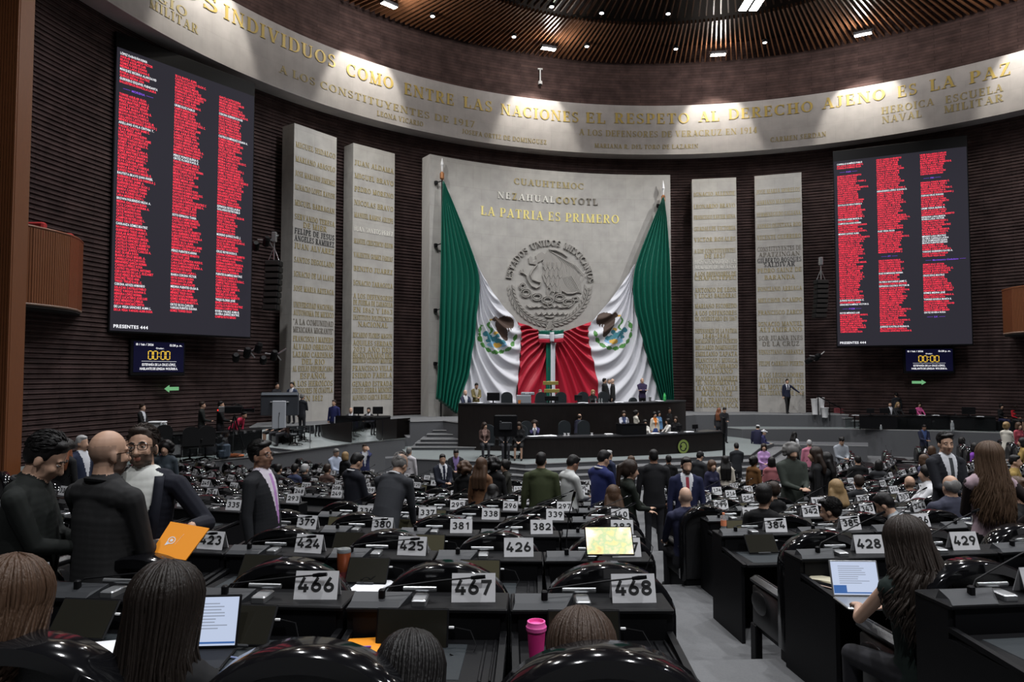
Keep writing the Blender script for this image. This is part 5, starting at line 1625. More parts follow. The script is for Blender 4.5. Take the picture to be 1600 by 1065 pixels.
# ---- things on the desks
def monitor_(p, rz, w, h, label, back=True, group=None):
    t = thing('monitor', label, 'monitor', p, rz, group)
    MB().rbox(-w / 2, w / 2, -0.02, 0.025, 0.1, 0.1 + h, 0.012).build('display', M_BLACKM, t)
    MB().rbox(-0.12, 0.12, -0.09, 0.09, 0, 0.015, 0.005).rbox(-0.025, 0.025, 0.0, 0.03, 0.01, 0.16, 0.006).build('stand', M_BLACKM, t)
    return t
def laptop_(p, rz, label, lit=False, w=0.33, group=None, m=None):
    """keyboard side faces local -y"""
    t = thing('laptop', label, 'laptop', p, rz, group)
    m = m or M_BLACKM
    MB().rbox(-w / 2, w / 2, -0.12, 0.11, 0, 0.016, 0.006).build('keyboard_base', m, t)
    M = Matrix.Translation((0, 0.11, 0.014)) @ Matrix.Rotation(R_(-17), 4, 'X')
    sc = MB().rbox(-w / 2, w / 2, -0.004, 0.006, 0, 0.225, 0.004, M=M).build('lid', m, t)
    MB().box(-w / 2 + 0.01, w / 2 - 0.01, -0.0065, -0.0045, 0.012, 0.215, M=M).build('laptop_screen', M_LAPLIT if lit else M_TABLET, sc)
    if lit:
        mb, r = MB(), random.Random(3)
        for i in range(9):
            z = 0.185 - i * 0.013
            mb.box(-w * 0.33, w * r.uniform(0.05, 0.33), -0.0072, -0.0066, z, z + 0.004, M=M)
        mb.build('document_lines', mat('document_grey', (0.1, 0.1, 0.1), 0.5, emit=(0.33, 0.38, 0.5), es=0.6), sc)
        MB().box(-w / 2 + 0.011, -w * 0.2, -0.0072, -0.0066, 0.02, 0.07, M=M).box(-w * 0.2, w / 2 - 0.011, -0.0072, -0.0066, 0.02, 0.028, M=M).build('window_bar', mat('document_blue', (0.02, 0.05, 0.1), 0.5, emit=(0.05, 0.16, 0.5), es=0.6), sc)
    return t
M_LAPLIT = mat('laptop_lit', (0.1, 0.1, 0.1), 0.4, emit=(0.62, 0.72, 0.95), es=0.75)
def sheet(p, rz, w, h, label, name='paper_sheet', m=None, n=1, group=None, tilt=0):
    mb = MB()
    for i in range(n):
        M = Matrix.Rotation(R_(4 * i), 4, 'Z')
        mb.box(-w / 2, w / 2, -h / 2, h / 2, 0.001 + i * 0.002, 0.0028 + i * 0.002, M=M)
    o = mb.build(name, m or M_PAPER, loc=p, rotz=rz, local=True)
    o.rotation_euler = (R_(tilt), 0, rz)
    return tag(o, label, 'paper', group)
def bottle_(p, label, h=0.24, m=None, cap=None, r=0.033, name='water_bottle', liquid=None):
    t = thing(name, label, 'bottle', p)
    MB().lathe([(r * 0.9, 0), (r, 0.01), (r, h * 0.32), (r * 0.92, h * 0.36), (r, h * 0.42), (r, h * 0.68), (r * 0.5, h * 0.86), (r * 0.42, h * 0.92)], 14).build('bottle_body', m or M_PET, t, smooth=True)
    MB().lathe([(r * 0.46, h * 0.91), (r * 0.46, h)], 12).build('cap', cap or M_WHITE, t)
    if liquid:
        MB().lathe([(r * 1.01, h * 0.40), (r * 1.01, h * 0.66)], 14).build('wrapper', liquid, t)
    return t
M_PET = mat('clear_plastic', (0.75, 0.8, 0.82), 0.12, trans=0.75)
M_GREENPL = mat('bright_green_plastic', (0.05, 0.45, 0.12), 0.4)
M_CARDBOX = mat('grey_box_paint', (0.26, 0.28, 0.31), 0.5)
M_GOLDBAR = mat('dull_gold_panel', (0.36, 0.29, 0.08), 0.45, 0.3)
p, rz = behind(upl, 770, 0.5, 2.78)
monitor_(p, rz + PI, 0.55, 0.34, 'black monitor on the left of the upper desk beside a slate chair')
p, rz = behind(upl, 821, 0.5, 2.78)
t = thing('equipment_box', 'grey equipment box on the upper desk left of the gold panel', 'box', p, rz)
MB().rbox(-0.42, 0.2, -0.2, 0.2, 0, 0.34, 0.02).build('lower_case', M_CARDBOX, t)
MB().rbox(-0.22, 0.34, -0.15, 0.2, 0.345, 0.46, 0.02).build('upper_case', M_CARDBOX, t)
MB().rbox(-0.03, 0.01, -0.162, -0.14, 0.38, 0.42, 0.004).rbox(0.05, 0.09, -0.162, -0.14, 0.38, 0.42, 0.004).build('white_marks', M_WHITE, t)
p, rz = behind(upl, 862, 1.9, ZP)
t = thing('gold_name_board', 'two dull gold boards standing behind the upper desk below the bow tails', 'board', p, rz)
for i, (dx, zz) in enumerate(((-0.02, 1.58), (0.03, 1.24))):
    MB().rbox(-0.34 + dx, 0.34 + dx, -0.03, 0.03, zz, zz + 0.16, 0.01).build('board', M_GOLDBAR, t)
MB().rbox(-0.03, 0.03, -0.02, 0.02, 0.0, 1.6, 0.005).rbox(-0.25, 0.25, -0.2, 0.2, 0, 0.04, 0.01).build('stand', M_BLACKM, t)
for px_, hh, lab in ((858, 0.26, 'pair of'), (868, 0.24, 'second')):
    p, rz = behind(upl, px_, 0.55, 2.78)
    monitor_(p, rz + PI, 0.3, 0.2, ['left small black monitor at the middle of the upper desk', 'right small black monitor at the middle of the upper desk'][px_ > 860], group='small monitors on the upper desk')
p, rz = behind(upl, 904, 0.55, 2.78)
monitor_(p, rz + PI, 0.34, 0.24, 'black monitor on the upper desk left of the fair-haired woman')
p, rz = behind(upl, 811, 0.3, 2.78)
tag(MB().lathe([(0.05, 0), (0.065, 0.14), (0.055, 0.14), (0.045, 0.02)], 14).build('orange_cup', mat('orange_cup_paint', (0.75, 0.25, 0.06), 0.5), loc=p, local=True, smooth=True), 'orange cup on the upper desk left of the grey box', 'cup')
p, rz = behind(upl, 1038, 0.4, 2.78)
bottle_(p, 'bright green bottle at the right end of the upper desk', 0.36, M_GREENPL, M_GREENPL, 0.06)
p, rz = behind(upl, 1014, 0.35, 2.78)
tag(MB().lathe([(0.055, 0), (0.06, 0.2), (0.05, 0.21)], 12).build('grey_tumbler', M_STEEL, loc=p, local=True, smooth=True), 'grey tumbler on the upper desk right of the man with crossed arms', 'cup')
for px_, lab in ((1029, 'stack of white papers at the right end of the upper desk'), (966, 'flat white papers on the upper desk behind the turned chair'), (909, 'white papers on the upper desk by the fair-haired woman'), (747, 'white papers on the upper desk before the two men at its left end')):
    p, rz = behind(upl, px_, 0.35, 2.782)
    sheet(p, rz, 0.45, 0.28, lab, 'paper_stack', n=12)
for px_, lab in ((935, 'left'), (932, 'x')):
    break
for i, px_ in enumerate((931, 935, 939)):
    p, rz = behind(upl, px_, 0.25 + 0.05 * (i % 2), 2.78)
    tag(MB().lathe([(0.035, 0), (0.045, 0.01), (0.02, 0.06), (0.03, 0.12), (0.012, 0.2)], 10).build('glass_carafe', M_PET, loc=p, local=True, smooth=True), ['left', 'middle', 'right'][i] + ' one of three glass carafes on the upper desk by the fair-haired woman', 'carafe', 'carafes on the upper desk')
# lower desk items
p, rz = behind(lol, 848, 0.4, 1.652)
sheet(p, rz, 1.1, 0.3, 'long white sheets at the left end of the lower desk', 'paper_stack', n=8)
for px_, lab in ((881, 'white coffee cup on the lower desk, left of the left slate chair'), (887, 'white coffee cup on the lower desk before the left slate chair'), (924, 'white coffee cup on the lower desk before the right slate chair')):
    p, rz = behind(lol, px_, 0.35, 1.65)
    c = thing('coffee_cup', lab, 'cup', p)
    MB().lathe([(0.035, 0), (0.07, 0.015), (0.06, 0.018)], 14).build('saucer', M_WHITE, c)
    MB().lathe([(0.03, 0.018), (0.048, 0.1), (0.042, 0.1), (0.028, 0.03)], 14).build('cup', M_WHITE, c, smooth=True)
p, rz = behind(lol, 951, 0.4, 1.65)
tag(MB().rbox(-0.16, 0.16, -0.1, 0.1, 0, 0.05, 0.02).build('conference_phone', M_WHITE, loc=p, rotz=rz, local=True), 'small white device on the lower desk left of the speaker lectern', 'device')
p, rz = behind(lol, 984, 0.35, 1.65)
t = thing('speaker_lectern', 'wide black lectern box on the lower desk in front of the speaking woman', 'lectern', p, rz)
MB().rbox(-0.52, 0.52, -0.3, 0.25, 0, 0.40, 0.01).build('lectern_box', M_BLACKM, t)
MB().rbox(-0.54, 0.54, -0.32, 0.27, 0.40, 0.43, 0.01).build('lectern_top', M_BLACK, t)
MB().tube([(-0.3, 0.1, 0.43), (-0.3, 0.05, 0.6), (-0.28, 0.12, 0.72)], 0.008, 5).tube([(-0.1, 0.1, 0.43), (-0.1, 0.05, 0.6), (-0.12, 0.12, 0.72)], 0.008, 5).build('microphones', M_BLACKM, t)
for px_, lab in ((1020, 'white papers on the lower desk by the woman in a cream blouse'), (1048, 'white papers near the right end of the lower desk'), (1075, 'white papers and devices at the far right of the lower desk')):
    p, rz = behind(lol, px_, 0.3, 1.652)
    sheet(p, rz, 0.4, 0.26, lab, 'paper_stack', n=8)
for px_, lab in ((1060, 'black monitor near the right end of the lower desk'), (1085, 'low black device at the right end of the lower desk')):
    p, rz = behind(lol, px_, 0.45, 1.65)
    monitor_(p, rz + PI, 0.32, 0.18, lab)

# ---- bench with three slate chairs below the upper desk
for i, px_ in enumerate((763, 790, 814)):
    q = ground(px_, 27.3 - 0.1 * i)
    office_chair(Vector((q.x, q.y, ZM)), R_(-YAW) + PI, ['slate chair under the seated woman left of the black stand screen', 'slate chair hidden by the black stand screen', 'slate chair under the woman in black right of the stand screen'][i], 'slate chairs below the upper desk', tall=0.72)

# ---- screens on stands
def tv_stand(p, rz, w, h, zc, label, white):
    t = thing('screen_on_stand', label, 'screen', p, rz)
    M1 = mat('dark_grey_plastic', (0.05, 0.055, 0.065), 0.4) if white else M_BLACKM
    mb = MB().rbox(-w / 2, w / 2, 0.0, 0.09, zc - h / 2, zc + h / 2, 0.03)
    mb.build('screen_back', M1, t)
    if white:
        MB().rbox(-w / 2 + 0.02, w / 2 - 0.02, -0.03, 0.01, zc + h / 2 - 0.12, zc + h / 2 - 0.01, 0.02).build('top_bezel', mat('pale_grey_plastic', (0.3, 0.33, 0.37), 0.35), t)
        MB().rbox(-0.24, 0.24, -0.14, -0.02, 0.1, zc + 0.12, 0.02).build('column', mat('stand_white', (0.42, 0.44, 0.48), 0.45), t)
        MB().rbox(-0.32, 0.32, -0.3, 0.3, 0.0, 0.1, 0.03).build('foot', mat('stand_white', (0.42, 0.44, 0.48), 0.45), t)
        MB().rbox(-0.34, 0.34, -0.06, -0.02, zc + 0.05, zc + 0.09, 0.01).build('mount_bar', M_STEEL, t)
        MB().tube([(0.0, -0.145, zc - 0.35), (0.03, -0.15, zc - 0.3), (0.0, -0.15, zc - 0.5), (0.0, -0.15, 0.12)], 0.01, 5).build('cable', M_INK, t)
    else:
        MB().tube([(0, 0.04, 0.03), (0, 0.04, zc)], 0.045, 8).build('pole', M_BLACKM, t)
        mb = MB()
        for k in range(3):
            a = 2 * PI * k / 3 + 0.4
            mb.tube([(0, 0.04, 0.4), (0.5 * math.cos(a), 0.04 + 0.5 * math.sin(a), 0.02)], 0.02, 5)
        mb.build('tripod_legs', M_BLACKM, t)
        MB().rbox(-0.2, 0.2, -0.06, 0.0, zc - 0.12, zc + 0.12, 0.02).tube([(-0.18, -0.05, zc + 0.14), (-0.12, -0.05, zc + 0.14)], 0.015, 6).tube([(0.12, -0.05, zc - 0.1), (0.18, -0.08, zc + 0.08)], 0.02, 6).build('wall_mount', M_CONSOLE, t)
    return t
q = ground(438, 26.4)
tv_stand((q.x, q.y, ZL), R_(-YAW + 8), 1.36, 0.86, 1.6, 'large screen seen from behind on a white column stand at stage left', True)
q = ground(790, 22.5)
tv_stand((q.x, q.y, 0), R_(-YAW), 0.74, 0.68, 2.38, 'black screen seen from behind on a dark pole in front of the rostrum', False)
q = ground(1131, 25.5)
tv_stand((q.x, q.y, 0), R_(-YAW + 78), 0.7, 0.6, 2.2, 'thin edge-on black screen on a dark pole right of the lower desk', False)

# ---- stage left: tables, equipment, bags
def table_(p, rz, w, d, h, label, m=None, skirt=True, name='table'):
    t = thing(name, label, 'table', p, rz)
    m = m or M_BLACKM
    MB().rbox(-w / 2, w / 2, -d / 2, d / 2, h - 0.04, h, 0.01).build('table_top', m, t)
    if skirt:
        MB().rbox(-w / 2 + 0.02, w / 2 - 0.02, -d / 2 + 0.02, -d / 2 + 0.05, 0.05, h - 0.045, 0.005).build('front_panel', m, t)
    for sx in (-1, 1):
        for sy in (-1, 1):
            MB().rbox(sx * (w / 2 - 0.06) - 0.025, sx * (w / 2 - 0.06) + 0.025, sy * (d / 2 - 0.1) - 0.025, sy * (d / 2 - 0.1) + 0.025, 0, h - 0.045, 0.004).build('leg', m, t)
    return t
def G(px, Y, z):
    q = ground(px, Y)
    return Vector((q.x, q.y, z))
RZ0 = R_(-YAW)
table_(G(575, 29.9, ZL), RZ0 + R_(12), 1.9, 0.8, 0.95, 'black table with two monitors at stage left, near the inner left slab')
for px_, lab in ((561, 'black monitor on the stage left table, left of the seated dark-haired man'), (591, 'black monitor on the stage left table, right of the seated dark-haired man')):
    monitor_(G(px_, 29.75, ZL + 0.95), RZ0 + PI + R_(14), 0.42, 0.3, lab)
table_(G(362, 24.6, ZL), RZ0 + R_(40), 2.3, 0.8, 0.78, 'dark table behind the video camera crew at stage left')
table_(G(262, 23.3, ZL), RZ0 + R_(45), 1.8, 0.8, 0.78, 'dark table with papers at stage left beside the wall')
for i, (px_, Y_, lab) in enumerate(((300, 22.2, 'black padded chair at stage left, behind the bearded man phone call'), (324, 22.6, 'black padded chair at stage left, nearest the camera operator'), (258, 23.0, 'black padded chair at stage left beside the note reading man'))):
    office_chair(G(px_, Y_, ZL), RZ0 + R_(30), lab, 'black chairs at stage left', M_LEATHER, 0.6)
t = thing('lectern', 'dark lectern panel with a glossy front beside the stage left table', 'lectern', G(545, 28.6, ZL), RZ0)
MB().rbox(-0.5, 0.5, -0.04, 0.02, 0.0, 1.05, 0.02).build('front_panel', M_BLACK, t)
MB().rbox(-0.48, 0.48, 0.021, 0.3, 0.98, 1.02, 0.01).build('top_shelf', M_BLACKM, t)
MB().rbox(-0.535, -0.515, -0.05, -0.03, 0.05, 1.0, 0.004).build('pale_edge', M_WHITE, t)
t = thing('printer', 'white printer and paper stack beside the man in a dark suit at far stage left', 'printer', G(248, 24.2, ZL + 0.8), RZ0)
MB().rbox(-0.25, 0.25, -0.2, 0.2, 0, 0.25, 0.03).build('printer_case', M_WHITE, t)
MB().rbox(-0.2, 0.3, -0.25, 0.1, 0.26, 0.32, 0.02).build('paper_tray', M_PAPER, t)
for i in range(2):
    bottle_(G(254 + 5 * i, 22.9, ZL + 0.78), ['left of two clear water bottles on the far stage left table', 'right of two clear water bottles on the far stage left table'][i], 0.4, r=0.06)
t = thing('backpack', 'blue grey backpack on the stage left floor at the camera operator feet', 'bag', G(352, 23.0, ZL), RZ0)
mbl = mat('blue_grey_cloth', (0.025, 0.04, 0.06), 0.85, bump=0.4, bscale=20)
MB().rbox(-0.2, 0.2, -0.14, 0.14, 0.0, 0.52, 0.09).build('bag_body', mbl, t, smooth=True)
MB().rbox(-0.15, 0.15, -0.22, -0.13, 0.05, 0.3, 0.04).build('front_pocket', mbl, t, smooth=True)
MB().tube([(-0.08, 0.05, 0.5), (0, 0.05, 0.6), (0.08, 0.05, 0.5)], 0.02, 6).build('carry_strap', M_BLACKM, t)
t = tag(MB().ell((0, 0, 0.06), (0.28, 0.14, 0.07), 12, 6).build('orange_jacket', mat('orange_cloth', (0.45, 0.12, 0.04), 0.9, bump=0.5, bscale=15), loc=G(371, 23.4, ZL), local=True, smooth=True), 'orange garment lying on the stage left floor beside the blue backpack', 'clothing')
# shoulder camera on tripod
t = thing('video_camera', 'large black broadcast video camera on a tripod at stage left', 'camera', G(368, 24.0, ZL), RZ0 + R_(-75))
M = Matrix.Translation((0, 0, 1.5))
MB().rbox(-0.1, 0.1, -0.3, 0.25, -0.1, 0.13, 0.02, M=M).build('camera_body', M_BLACKM, t)
MB().lathe([(0.05, 0.25), (0.07, 0.3), (0.075, 0.55), (0.09, 0.62)], 14, M=M @ Matrix.Rotation(R_(-90), 4, 'X')).build('lens', M_BLACK, t)
MB().rbox(-0.2, -0.11, 0.0, 0.22, 0.06, 0.16, 0.01, M=M).build('viewfinder', M_BLACKM, t)
MB().rbox(-0.05, 0.05, -0.5, -0.3, -0.06, 0.12, 0.01, M=M).build('battery', M_STEEL, t)
MB().tube([(0, -0.1, 1.66), (0, 0.0, 1.72), (0, 0.16, 1.66)], 0.018, 6).build('top_handle', M_BLACKM, t)
mb = MB()
for k in range(3):
    a = 2 * PI * k / 3
    mb.tube([(0, 0, 1.35), (0.42 * math.cos(a), 0.42 * math.sin(a), 0.0)], 0.022, 6)
mb.build('tripod_legs', M_BLACKM, t)
MB().ell((0.0, -0.52, 1.5), (0.03, 0.02, 0.03), 8, 6).build('tally_lamp', mat('tally_red', (0.5, 0, 0), 0.5, emit=(1, 0.03, 0.02), es=1.5), t)

# ---- stage right: long table, people sit behind, stair rail, flower tubs
sr = RZ0 + R_(-6)
table_(G(1408, 35.4, ZL), sr, 4.4, 0.9, 0.68, 'long black table at stage right below the right clock screen')
table_(G(1514, 34.6, ZL), sr + R_(-16), 1.9, 0.9, 0.68, 'black table section with monitors at the right end of the stage right table')
for px_, w_, h_, lab in ((1358, 0.36, 0.24, 'leftmost dark monitor on the long stage right table'), (1380, 0.46, 0.26, 'second dark monitor from the left on the long stage right table'), (1424, 0.34, 0.2, 'dark monitor on the long table left of the woman in pink'),
                         (1511, 0.62, 0.34, 'wide dark monitor on the right section of the stage right table')):
    monitor_(G(px_, 35.2 if px_ < 1500 else 34.3, ZL + 0.68), sr + PI, w_, h_, lab)
for px_, lab in ((1334, 'white papers at the left end of the long stage right table'), (1437, 'white papers before the woman in pink'), (1459, 'white papers before the woman in grey at the long table'), (1528, 'white papers and devices on the right section of the table')):
    sheet(G(px_, 35.05 if px_ < 1500 else 34.0, ZL + 0.682), sr, 0.3, 0.22, lab, 'paper_stack', n=10)
for i, (px_, h_, lab) in enumerate(((1272, 0.8, 'tall white tub beside the podium steps, left one'), (1281, 0.85, 'tall white tub beside the podium steps, right one'), (1287, 0.5, 'small white tub beside the podium steps'))):
    tag(MB().lathe([(0.14, 0), (0.19, h_ * 0.95), (0.21, h_), (0.17, h_ * 0.97)], 14).build('white_tub', M_WHITE, loc=G(px_, 36.6 + 0.3 * (i == 1), ZP - (0.15 if i == 2 else 0.0)), local=True, smooth=True), lab, 'tub', 'white tubs by the podium steps')
a, b = G(1277, 36.2, ZP), G(1312, 36.8, ZL)
t = thing('stair_rail', 'thin black handrail of the steps at the right end of the podium', 'railing', (a.x, a.y, ZL))
o = Vector((a.x, a.y, ZL))
A, B = a - o, b - o
MB().tube([A + Vector((0, 0, 0.95)), B + Vector((0, 0, 0.95))], 0.03, 6).build('handrail', M_BLACKM, t)
for k in (0, 0.5, 1):
    q = A.lerp(B, k)
    MB().tube([q, q + Vector((0, 0, 0.95))], 0.025, 6).build('post', M_BLACKM, t)
tag(MB().rbox(-0.35, 0.35, -0.1, 0.1, 0.0, 0.35, 0.03).build('red_case', mat('dull_red', (0.2, 0.04, 0.05), 0.7), loc=G(1312, 38.2, ZL + 0.55), rotz=sr, local=True), 'dull red case behind the podium handrail at stage right', 'case')
for i, (px_, lab) in enumerate(((1485, 'clear water bottle under the stage right table'), (1374, 'small clear bottle on the stage right edge'))):
    bottle_(G(px_, 34.0 + 0.8 * (i == 1), ZL), lab, [0.5, 0.25][i], r=[0.08, 0.05][i])

# glass balustrades on the stage edges
M_GLASS = mat('clear_glass', (0.9, 0.97, 0.95), 0.02, trans=1.0, spec=0.4)
def glass_rail(pts, z, h, label, n):
    P = [Vector((p[0], -p[1], 0)) for p in pts]
    t = thing('glass_balustrade', label, 'railing', (P[0].x, P[0].y, z))
    for a, b in zip(P, P[1:]):
        d = (b - a).normalized()
        nn = Vector((d.y, -d.x, 0)) * 0.006
        k = max(1, round((b - a).length / 2.0))
        for i in range(k):
            q0, q1 = a.lerp(b, i / k + 0.01 / k), a.lerp(b, (i + 0.985) / k)
            q0, q1 = q0 - P[0], q1 - P[0]
            MB().prism([(q0.x - nn.x, q0.y - nn.y), (q1.x - nn.x, q1.y - nn.y), (q1.x + nn.x, q1.y + nn.y), (q0.x + nn.x, q0.y + nn.y)], 0.03, h).build('glass_panel', M_GLASS, t)
inner = lambda L, k: [(u * k, n - 0.25) for u, n in L]
glass_rail([(u + 0.25, n - 0.12) for u, n in LIPL[:5]], ZL, 0.85, 'clear glass balustrade along the stage left edge', 1)
glass_rail([(u - 0.15, n - 0.2) for u, n in LIPR[1:4]], ZL, 0.55, 'clear glass balustrade along the stage right edge', 1)
# ================================================================== people
SKINS = {'l': (0.52, 0.33, 0.24), 'm': (0.46, 0.285, 0.20), 'd': (0.26, 0.14, 0.092)}
HAIRS = {'k': (0.006, 0.005, 0.005), 'b': (0.022, 0.013, 0.009), 'c': (0.065, 0.035, 0.02), 'g': (0.16, 0.155, 0.15), 'w': (0.35, 0.35, 0.35), 'r': (0.16, 0.055, 0.025), 'y': (0.26, 0.17, 0.08)}
def pmat(col, kind='cloth'):
    key = kind + '_%03d_%03d_%03d' % tuple(int(c * 999) for c in col)
    if kind == 'skin':
        return mat(key, col, 0.5, spec=0.35)
    if kind == 'hair':
        return mat(key, col, 0.5, spec=0.3, bump=0.4, bscale=55, aniso=(3, 3, 0.35))
    return mat(key, col, 0.82, spec=0.25, bump=0.12, bscale=18)
class Prims:
    def __init__(s):
        s.items = []
    def cap(s, a, b, ra, rb, reg):
        s.items.append(('c', Vector(a), Vector(b), ra, rb, reg))
    def ell(s, c, rad, reg, M=None):
        s.items.append(('e', Vector(c), rad, M.to_3x3() if M is not None else Matrix.Identity(3), reg))
    def mesh(s):
        mb = MB()
        for it in s.items:
            if it[0] == 'e':
                mb.ell(it[1], it[2], 24 if max(it[2]) > 0.1 else 14, 24 if max(it[2]) > 0.1 else 10, M=it[3])
            else:
                _, a, b, ra, rb, _r = it
                d = b - a
                L = d.length
                if L < 1e-5:
                    mb.ell(a, (ra, ra, ra), 10, 8)
                    continue
                q = d.to_track_quat('Z', 'Y').to_matrix().to_4x4()
                q.translation = a
                pr = [(ra * math.sin(t), -ra * math.cos(t)) for t in (0.05, 0.5, 1.05, 1.5708)] + [(rb * math.cos(t), L + rb * math.sin(t)) for t in (0, 0.5, 1.05, 1.52)]
                mb.lathe(pr, 10, M=q)
        return mb
    def field(s, P):
        """distance of points to every part, and the part names"""
        out = []
        for it in s.items:
            if it[0] == 'e':
                R = np.array(it[3])
                q = (P - np.array(it[1])) @ R
                k = np.linalg.norm(q / np.array(it[2]), axis=1)
                out.append((k - 1) * min(it[2]))
            else:
                a, b = np.array(it[1]), np.array(it[2])
                d = b - a
                L2 = max(d @ d, 1e-9)
                t = np.clip(((P - a) @ d) / L2, 0, 1)
                out.append(np.linalg.norm(P - a - t[:, None] * d, axis=1) - (it[3] + (it[4] - it[3]) * t))
        return np.array(out)
DG = None
def fuse(pr, name, voxel, mats, regs, parent, paint=None, smooth=3):
    """melt overlapping forms into one continuous skin and colour it by the form it came from"""
    mb = pr.mesh()
    me = bpy.data.meshes.new(name)
    me.from_pydata(mb.v, [], mb.f)
    o = bpy.data.objects.new(name, me)
    COL.objects.link(o)
    m = o.modifiers.new('r', 'REMESH')
    m.mode = 'VOXEL'
    m.voxel_size = voxel
    if smooth:
        q = o.modifiers.new('s', 'SMOOTH')
        q.factor, q.iterations = 0.5, smooth
    o.update_tag()
    dg = bpy.context.evaluated_depsgraph_get()
    dg.update()
    ev = o.evaluated_get(dg)
    m2 = bpy.data.meshes.new_from_object(ev)
    o.modifiers.clear()
    o.data = m2
    bpy.data.meshes.remove(me)
    m2.name = name
    nv = len(m2.vertices)
    co = np.empty(nv * 3)
    m2.vertices.foreach_get('co', co)
    co = co.reshape(-1, 3)
    nf = len(m2.polygons)
    ce = np.empty(nf * 3)
    m2.polygons.foreach_get('center', ce)
    ce = ce.reshape(-1, 3)
    f = pr.field(ce)
    idx = f.argmin(axis=0)
    rid = [regs.index(it[-1]) for it in pr.items]
    mi = np.array(rid)[idx]
    if paint:
        mi = paint(ce, mi, regs)
    m2.materials.clear()
    for k in mats:
        m2.materials.append(k)
    m2.polygons.foreach_set('material_index', mi.astype(np.int32))
    m2.polygons.foreach_set('use_smooth', [True] * nf)
    o.parent = parent
    return o
def ik(a, h, l1, l2, pole):
    """elbow position for an arm from a to h"""
    d = h - a
    L = min(d.length, (l1 + l2) * 0.995)
    d.normalize()
    h2 = a + d * L
    x = (l1 * l1 - l2 * l2 + L * L) / (2 * L)
    y = math.sqrt(max(l1 * l1 - x * x, 0))
    p = pole - d * pole.dot(d)
    p.normalize()
    return a + d * x + p * y, h2
BODYREG = ['skin', 'top', 'legs', 'shoes', 'shirt', 'tie', 'beard', 'lips', 'stubble']
def person(label, loc, face, h, pose='stand', arms=('down', 'down'), lean=0, head=(0, 0, 0), skin='m', hair='k', hs='short', top=(0.02, 0.02, 0.024), legs=(0.02, 0.02, 0.024), shirt=None, tie=None,
           sleeves=True, beard=False, glasses=False, bulk=1.0, female=False, voxel=0.018, group=None, skirt=False, fine=0, hide_legs=False, cap=None, collar=None, seat_h=0.48, hairlen=0.3, shoe=(0.01, 0.01, 0.01), vw=0.085, dark_sleeves=False):
    """face = heading clockwise from the view direction (0 away, 180 towards); lean degrees forward; head = yaw (right +), pitch (down +), roll"""
    rz = R_(-YAW - face)
    root = thing('person', label, 'person', loc, rz, group)
    s = (h / 1.72)
    pr = Prims()
    V = Vector
    sit = pose == 'sit'
    pel = V((0, 0, 0.93 * s)) if not sit else V((0, 0.0, seat_h + 0.09 * s))
    Ml = Matrix.Translation(pel) @ Matrix.Rotation(R_(-lean), 4, 'X')
    def U(x, y, z):                          # upper-body point, z above the pelvis
        return Ml @ V((x * s, y * s, z * s))
    Rl = Matrix.Rotation(R_(-lean), 4, 'X')
    bw = bulk * (0.90 if female else 1.0)
    # torso: a stack of close-set sections from hem to collar
    nodes = [(-0.14, 0.172, 0.122), (-0.02, 0.166, 0.122), (0.10, 0.152, 0.116 + 0.02 * (bulk - 1) * 5), (0.22, 0.158, 0.116 + 0.01 * (bulk - 1) * 5), (0.33, 0.170, 0.114), (0.41, 0.165, 0.100), (0.46, 0.125, 0.085)]
    if female:
        nodes = [(-0.14, 0.178, 0.125), (-0.02, 0.168, 0.120), (0.10, 0.142, 0.102), (0.22, 0.146, 0.105), (0.33, 0.158, 0.108), (0.41, 0.155, 0.096), (0.46, 0.12, 0.08)]
    for i in range(19):
        zt_ = -0.12 + 0.58 * i / 18
        for (z0_, a0_, b0_), (z1_, a1_, b1_) in zip(nodes, nodes[1:]):
            if z0_ <= zt_ <= z1_:
                k_ = (zt_ - z0_) / (z1_ - z0_)
                rx_, ry_ = a0_ + (a1_ - a0_) * k_, b0_ + (b1_ - b0_) * k_
        pr.ell(U(0, 0.0, zt_), (rx_ * s * (bulk if female or bulk > 1 else bulk), ry_ * s * bulk, 0.11 * s), 'top', Rl)
    if female:
        for q in (-1, 1):
            pr.ell(U(q * 0.07, 0.085, 0.31), (0.065 * s, 0.055 * s, 0.065 * s), 'top', Rl)
    bw = bulk * (0.90 if female else 1.0)
    sx = 0.172 * bw
    for q in (-1, 1):
        pr.cap(U(0, -0.01, 0.475), U(q * sx, -0.005, 0.44), 0.072 * s, 0.064 * s, 'top')
    pr.cap(U(-0.10, -0.02, 0.46), U(0.10, -0.02, 0.46), 0.082 * s, 0.082 * s, 'top')
    pr.cap(U(0, -0.015, 0.47), U(0, -0.012, 0.525), 0.082 * s, 0.062 * s, 'top')
    # head and neck
    hb = U(0, 0.0, 0.545)
    yw, pt, rl = head
    Mh = Matrix.Translation(hb) @ Matrix.Rotation(R_(-yw), 4, 'Z') @ Matrix.Rotation(R_(-pt - lean * 0.35), 4, 'X') @ Matrix.Rotation(R_(rl), 4, 'Y')
    hs_ = 0.94 + 0.06 * s
    def Hd(x, y, z):
        return Mh @ V((x * hs_, (y + 0.02) * hs_, (z + 0.115) * hs_))
    Rh = Mh
    pr.cap(U(0, -0.012, 0.50), Hd(0, -0.02, -0.05), 0.057 * s * (0.88 if female else 1), 0.055 * s * (0.88 if female else 1), 'skin')
    pr.ell(Hd(0, -0.012, 0.035), (0.076 * hs_, 0.097 * hs_, 0.098 * hs_), 'skin', Rh)
    pr.ell(Hd(0, 0.028, -0.03), (0.062 * hs_, 0.066 * hs_, 0.085 * hs_), 'skin', Rh)
    pr.ell(Hd(0, 0.05, -0.088), (0.034 * hs_, 0.032 * hs_, 0.028 * hs_), 'skin', Rh)
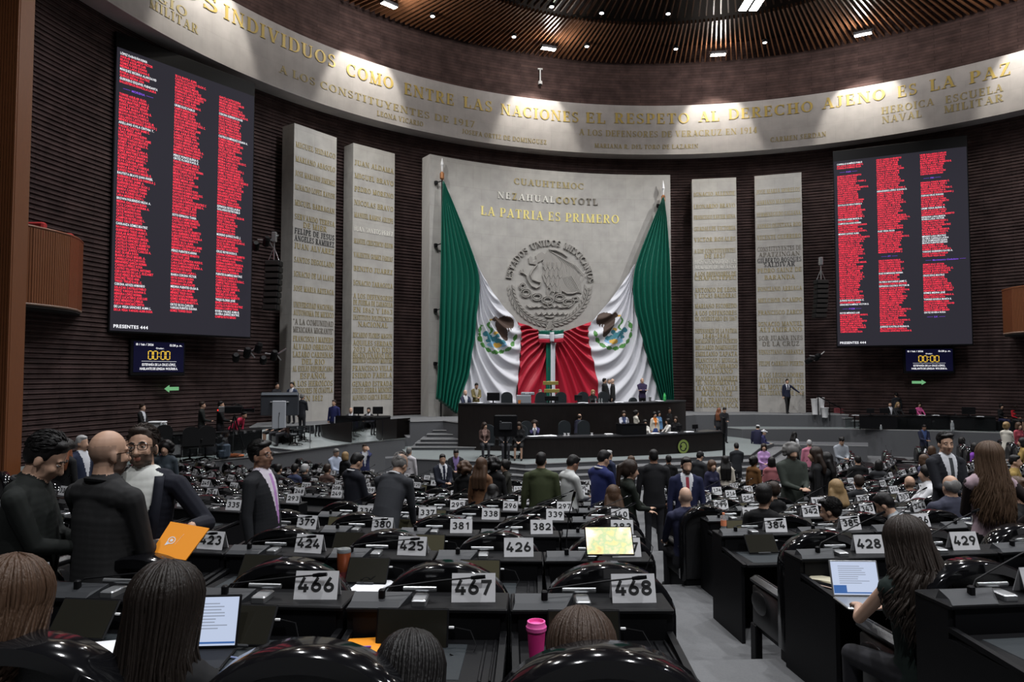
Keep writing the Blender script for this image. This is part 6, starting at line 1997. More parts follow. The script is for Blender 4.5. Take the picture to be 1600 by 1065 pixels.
    for q in (-1, 1):
        pr.ell(Hd(q * 0.078, -0.01, -0.012), (0.012 * hs_, 0.022 * hs_, 0.034 * hs_), 'skin', Rh)
        if fine:
            pr.ell(Hd(q * 0.036, 0.062, -0.028), (0.024 * hs_, 0.024 * hs_, 0.026 * hs_), 'skin', Rh)
            pr.ell(Hd(q * 0.03, 0.076, 0.026), (0.027 * hs_, 0.013 * hs_, 0.0095 * hs_), 'skin', Rh)
            pr.ell(Hd(q * 0.046, 0.02, -0.075), (0.016 * hs_, 0.035 * hs_, 0.018 * hs_), 'skin', Rh)
    pr.cap(Hd(0, 0.082, 0.012), Hd(0, 0.106, -0.034), 0.011 * hs_, 0.015 * hs_, 'skin')
    if fine:
        for q in (-1, 1):
            pr.ell(Hd(q * 0.012, 0.092, -0.036), (0.009 * hs_, 0.01 * hs_, 0.008 * hs_), 'skin', Rh)
        pr.ell(Hd(0, 0.083, -0.062), (0.023 * hs_, 0.010 * hs_, 0.006 * hs_), 'lips', Rh)
        pr.ell(Hd(0, 0.082, -0.070), (0.020 * hs_, 0.010 * hs_, 0.007 * hs_), 'lips', Rh)
    # legs
    LR = 'legs'
    if not hide_legs:
        for q in (-1, 1):
            if sit:
                hip, kn, an = pel + V((q * 0.09 * s, 0.02, -0.02)), V((q * 0.11 * s, 0.43 * s, seat_h + 0.03)), V((q * 0.11 * s, 0.42 * s, 0.08))
            else:
                hip, kn, an = pel + V((q * 0.085 * s, -0.01, -0.03)), V((q * 0.095 * s, 0.02, 0.49 * s)), V((q * 0.105 * s, -0.02, 0.08))
                if pose == 'step':
                    kn += V((0, 0.12 * q, 0)); an += V((0, 0.22 * q, 0))
            b = 0.9 + 0.1 * bulk
            bare = 'skin' if skirt else LR
            pr.cap(hip, kn, 0.088 * s * b, 0.062 * s, LR)
            pr.cap(kn, an, 0.058 * s * (0.85 if skirt else 1), (0.035 if skirt else 0.052) * s, bare)
            pr.ell(an + V((q * 0.01, 0.065, -0.042)), (0.04 * s, 0.115 * s, 0.036), 'shoes')
        if skirt and not sit:
            pr.cap(pel + V((0, 0, -0.05)), pel + V((0, 0.0, -0.45 * s)), 0.15 * s, 0.16 * s, 'legs')
    # arms
    hands = []
    SL = ('shoes' if dark_sleeves else 'top') if sleeves else 'skin'
    for q, spec_ in ((-1, arms[0]), (1, arms[1])):
        sh = U(q * (sx + 0.012), -0.005, 0.445)
        pole = V((q * 0.5, -0.6, -0.5))
        if spec_ == 'down':
            tgt = sh + V((q * 0.06 * s, 0.05 * s, -0.55 * s))
            fdir = V((0, 0.25, -1))
        elif spec_ == 'hold':
            tgt = U(q * 0.045, 0.30, 0.13)
            fdir = V((-q * 0.6, 0.8, 0.15))
        elif spec_ == 'fold':
            tgt = U(-q * 0.10, 0.19, 0.24)
            fdir = V((-q, 0.1, 0.05))
            pole = V((q * 0.8, -0.2, -0.9))
        elif spec_ == 'phone':
            tgt = Hd(q * 0.115, 0.06, -0.07)
            fdir = Rh.to_3x3() @ V((-q * 0.12, -0.25, 0.95))
            pole = V((q * 0.25, 0.35, -1.0))
        elif spec_ == 'chin':
            tgt = Hd(q * 0.03, 0.13, -0.15)
            fdir = Rh.to_3x3() @ V((-q * 0.3, -0.2, 0.9))
            pole = V((q * 0.5, 0.2, -0.9))
        elif spec_ == 'desk':
            tgt = U(q * 0.16, 0.44, -0.02)
            fdir = V((-q * 0.25, 1, -0.1))
        elif spec_ == 'akimbo':
            tgt = U(q * 0.19, 0.02, 0.06)
            fdir = V((-q * 0.5, 0.8, -0.2))
            pole = V((q, -0.6, 0))
        elif spec_ == 'out':
            tgt = sh + V((q * 0.36 * s, 0.22 * s, -0.34 * s))
            fdir = V((q * 0.8, 0.5, -0.3))
        elif spec_ == 'lap':
            tgt = V((q * 0.06, 0.28 * s, seat_h + 0.17))
            fdir = V((-q * 0.4, 0.9, -0.1))
        else:
            tgt = root_inv(root, spec_[0])
            fdir = V(spec_[1]) if len(spec_) > 1 else V((0, 1, 0))
            if len(spec_) > 2:
                pole = V(spec_[2])
        el, wr = ik(sh, tgt, 0.285 * s, 0.255 * s, pole)
        ad = 0.009 if sleeves else -0.002
        fem = 0.86 if female else 1.0
        pr.cap(sh, el, (0.05 * fem + ad) * s * (0.7 + 0.3 * bulk), (0.04 * fem + ad) * s, SL)
        cuff = wr + (el - wr) * 0.12
        pr.cap(el, cuff, (0.041 * fem + ad) * s, (0.029 * fem + ad) * s, SL)
        pr.cap(cuff, wr, 0.027 * s * fem, 0.025 * s * fem, 'skin')
        fdir = fdir.normalized()
        hands.append(wr)
        # hand: palm, four fingers of unequal length with a bend, thumb from the side of the palm
        up = V((0, 0, 1)) if abs(fdir.z) < 0.8 else V((0, 1, 0))
        sd = fdir.cross(up).normalized() * (-q)      # towards the thumb side
        nm = sd.cross(fdir).normalized() * q
        if nm.z > 0:
            nm = -nm
        k = s * (0.9 if female else 1.0)
        pc = wr + fdir * 0.045 * k
        Mp = Matrix((sd, fdir, nm)).transposed()
        pr.ell(pc, (0.040 * k, 0.052 * k, 0.017 * k), 'skin', Mp)
        fr = 0.0088 * k if fine else 0.0115 * k
        for i, ln in enumerate((0.066, 0.075, 0.070, 0.055)):
            b0 = pc + fdir * 0.036 * k + sd * (0.030 - 0.02 * i) * k
            b1 = b0 + (fdir * 0.9 + nm * (0.25 + 0.05 * i) + sd * (0.10 - 0.07 * i)).normalized() * ln * 0.55 * k
            b2 = b1 + (fdir * 0.55 + nm * (0.8 + 0.04 * i)).normalized() * ln * 0.5 * k
            pr.cap(b0, b1, fr, fr * 0.95, 'skin')
            pr.cap(b1, b2, fr * 0.95, fr * 0.8, 'skin')
        t0 = wr + fdir * 0.018 * k + sd * 0.030 * k
        t1 = t0 + (sd * 0.75 + fdir * 0.65 + nm * 0.2).normalized() * 0.038 * k
        t2 = t1 + (fdir * 0.95 + nm * 0.45).normalized() * 0.03 * k
        pr.cap(t0, t1, fr * 1.25, fr * 1.05, 'skin')
        pr.cap(t1, t2, fr * 1.05, fr * 0.85, 'skin')
    SK = SKINS[skin]
    sk = pmat(SK, 'skin')
    HC_ = HAIRS[hair]
    mats = [sk, pmat(top), pmat(legs), pmat(shoe, 'cloth'), pmat(shirt or top), pmat(tie or (shirt or top)), mat('beard_%s_%s' % (skin, hair), tuple(0.16 * a + 0.84 * b for a, b in zip(SK, [min(.02, c) for c in HC_])), 0.7),
            mat('lips_' + skin, (SK[0] * 0.85, SK[1] * 0.55, SK[2] * 0.55), 0.5), mat('shorn_%s_%s' % (skin, hair), tuple(0.7 * a + 0.3 * b for a, b in zip(SK, HC_)), 0.7)]
    Mi = np.array(Ml.inverted())
    Hi = np.array((Mh @ Matrix.Scale(hs_, 4)).inverted())
    pelz = pel.z
    def paint(ce, mi, regs):
        ones = np.ones((len(ce), 1))
        lc = (np.hstack([ce, ones]) @ Mi.T)[:, :3] / s
        hc = (np.hstack([ce, ones]) @ Hi.T)[:, :3]
        hc[:, 1] -= 0.02
        hc[:, 2] -= 0.115
        x, y, z = lc[:, 0], lc[:, 1], lc[:, 2]
        istop = mi == 1
        if shirt is not None:
            w = 0.008 + vw * np.clip((z - 0.06) / 0.42, 0, 1) ** 1.1
            m = istop & (y > 0.03) & (np.abs(x) < w) & (z > 0.05)
            m |= istop & (z > 0.505) & (np.hypot(x, y) < 0.085)
            mi = np.where(m, 4, mi)
            if tie is not None:
                mi = np.where(m & (np.abs(x) < 0.026) & (z < 0.5) & (y > 0.03), 5, mi)
        if not sit:
            mi = np.where(istop & (lc[:, 2] < -0.06) & (shirt is None or True) & (mi == 1) & (np.abs(x) < 0.2) & (z < -0.10), 2, mi)
        elif True:
            mi = np.where((mi == 1) & (z < -0.03) & (np.abs(x) < 0.17), 2, mi)
        if beard:
            m = (mi == 0) & (hc[:, 2] < -0.040) & (hc[:, 2] > -0.16) & (hc[:, 1] > -0.005) & (np.hypot(hc[:, 0], hc[:, 1]) < 0.13) & ~((hc[:, 2] > -0.05) & (np.abs(hc[:, 0]) < 0.014))
            m &= ~((np.abs(hc[:, 0]) < 0.019) & (hc[:, 2] > -0.078) & (hc[:, 2] < -0.056) & (hc[:, 1] > 0.07))
            m |= (mi == 0) & (hc[:, 2] < 0.01) & (hc[:, 2] > -0.1) & (np.abs(hc[:, 0]) > 0.058) & (hc[:, 1] > 0.0) & (hc[:, 1] < 0.035)
            mi = np.where(m, 6, mi)
        if hs == 'shaved':
            m = (mi == 0) & (hc[:, 2] > -0.06) & (hc[:, 2] < 0.05) & (hc[:, 1] < 0.0) & (np.hypot(hc[:, 0], hc[:, 1]) < 0.12)
            mi = np.where(m, 8, mi)
        return mi
    fuse(pr, 'body', voxel, mats, BODYREG, root, paint, 3 if voxel < 0.01 else 2)
    if fine:
        for q in (-1, 1):
            c = Hd(q * 0.031, 0.077, 0.006)
            e = MB().ell(c, (0.0125, 0.0115, 0.0095), 12, 8, M=Rh.to_3x3()).build('eye', mat('eye_white', (0.62, 0.58, 0.55), 0.3), root, smooth=True)
            f = (Rh.to_3x3() @ V((0, 1, 0))).normalized()
            MB().ell(c + f * 0.0075, (0.0058, 0.0052, 0.0058), 10, 6, M=Rh.to_3x3()).build('iris', mat('iris_dark', (0.02, 0.012, 0.01), 0.2), e, smooth=True)
            MB().ell(Hd(q * 0.031, 0.079, 0.0115), (0.0145, 0.0115, 0.0055), 10, 6, M=Rh.to_3x3()).build('eyelid', sk, e, smooth=True)
            MB().tube([Hd(q * 0.012, 0.094, 0.028), Hd(q * 0.03, 0.092, 0.035), Hd(q * 0.05, 0.076, 0.029)], [0.0035, 0.0042, 0.0025], 6).build('eyebrow', pmat(HAIRS['k' if hair in 'kb' else hair], 'hair'), root, smooth=True)
    if glasses:
        mb = MB()
        for q in (-1, 1):
            ring_ = []
            for i in range(17):
                a = 2 * PI * i / 16
                cx_, cz_ = math.cos(a), math.sin(a)
                sq = 1 / max(abs(cx_) ** 3 + abs(cz_) ** 3, 0.3) ** (1 / 3)
                ring_.append(Hd(q * 0.035 + 0.026 * cx_ * sq, 0.108 - 0.02 * abs(q * 0.035 + 0.026 * cx_ * sq) / 0.06, 0.006 + 0.021 * cz_ * sq))
            mb.tube(ring_, 0.0024, 5, cap=False)
            mb.tube([Hd(q * 0.061, 0.092, 0.014), Hd(q * 0.082, 0.05, 0.012), Hd(q * 0.083, -0.015, 0.006)], 0.0022, 5)
        mb.tube([Hd(-0.010, 0.104, 0.014), Hd(0, 0.107, 0.017), Hd(0.010, 0.104, 0.014)], 0.0022, 5)
        mb.build('glasses', M_BLACK, root)
    hm = pmat(HC_, 'hair')
    hv = max(voxel * 0.8, 0.009)
    if fine and hs in ('short', 'side', 'receding'):
        tufts(root, Hd, 420 if hs != 'receding' else 120, hm, len(label))
    make_hair(root, hs, hm, Hd, Rh, U, s, hs_, hv, hairlen, fine, hair)
    if cap is not None:
        mb = MB()
        vs, fs = [], []
        pr2 = Prims()
        pr2.ell(Hd(0, -0.012, 0.06), (0.088, 0.108, 0.085), 'skin', Rh)
        pr2.ell(Hd(0, 0.13, 0.045), (0.07, 0.06, 0.008), 'skin', Rh)
        fuse(pr2, 'cap', 0.014, [pmat(cap)], ['skin'], root)
    if collar is not None:
        mb = MB()
        ring_ = []
        for i in range(13):
            a = R_(35 + 290 * i / 12)
            ring_.append(U(0.078 * math.sin(a), -0.012 + 0.072 * math.cos(a), 0.525 + 0.018 * -math.cos(a)))
        mb.tube(ring_, 0.013 * s, 6)
        mb.build('collar', pmat(collar), root, smooth=True)
    return root, Hd, U, hands, Rh
def root_inv(root, p):
    M = Matrix.Translation(root.location) @ Matrix.Rotation(root.rotation_euler[2], 4, 'Z')
    return M.inverted() @ Vector(p)
def make_hair(root, hs, hm, Hd, Rh, U, s, hs_, hv, hlen, fine, hair):
    if hs in ('bald', 'shaved', 'none'):
        return
    pr = Prims()
    R3 = Rh
    if hs in ('short', 'side', 'curlyshort', 'receding'):
        if hs == 'receding':
            for q in (-1, 1):
                pr.ell(Hd(q * 0.055, -0.035, 0.02), (0.034, 0.07, 0.06), 'h', R3)
            pr.ell(Hd(0, -0.07, 0.02), (0.066, 0.05, 0.08), 'h', R3)
        else:
            pr.ell(Hd(0, -0.022, 0.066), (0.083, 0.096, 0.082), 'h', R3)
            pr.ell(Hd(0, -0.055, 0.022), (0.079, 0.068, 0.085), 'h', R3)
            pr.ell(Hd(0.01, 0.034, 0.104), (0.062, 0.045, 0.030), 'h', R3)
            for q in (-1, 1):
                pr.ell(Hd(q * 0.066, -0.012, 0.035), (0.017, 0.042, 0.05), 'h', R3)
            if hs == 'side':
                pr.ell(Hd(-0.03, 0.04, 0.115), (0.05, 0.05, 0.028), 'h', R3)
            if hs == 'curlyshort':
                r = random.Random(4)
                for i in range(26):
                    a, b = r.uniform(0, 6.28), r.uniform(0.1, 1.35)
                    pr.ell(Hd(0.09 * math.sin(b) * math.cos(a), -0.025 + 0.105 * math.sin(b) * math.sin(a), 0.05 + 0.1 * math.cos(b)), (0.026, 0.026, 0.026), 'h')
    elif hs == 'scalp':
        pr.ell(Hd(0, -0.024, 0.05), (0.090, 0.106, 0.098), 'h', R3)
        pr.ell(Hd(0, -0.055, -0.01), (0.088, 0.075, 0.11), 'h', R3)
        if hlen > 0.05:
            pr.cap(Hd(0, -0.07, -0.05), U(0, -0.10, 0.52 - hlen * 0.6), 0.07, 0.05, 'h')
    else:
        pr.ell(Hd(0, -0.022, 0.05), (0.092, 0.108, 0.100), 'h', R3)
        pr.ell(Hd(0, -0.06, 0.0), (0.088, 0.075, 0.10), 'h', R3)
        for q in (-1, 1):
            pr.ell(Hd(q * 0.076, 0.005, 0.03), (0.022, 0.05, 0.075), 'h', R3)
        if hs == 'long' or hs == 'wavy':
            w = 1.25 if hs == 'wavy' else 1.0
            for q in (-1, -0.35, 0.35, 1):
                a = Hd(q * 0.07, -0.065, -0.02)
                b = U(q * 0.10 * w, -0.115, 0.50 - hlen)
                m_ = U(q * 0.095 * w, -0.11, 0.47)
                pr.cap(a, m_, 0.046 * w, 0.05 * w, 'h')
                pr.cap(m_, b, 0.05 * w, 0.03 * w, 'h')
            if hs == 'wavy':
                r = random.Random(9)
                for i in range(22):
                    t = r.random()
                    pr.ell(U(r.uniform(-0.14, 0.14), -0.10 + r.uniform(-0.05, 0.04), 0.62 - t * (hlen + 0.1)), (0.05, 0.04, 0.06), 'h')
            for q in (-1, 1):
                pr.cap(Hd(q * 0.08, 0.0, 0.02), U(q * 0.10 * w, 0.01, 0.48), 0.026, 0.026, 'h')
        elif hs == 'bob':
            for q in (-1, 1):
                pr.ell(Hd(q * 0.07, -0.02, -0.05), (0.036, 0.07, 0.08), 'h', R3)
            pr.ell(Hd(0, -0.075, -0.05), (0.085, 0.05, 0.085), 'h', R3)
        elif hs == 'pony':
            pr.cap(Hd(0, -0.11, 0.07), Hd(0, -0.16, 0.03), 0.03, 0.035, 'h')
            pr.cap(Hd(0, -0.16, 0.03), U(0, -0.15, 0.46), 0.035, 0.028, 'h')
        elif hs == 'bun':
            pr.ell(Hd(0, -0.12, 0.06), (0.05, 0.045, 0.05), 'h', R3)
        elif hs == 'curly':
            r = random.Random(2)
            for i in range(46):
                a, b = r.uniform(0, 6.28), r.uniform(0.0, 2.2)
                y = 0.12 * math.sin(b) * math.sin(a)
                if y > 0.05 and b > 0.7:
                    continue
                pr.ell(Hd(0.125 * math.sin(b) * math.cos(a), -0.035 + y, 0.02 + 0.12 * math.cos(b)), (0.04, 0.04, 0.04), 'h')
    # the face stays clear: hair is cut back in front of the hairline after fusing
    o = fuse(pr, 'hair', hv, [hm], ['h'], root)
    return o
def strands(root, Hd, U, n, hm, hlen, seed, spread=0.12, wave=0.0, r0=0.0048, top=0.104, flick=0.0):
    """locks of hair from the parting over the head and down the back and sides"""
    r = random.Random(seed)
    mb = MB()
    for i in range(n):
        a = r.uniform(-2.2, 2.2)                   # around the head, 0 = back
        k = 1.0 + 0.10 * r.random() ** 2
        P_ = []
        p0 = r.uniform(0.02, 0.5)
        for j in range(6):
            b = p0 + (1.75 - p0) * j / 5
            P_.append(Hd(0.097 * k * math.sin(b) * math.sin(a), -0.022 - 0.118 * k * math.sin(b) * math.cos(a), 0.047 + top * k * math.cos(b)))
        side = min(1.0, max(0.0, (abs(a) - 1.15) / 0.9))
        L = hlen * r.uniform(0.72, 1.06) * (1 - 0.35 * side)
        ph = r.uniform(0, 6)
        zs = 0.60
        for j in range(1, 9):
            t = j / 8
            rx, ry = (0.098 + spread * 0.55 * t) * k, (0.128 + 0.045 * min(1, t * 2)) * k
            x = rx * math.sin(a * 0.80) + wave * 0.016 * math.sin(ph + t * 9)
            y = -0.005 - ry * math.cos(a * 0.72) + wave * 0.014 * math.cos(ph * 1.3 + t * 8) + flick * t * t
            P_.append(U(x, y, zs - t * L))
        w = r0 * r.uniform(0.75, 1.4)
        mb.tube(P_, [w * 0.7] + [w] * (len(P_) - 3) + [w * 0.75, w * 0.2], 4)
    o = mb.build('hair_locks', hm, root)
    o.data.polygons.foreach_set('use_smooth', [True] * len(o.data.polygons))
    return o
def tufts(root, Hd, n, hm, seed, ln=0.05, r0=0.0028):
    """short combed locks over a cropped head"""
    r = random.Random(seed)
    mb = MB()
    for i in range(n):
        a, b = r.uniform(0, 2 * PI), math.acos(r.uniform(-0.25, 1))
        nx, ny, nz = math.sin(b) * math.cos(a), math.sin(b) * math.sin(a), math.cos(b)
        if ny > 0.55 and nz < 0.55:
            continue
        if nz < 0.05 and ny > 0.1:
            continue
        p = Vector((0.083 * nx, -0.024 + 0.098 * ny, 0.062 + 0.085 * nz))
        nn = Vector((nx, ny, nz))
        d = Vector((0.5 * nx + r.uniform(-.25, .25), -0.9, -0.35 + r.uniform(-.2, .2)))
        d = (d - nn * d.dot(nn)).normalized()
        P_ = [p, p + d * ln * 0.5 + nn * 0.006, p + d * ln * r.uniform(0.8, 1.15) + nn * 0.002]
        mb.tube([Hd(*q) for q in P_], [r0, r0, r0 * 0.25], 4)
    o = mb.build('hair_locks', hm, root)
    o.data.polygons.foreach_set('use_smooth', [True] * len(o.data.polygons))
    return o
# ------------------------------------------------------------------ who stands where
LOWPX = {}
def P(label, px, ytop, Y, face, z=None, sit=False, **k):
    """someone whose crown is seen at px, ytop, standing (or seated) Y metres ahead"""
    q = ground(px, Y)
    if z is None:
        z = floor_at(q.x, q.y)
    ztop = at(px, ytop, Y).z
    lean = k.get('lean', 0)
    hh = (ztop - z)
    if sit:
        up = hh - k.get('seat_h', 0.48)
        h = 1.72 * up / (0.90 - 0.35 * (1 - math.cos(R_(lean))))
    else:
        h = hh / (1 - 0.44 * (1 - math.cos(R_(lean))))
    hc = max(k.pop('hmin', 1.50), min(1.88, h))
    if abs(hc - h) > 0.12:
        print('HEIGHT %-60s wanted %.2f' % (label[:60], h))
    # keep the crown where it is seen: shift the feet level only inside a tread's thickness
    if lean:
        b = R_(-YAW - face)
        L_ = 0.62 * hc / 1.72 * math.sin(R_(lean))
        q = q - Vector((-math.sin(b), math.cos(b), 0)) * L_
    v = 0.0085 if Y < 5.5 else 0.012 if Y < 10 else 0.017 if Y < 18 else 0.024
    k.setdefault('voxel', v)
    return person(label, Vector((q.x, q.y, z)), face, hc, 'sit' if sit else k.pop('pose', 'stand'), **k)
BLK, CHR, NAVY, BLUE, GREY, WHT, CRM = (0.008, 0.008, 0.009), (0.02, 0.021, 0.024), (0.012, 0.014, 0.032), (0.02, 0.03, 0.13), (0.07, 0.075, 0.08), (0.62, 0.62, 0.64), (0.6, 0.55, 0.47)
WSH = (0.6, 0.61, 0.65)
DEN = (0.02, 0.035, 0.08)

# ---- front of the hall, nearest first
R1 = rowz(1)
# bald man from behind
p_, Hd, U, hn, Rh = P('bald person in a dark charcoal jacket seen from behind in the left foreground', 169, 668, 3.95, 22, skin='m', hair='k', hs='shaved', top=(0.022, 0.022, 0.023), arms=('hold', 'hold'), head=(14, 0, 0), glasses=True, beard=True, bulk=1.06, fine=1, collar=(0.018, 0.018, 0.019), hide_legs=False)
# bearded man on the phone
p_, Hd, U, hn, Rh = P('bearded person with glasses phoning, white shirt under a navy cardigan', 228, 664, 4.45, 176, skin='m', hair='b', hs='short', top=(0.007, 0.008, 0.015), shirt=(0.62, 0.63, 0.6), vw=0.12, beard=True, glasses=True, fine=1, voxel=0.0065,
      arms=((at(299, 822, 4.18), (0.1, 0.9, -0.4), (-0.6, -0.4, -0.8)), 'phone'), head=(-4, -8, 4), bulk=1.05, collar=(0.62, 0.63, 0.6))
b_ = Hd(0.098, 0.03, -0.05)
M_ = Matrix.Translation(b_) @ Rh.to_3x3().to_4x4() @ Matrix.Rotation(R_(20), 4, 'X')
ph = MB().rbox(-0.006, 0.006, -0.035, 0.035, -0.075, 0.075, 0.004, M=p_.matrix_basis @ M_)
tag(ph.build('mobile_phone', M_BLACK), 'black mobile phone held to the ear of the bearded person', 'phone')
# cardigan fronts as two soft facings
def facing_strip(root, U, sgn, m, w=0.05):
    mb = MB()
    vs, fs = [], []
    for i in range(11):
        t = i / 10
        z = 0.50 - 0.42 * t
        x = sgn * (0.055 + 0.045 * math.sin(PI * min(1, (1 - t) * 0.75)))
        y = 0.10 + 0.03 * math.sin(PI * t) - 0.06 * (1 - t) ** 3
        for dx, dy in ((0, 0.012), (sgn * w, 0.002)):
            vs.append(U(x + dx, y + dy, z))
    for i in range(10):
        q = (2 * i, 2 * i + 1, 2 * i + 3, 2 * i + 2)
        fs.append(q if sgn < 0 else q[::-1])
    o = MB().add(vs, fs).build('cardigan_edge' if m is not M_SUITL else 'lapel', m, root, smooth=True)
    md = o.modifiers.new('t', 'SOLIDIFY')
    md.thickness = 0.012
    md.offset = 0
M_SUITL = pmat(CHR)
for s_ in (-1, 1):
    facing_strip(p_, U, s_, pmat((0.007, 0.008, 0.015)))
# left edge man in profile, looking down at a phone
p_, Hd, U, hn, Rh = P('person in a black shirt in profile at the left edge, head bowed over a phone', 52, 677, 3.9, 74, skin='m', hair='k', hs='side', top=(0.012, 0.014, 0.013), arms=('hold', 'hold'), head=(0, 30, 0), bulk=1.2, fine=1, collar=(0.02, 0.02, 0.022))
w_ = p_.matrix_basis @ ((hn[0] + hn[1]) / 2) + Vector((0.0, 0.0, 0.03))
tag(MB().rbox(-0.038, 0.038, -0.078, 0.078, -0.005, 0.005, 0.004).build('mobile_phone', M_BLACK, loc=w_ + Vector((0.08, 0.02, 0)), rotz=R_(-YAW - 74), local=True), 'dark mobile phone in the hands of the person at the left edge', 'phone')
p_, Hd, U, hn, Rh = P('person with glasses in a dark suit and lilac tie standing in profile at the left', 409, 690, 6.6, 98, skin='d', hair='k', hs='side', top=(0.014, 0.015, 0.018), shirt=(0.6, 0.55, 0.62), tie=(0.42, 0.22, 0.48), glasses=True, fine=1, bulk=1.12, voxel=0.009, head=(8, -4, 0), arms=('down', 'down'), lean=-5)
# seated women at the front desks, seen from behind
p_, Hd, U, hn, Rh = P('seated person with short wavy light brown hair at the lower left edge', 26, 872, 2.2, 8, sit=True, female=True, skin='m', hair='c', hs='scalp', hairlen=0.0, top=BLK, arms=('desk', 'desk'), fine=1, head=(10, 4, 0))
strands(p_, Hd, U, 480, pmat(HAIRS['c'], 'hair'), 0.17, 21, spread=0.02, wave=1.5, r0=0.0056)
p_, Hd, U, hn, Rh = P('seated person with very long straight black hair in front of a lit laptop', 262, 889, 2.25, 6, sit=True, female=True, skin='m', hair='b', hs='scalp', top=BLK, arms=('desk', 'desk'), fine=1, hairlen=0.42, head=(4, 6, 0))
strands(p_, Hd, U, 620, pmat((0.012, 0.008, 0.006), 'hair'), 0.62, 5, spread=0.2, wave=0.35, flick=-0.03)
p_, Hd, U, hn, Rh = P('seated person with black hair bent over the desk 467', 641, 990, 2.15, 0, sit=True, lean=30, seat_h=0.40, hmin=1.4, female=True, skin='m', hair='k', hs='scalp', top=BLK, arms=('desk', 'desk'), fine=1, hairlen=0.35, head=(0, 16, 0))
strands(p_, Hd, U, 560, pmat(HAIRS['k'], 'hair'), 0.5, 8, spread=0.1, wave=0.3)
p_, Hd, U, hn, Rh = P('seated person with long brown hair bent over the desk 468, beside a pink cup', 905, 961, 2.2, 4, sit=True, lean=22, seat_h=0.42, hmin=1.45, female=True, skin='m', hair='c', hs='scalp', top=BLK, arms=('desk', 'desk'), fine=1, hairlen=0.4, head=(4, 14, 0))
strands(p_, Hd, U, 600, pmat((0.05, 0.03, 0.02), 'hair'), 0.55, 12, spread=0.14, wave=0.4)
p_, Hd, U, hn, Rh = P('seated person in a sleeveless dark top with long dark hair typing on a laptop', 1414, 808, 3.95, -12, sit=True, female=True, skin='l', hair='b', hs='scalp', top=(0.012, 0.02, 0.018), sleeves=False, arms=((at(1341, 946, 4.28), (0.5, 0.9, -0.1), (-0.9, -0.5, -0.6)), (at(1392, 948, 4.3), (-0.3, 0.9, -0.1), (0.8, -0.4, -0.6))), fine=1, lean=7, hairlen=0.28, head=(-6, 8, 0))
strands(p_, Hd, U, 560, pmat((0.028, 0.02, 0.016), 'hair'), 0.42, 31, spread=0.18, wave=1.5, r0=0.0056)
w_ = p_.matrix_basis @ hn[0]
tag(MB().lathe([(0.03, -0.006), (0.034, 0.0), (0.03, 0.006)], 14).build('bracelet', M_STEEL, loc=w_ + Vector((0, -0.03, 0.0)), local=True, smooth=True), 'silver bracelet on the left wrist of the typing person', 'bracelet')

# ---- middle of the hall
def Q(label, px, y, Y, face, **k):
    return P(label, px, y, Y, face, **k)
Q('grey haired person in a charcoal suit bending forward between the desks, seen from behind', 622, 709, 8.5, 24, skin='m', hair='g', hs='receding', top=(0.032, 0.034, 0.040), legs=(0.03, 0.032, 0.038), arms=('desk', 'desk'), lean=24, head=(10, 22, 0), bulk=1.14, collar=WHT, fine=1)
Q('person in a navy suit looking at papers, left of the bending grey suit', 554, 706, 11, 42, skin='m', hair='k', top=(0.014, 0.015, 0.022), arms=('hold', 'hold'), head=(6, 22, 0), collar=WHT)
Q('fair haired person half hidden behind the navy suit', 541, 707, 21, 30, female=True, skin='l', hair='y', hs='bob', top=BLK)
Q('grey haired person in a pale blue shirt and dark vest at the far left rows', 525, 700, 22, 120, skin='m', hair='g', top=(0.32, 0.36, 0.45), shirt=None, arms=('hold', 'hold'), head=(0, 20, 0), bulk=1.15)
Q('person in a blue jacket and white shirt phoning below the stage left wall', 571, 694, 24, 160, skin='m', hair='b', top=(0.026, 0.03, 0.085), legs=BLK, shirt=WSH, arms=('phone', 'down'), bulk=1.1)
Q('person in a white shirt with black straps walking to the rostrum steps', 640, 699, 22.2, 18, skin='m', hair='g', top=(0.5, 0.48, 0.5), legs=BLK)
Q('person in a navy suit and tie facing the hall with joined hands', 692, 708, 18.2, 150, skin='m', hair='k', top=(0.013, 0.015, 0.026), shirt=WSH, tie=NAVY, arms=('hold', 'hold'), head=(20, 8, 0))
Q('person in a dark suit and violet shirt before the left rostrum steps', 713, 700, 22, 175, skin='m', hair='k', top=CHR, shirt=(0.25, 0.18, 0.4), arms=('hold', 'hold'), head=(0, 28, 0))
Q('person with a mass of curly brown hair behind a green lit laptop', 727, 724, 13.4, 10, female=True, skin='m', hair='c', hs='curly', top=BLK)
Q('person in a tan jacket with long brown hair seen from behind', 752, 717, 12, 18, female=True, skin='m', hair='c', hs='long', top=(0.17, 0.085, 0.045), legs=BLK, hairlen=0.22)
Q('person in black with dark curly hair right of the tan jacket', 772, 716, 13, 12, female=True, skin='m', hair='k', hs='curly', top=BLK)
Q('dark haired person facing left behind the curly haired one', 789, 720, 15.5, -110, female=True, skin='m', hair='k', hs='bun', top=(0.03, 0.03, 0.025), arms=('desk', 'desk'), lean=8)
Q('person in an olive green jacket seen from behind', 845, 706, 11, 4, skin='m', hair='k', top=(0.045, 0.055, 0.025), legs=BLK, bulk=1.1, head=(8, 0, 0))
Q('person in a white knitted sweater looking at a phone', 889, 709, 11, 62, skin='d', hair='k', hs='side', top=(0.52, 0.53, 0.52), legs=BLK, arms=('hold', 'hold'), head=(0, 26, 0))
p_, Hd, U, hn, Rh = Q('person in a bright blue suit reading papers', 938, 701, 10.9, 56, skin='m', hair='k', top=(0.018, 0.025, 0.105), legs=(0.018, 0.025, 0.105), arms=('hold', 'hold'), head=(4, 20, 0), collar=WHT, bulk=1.05)
w_ = p_.matrix_basis @ ((hn[0] + hn[1]) / 2)
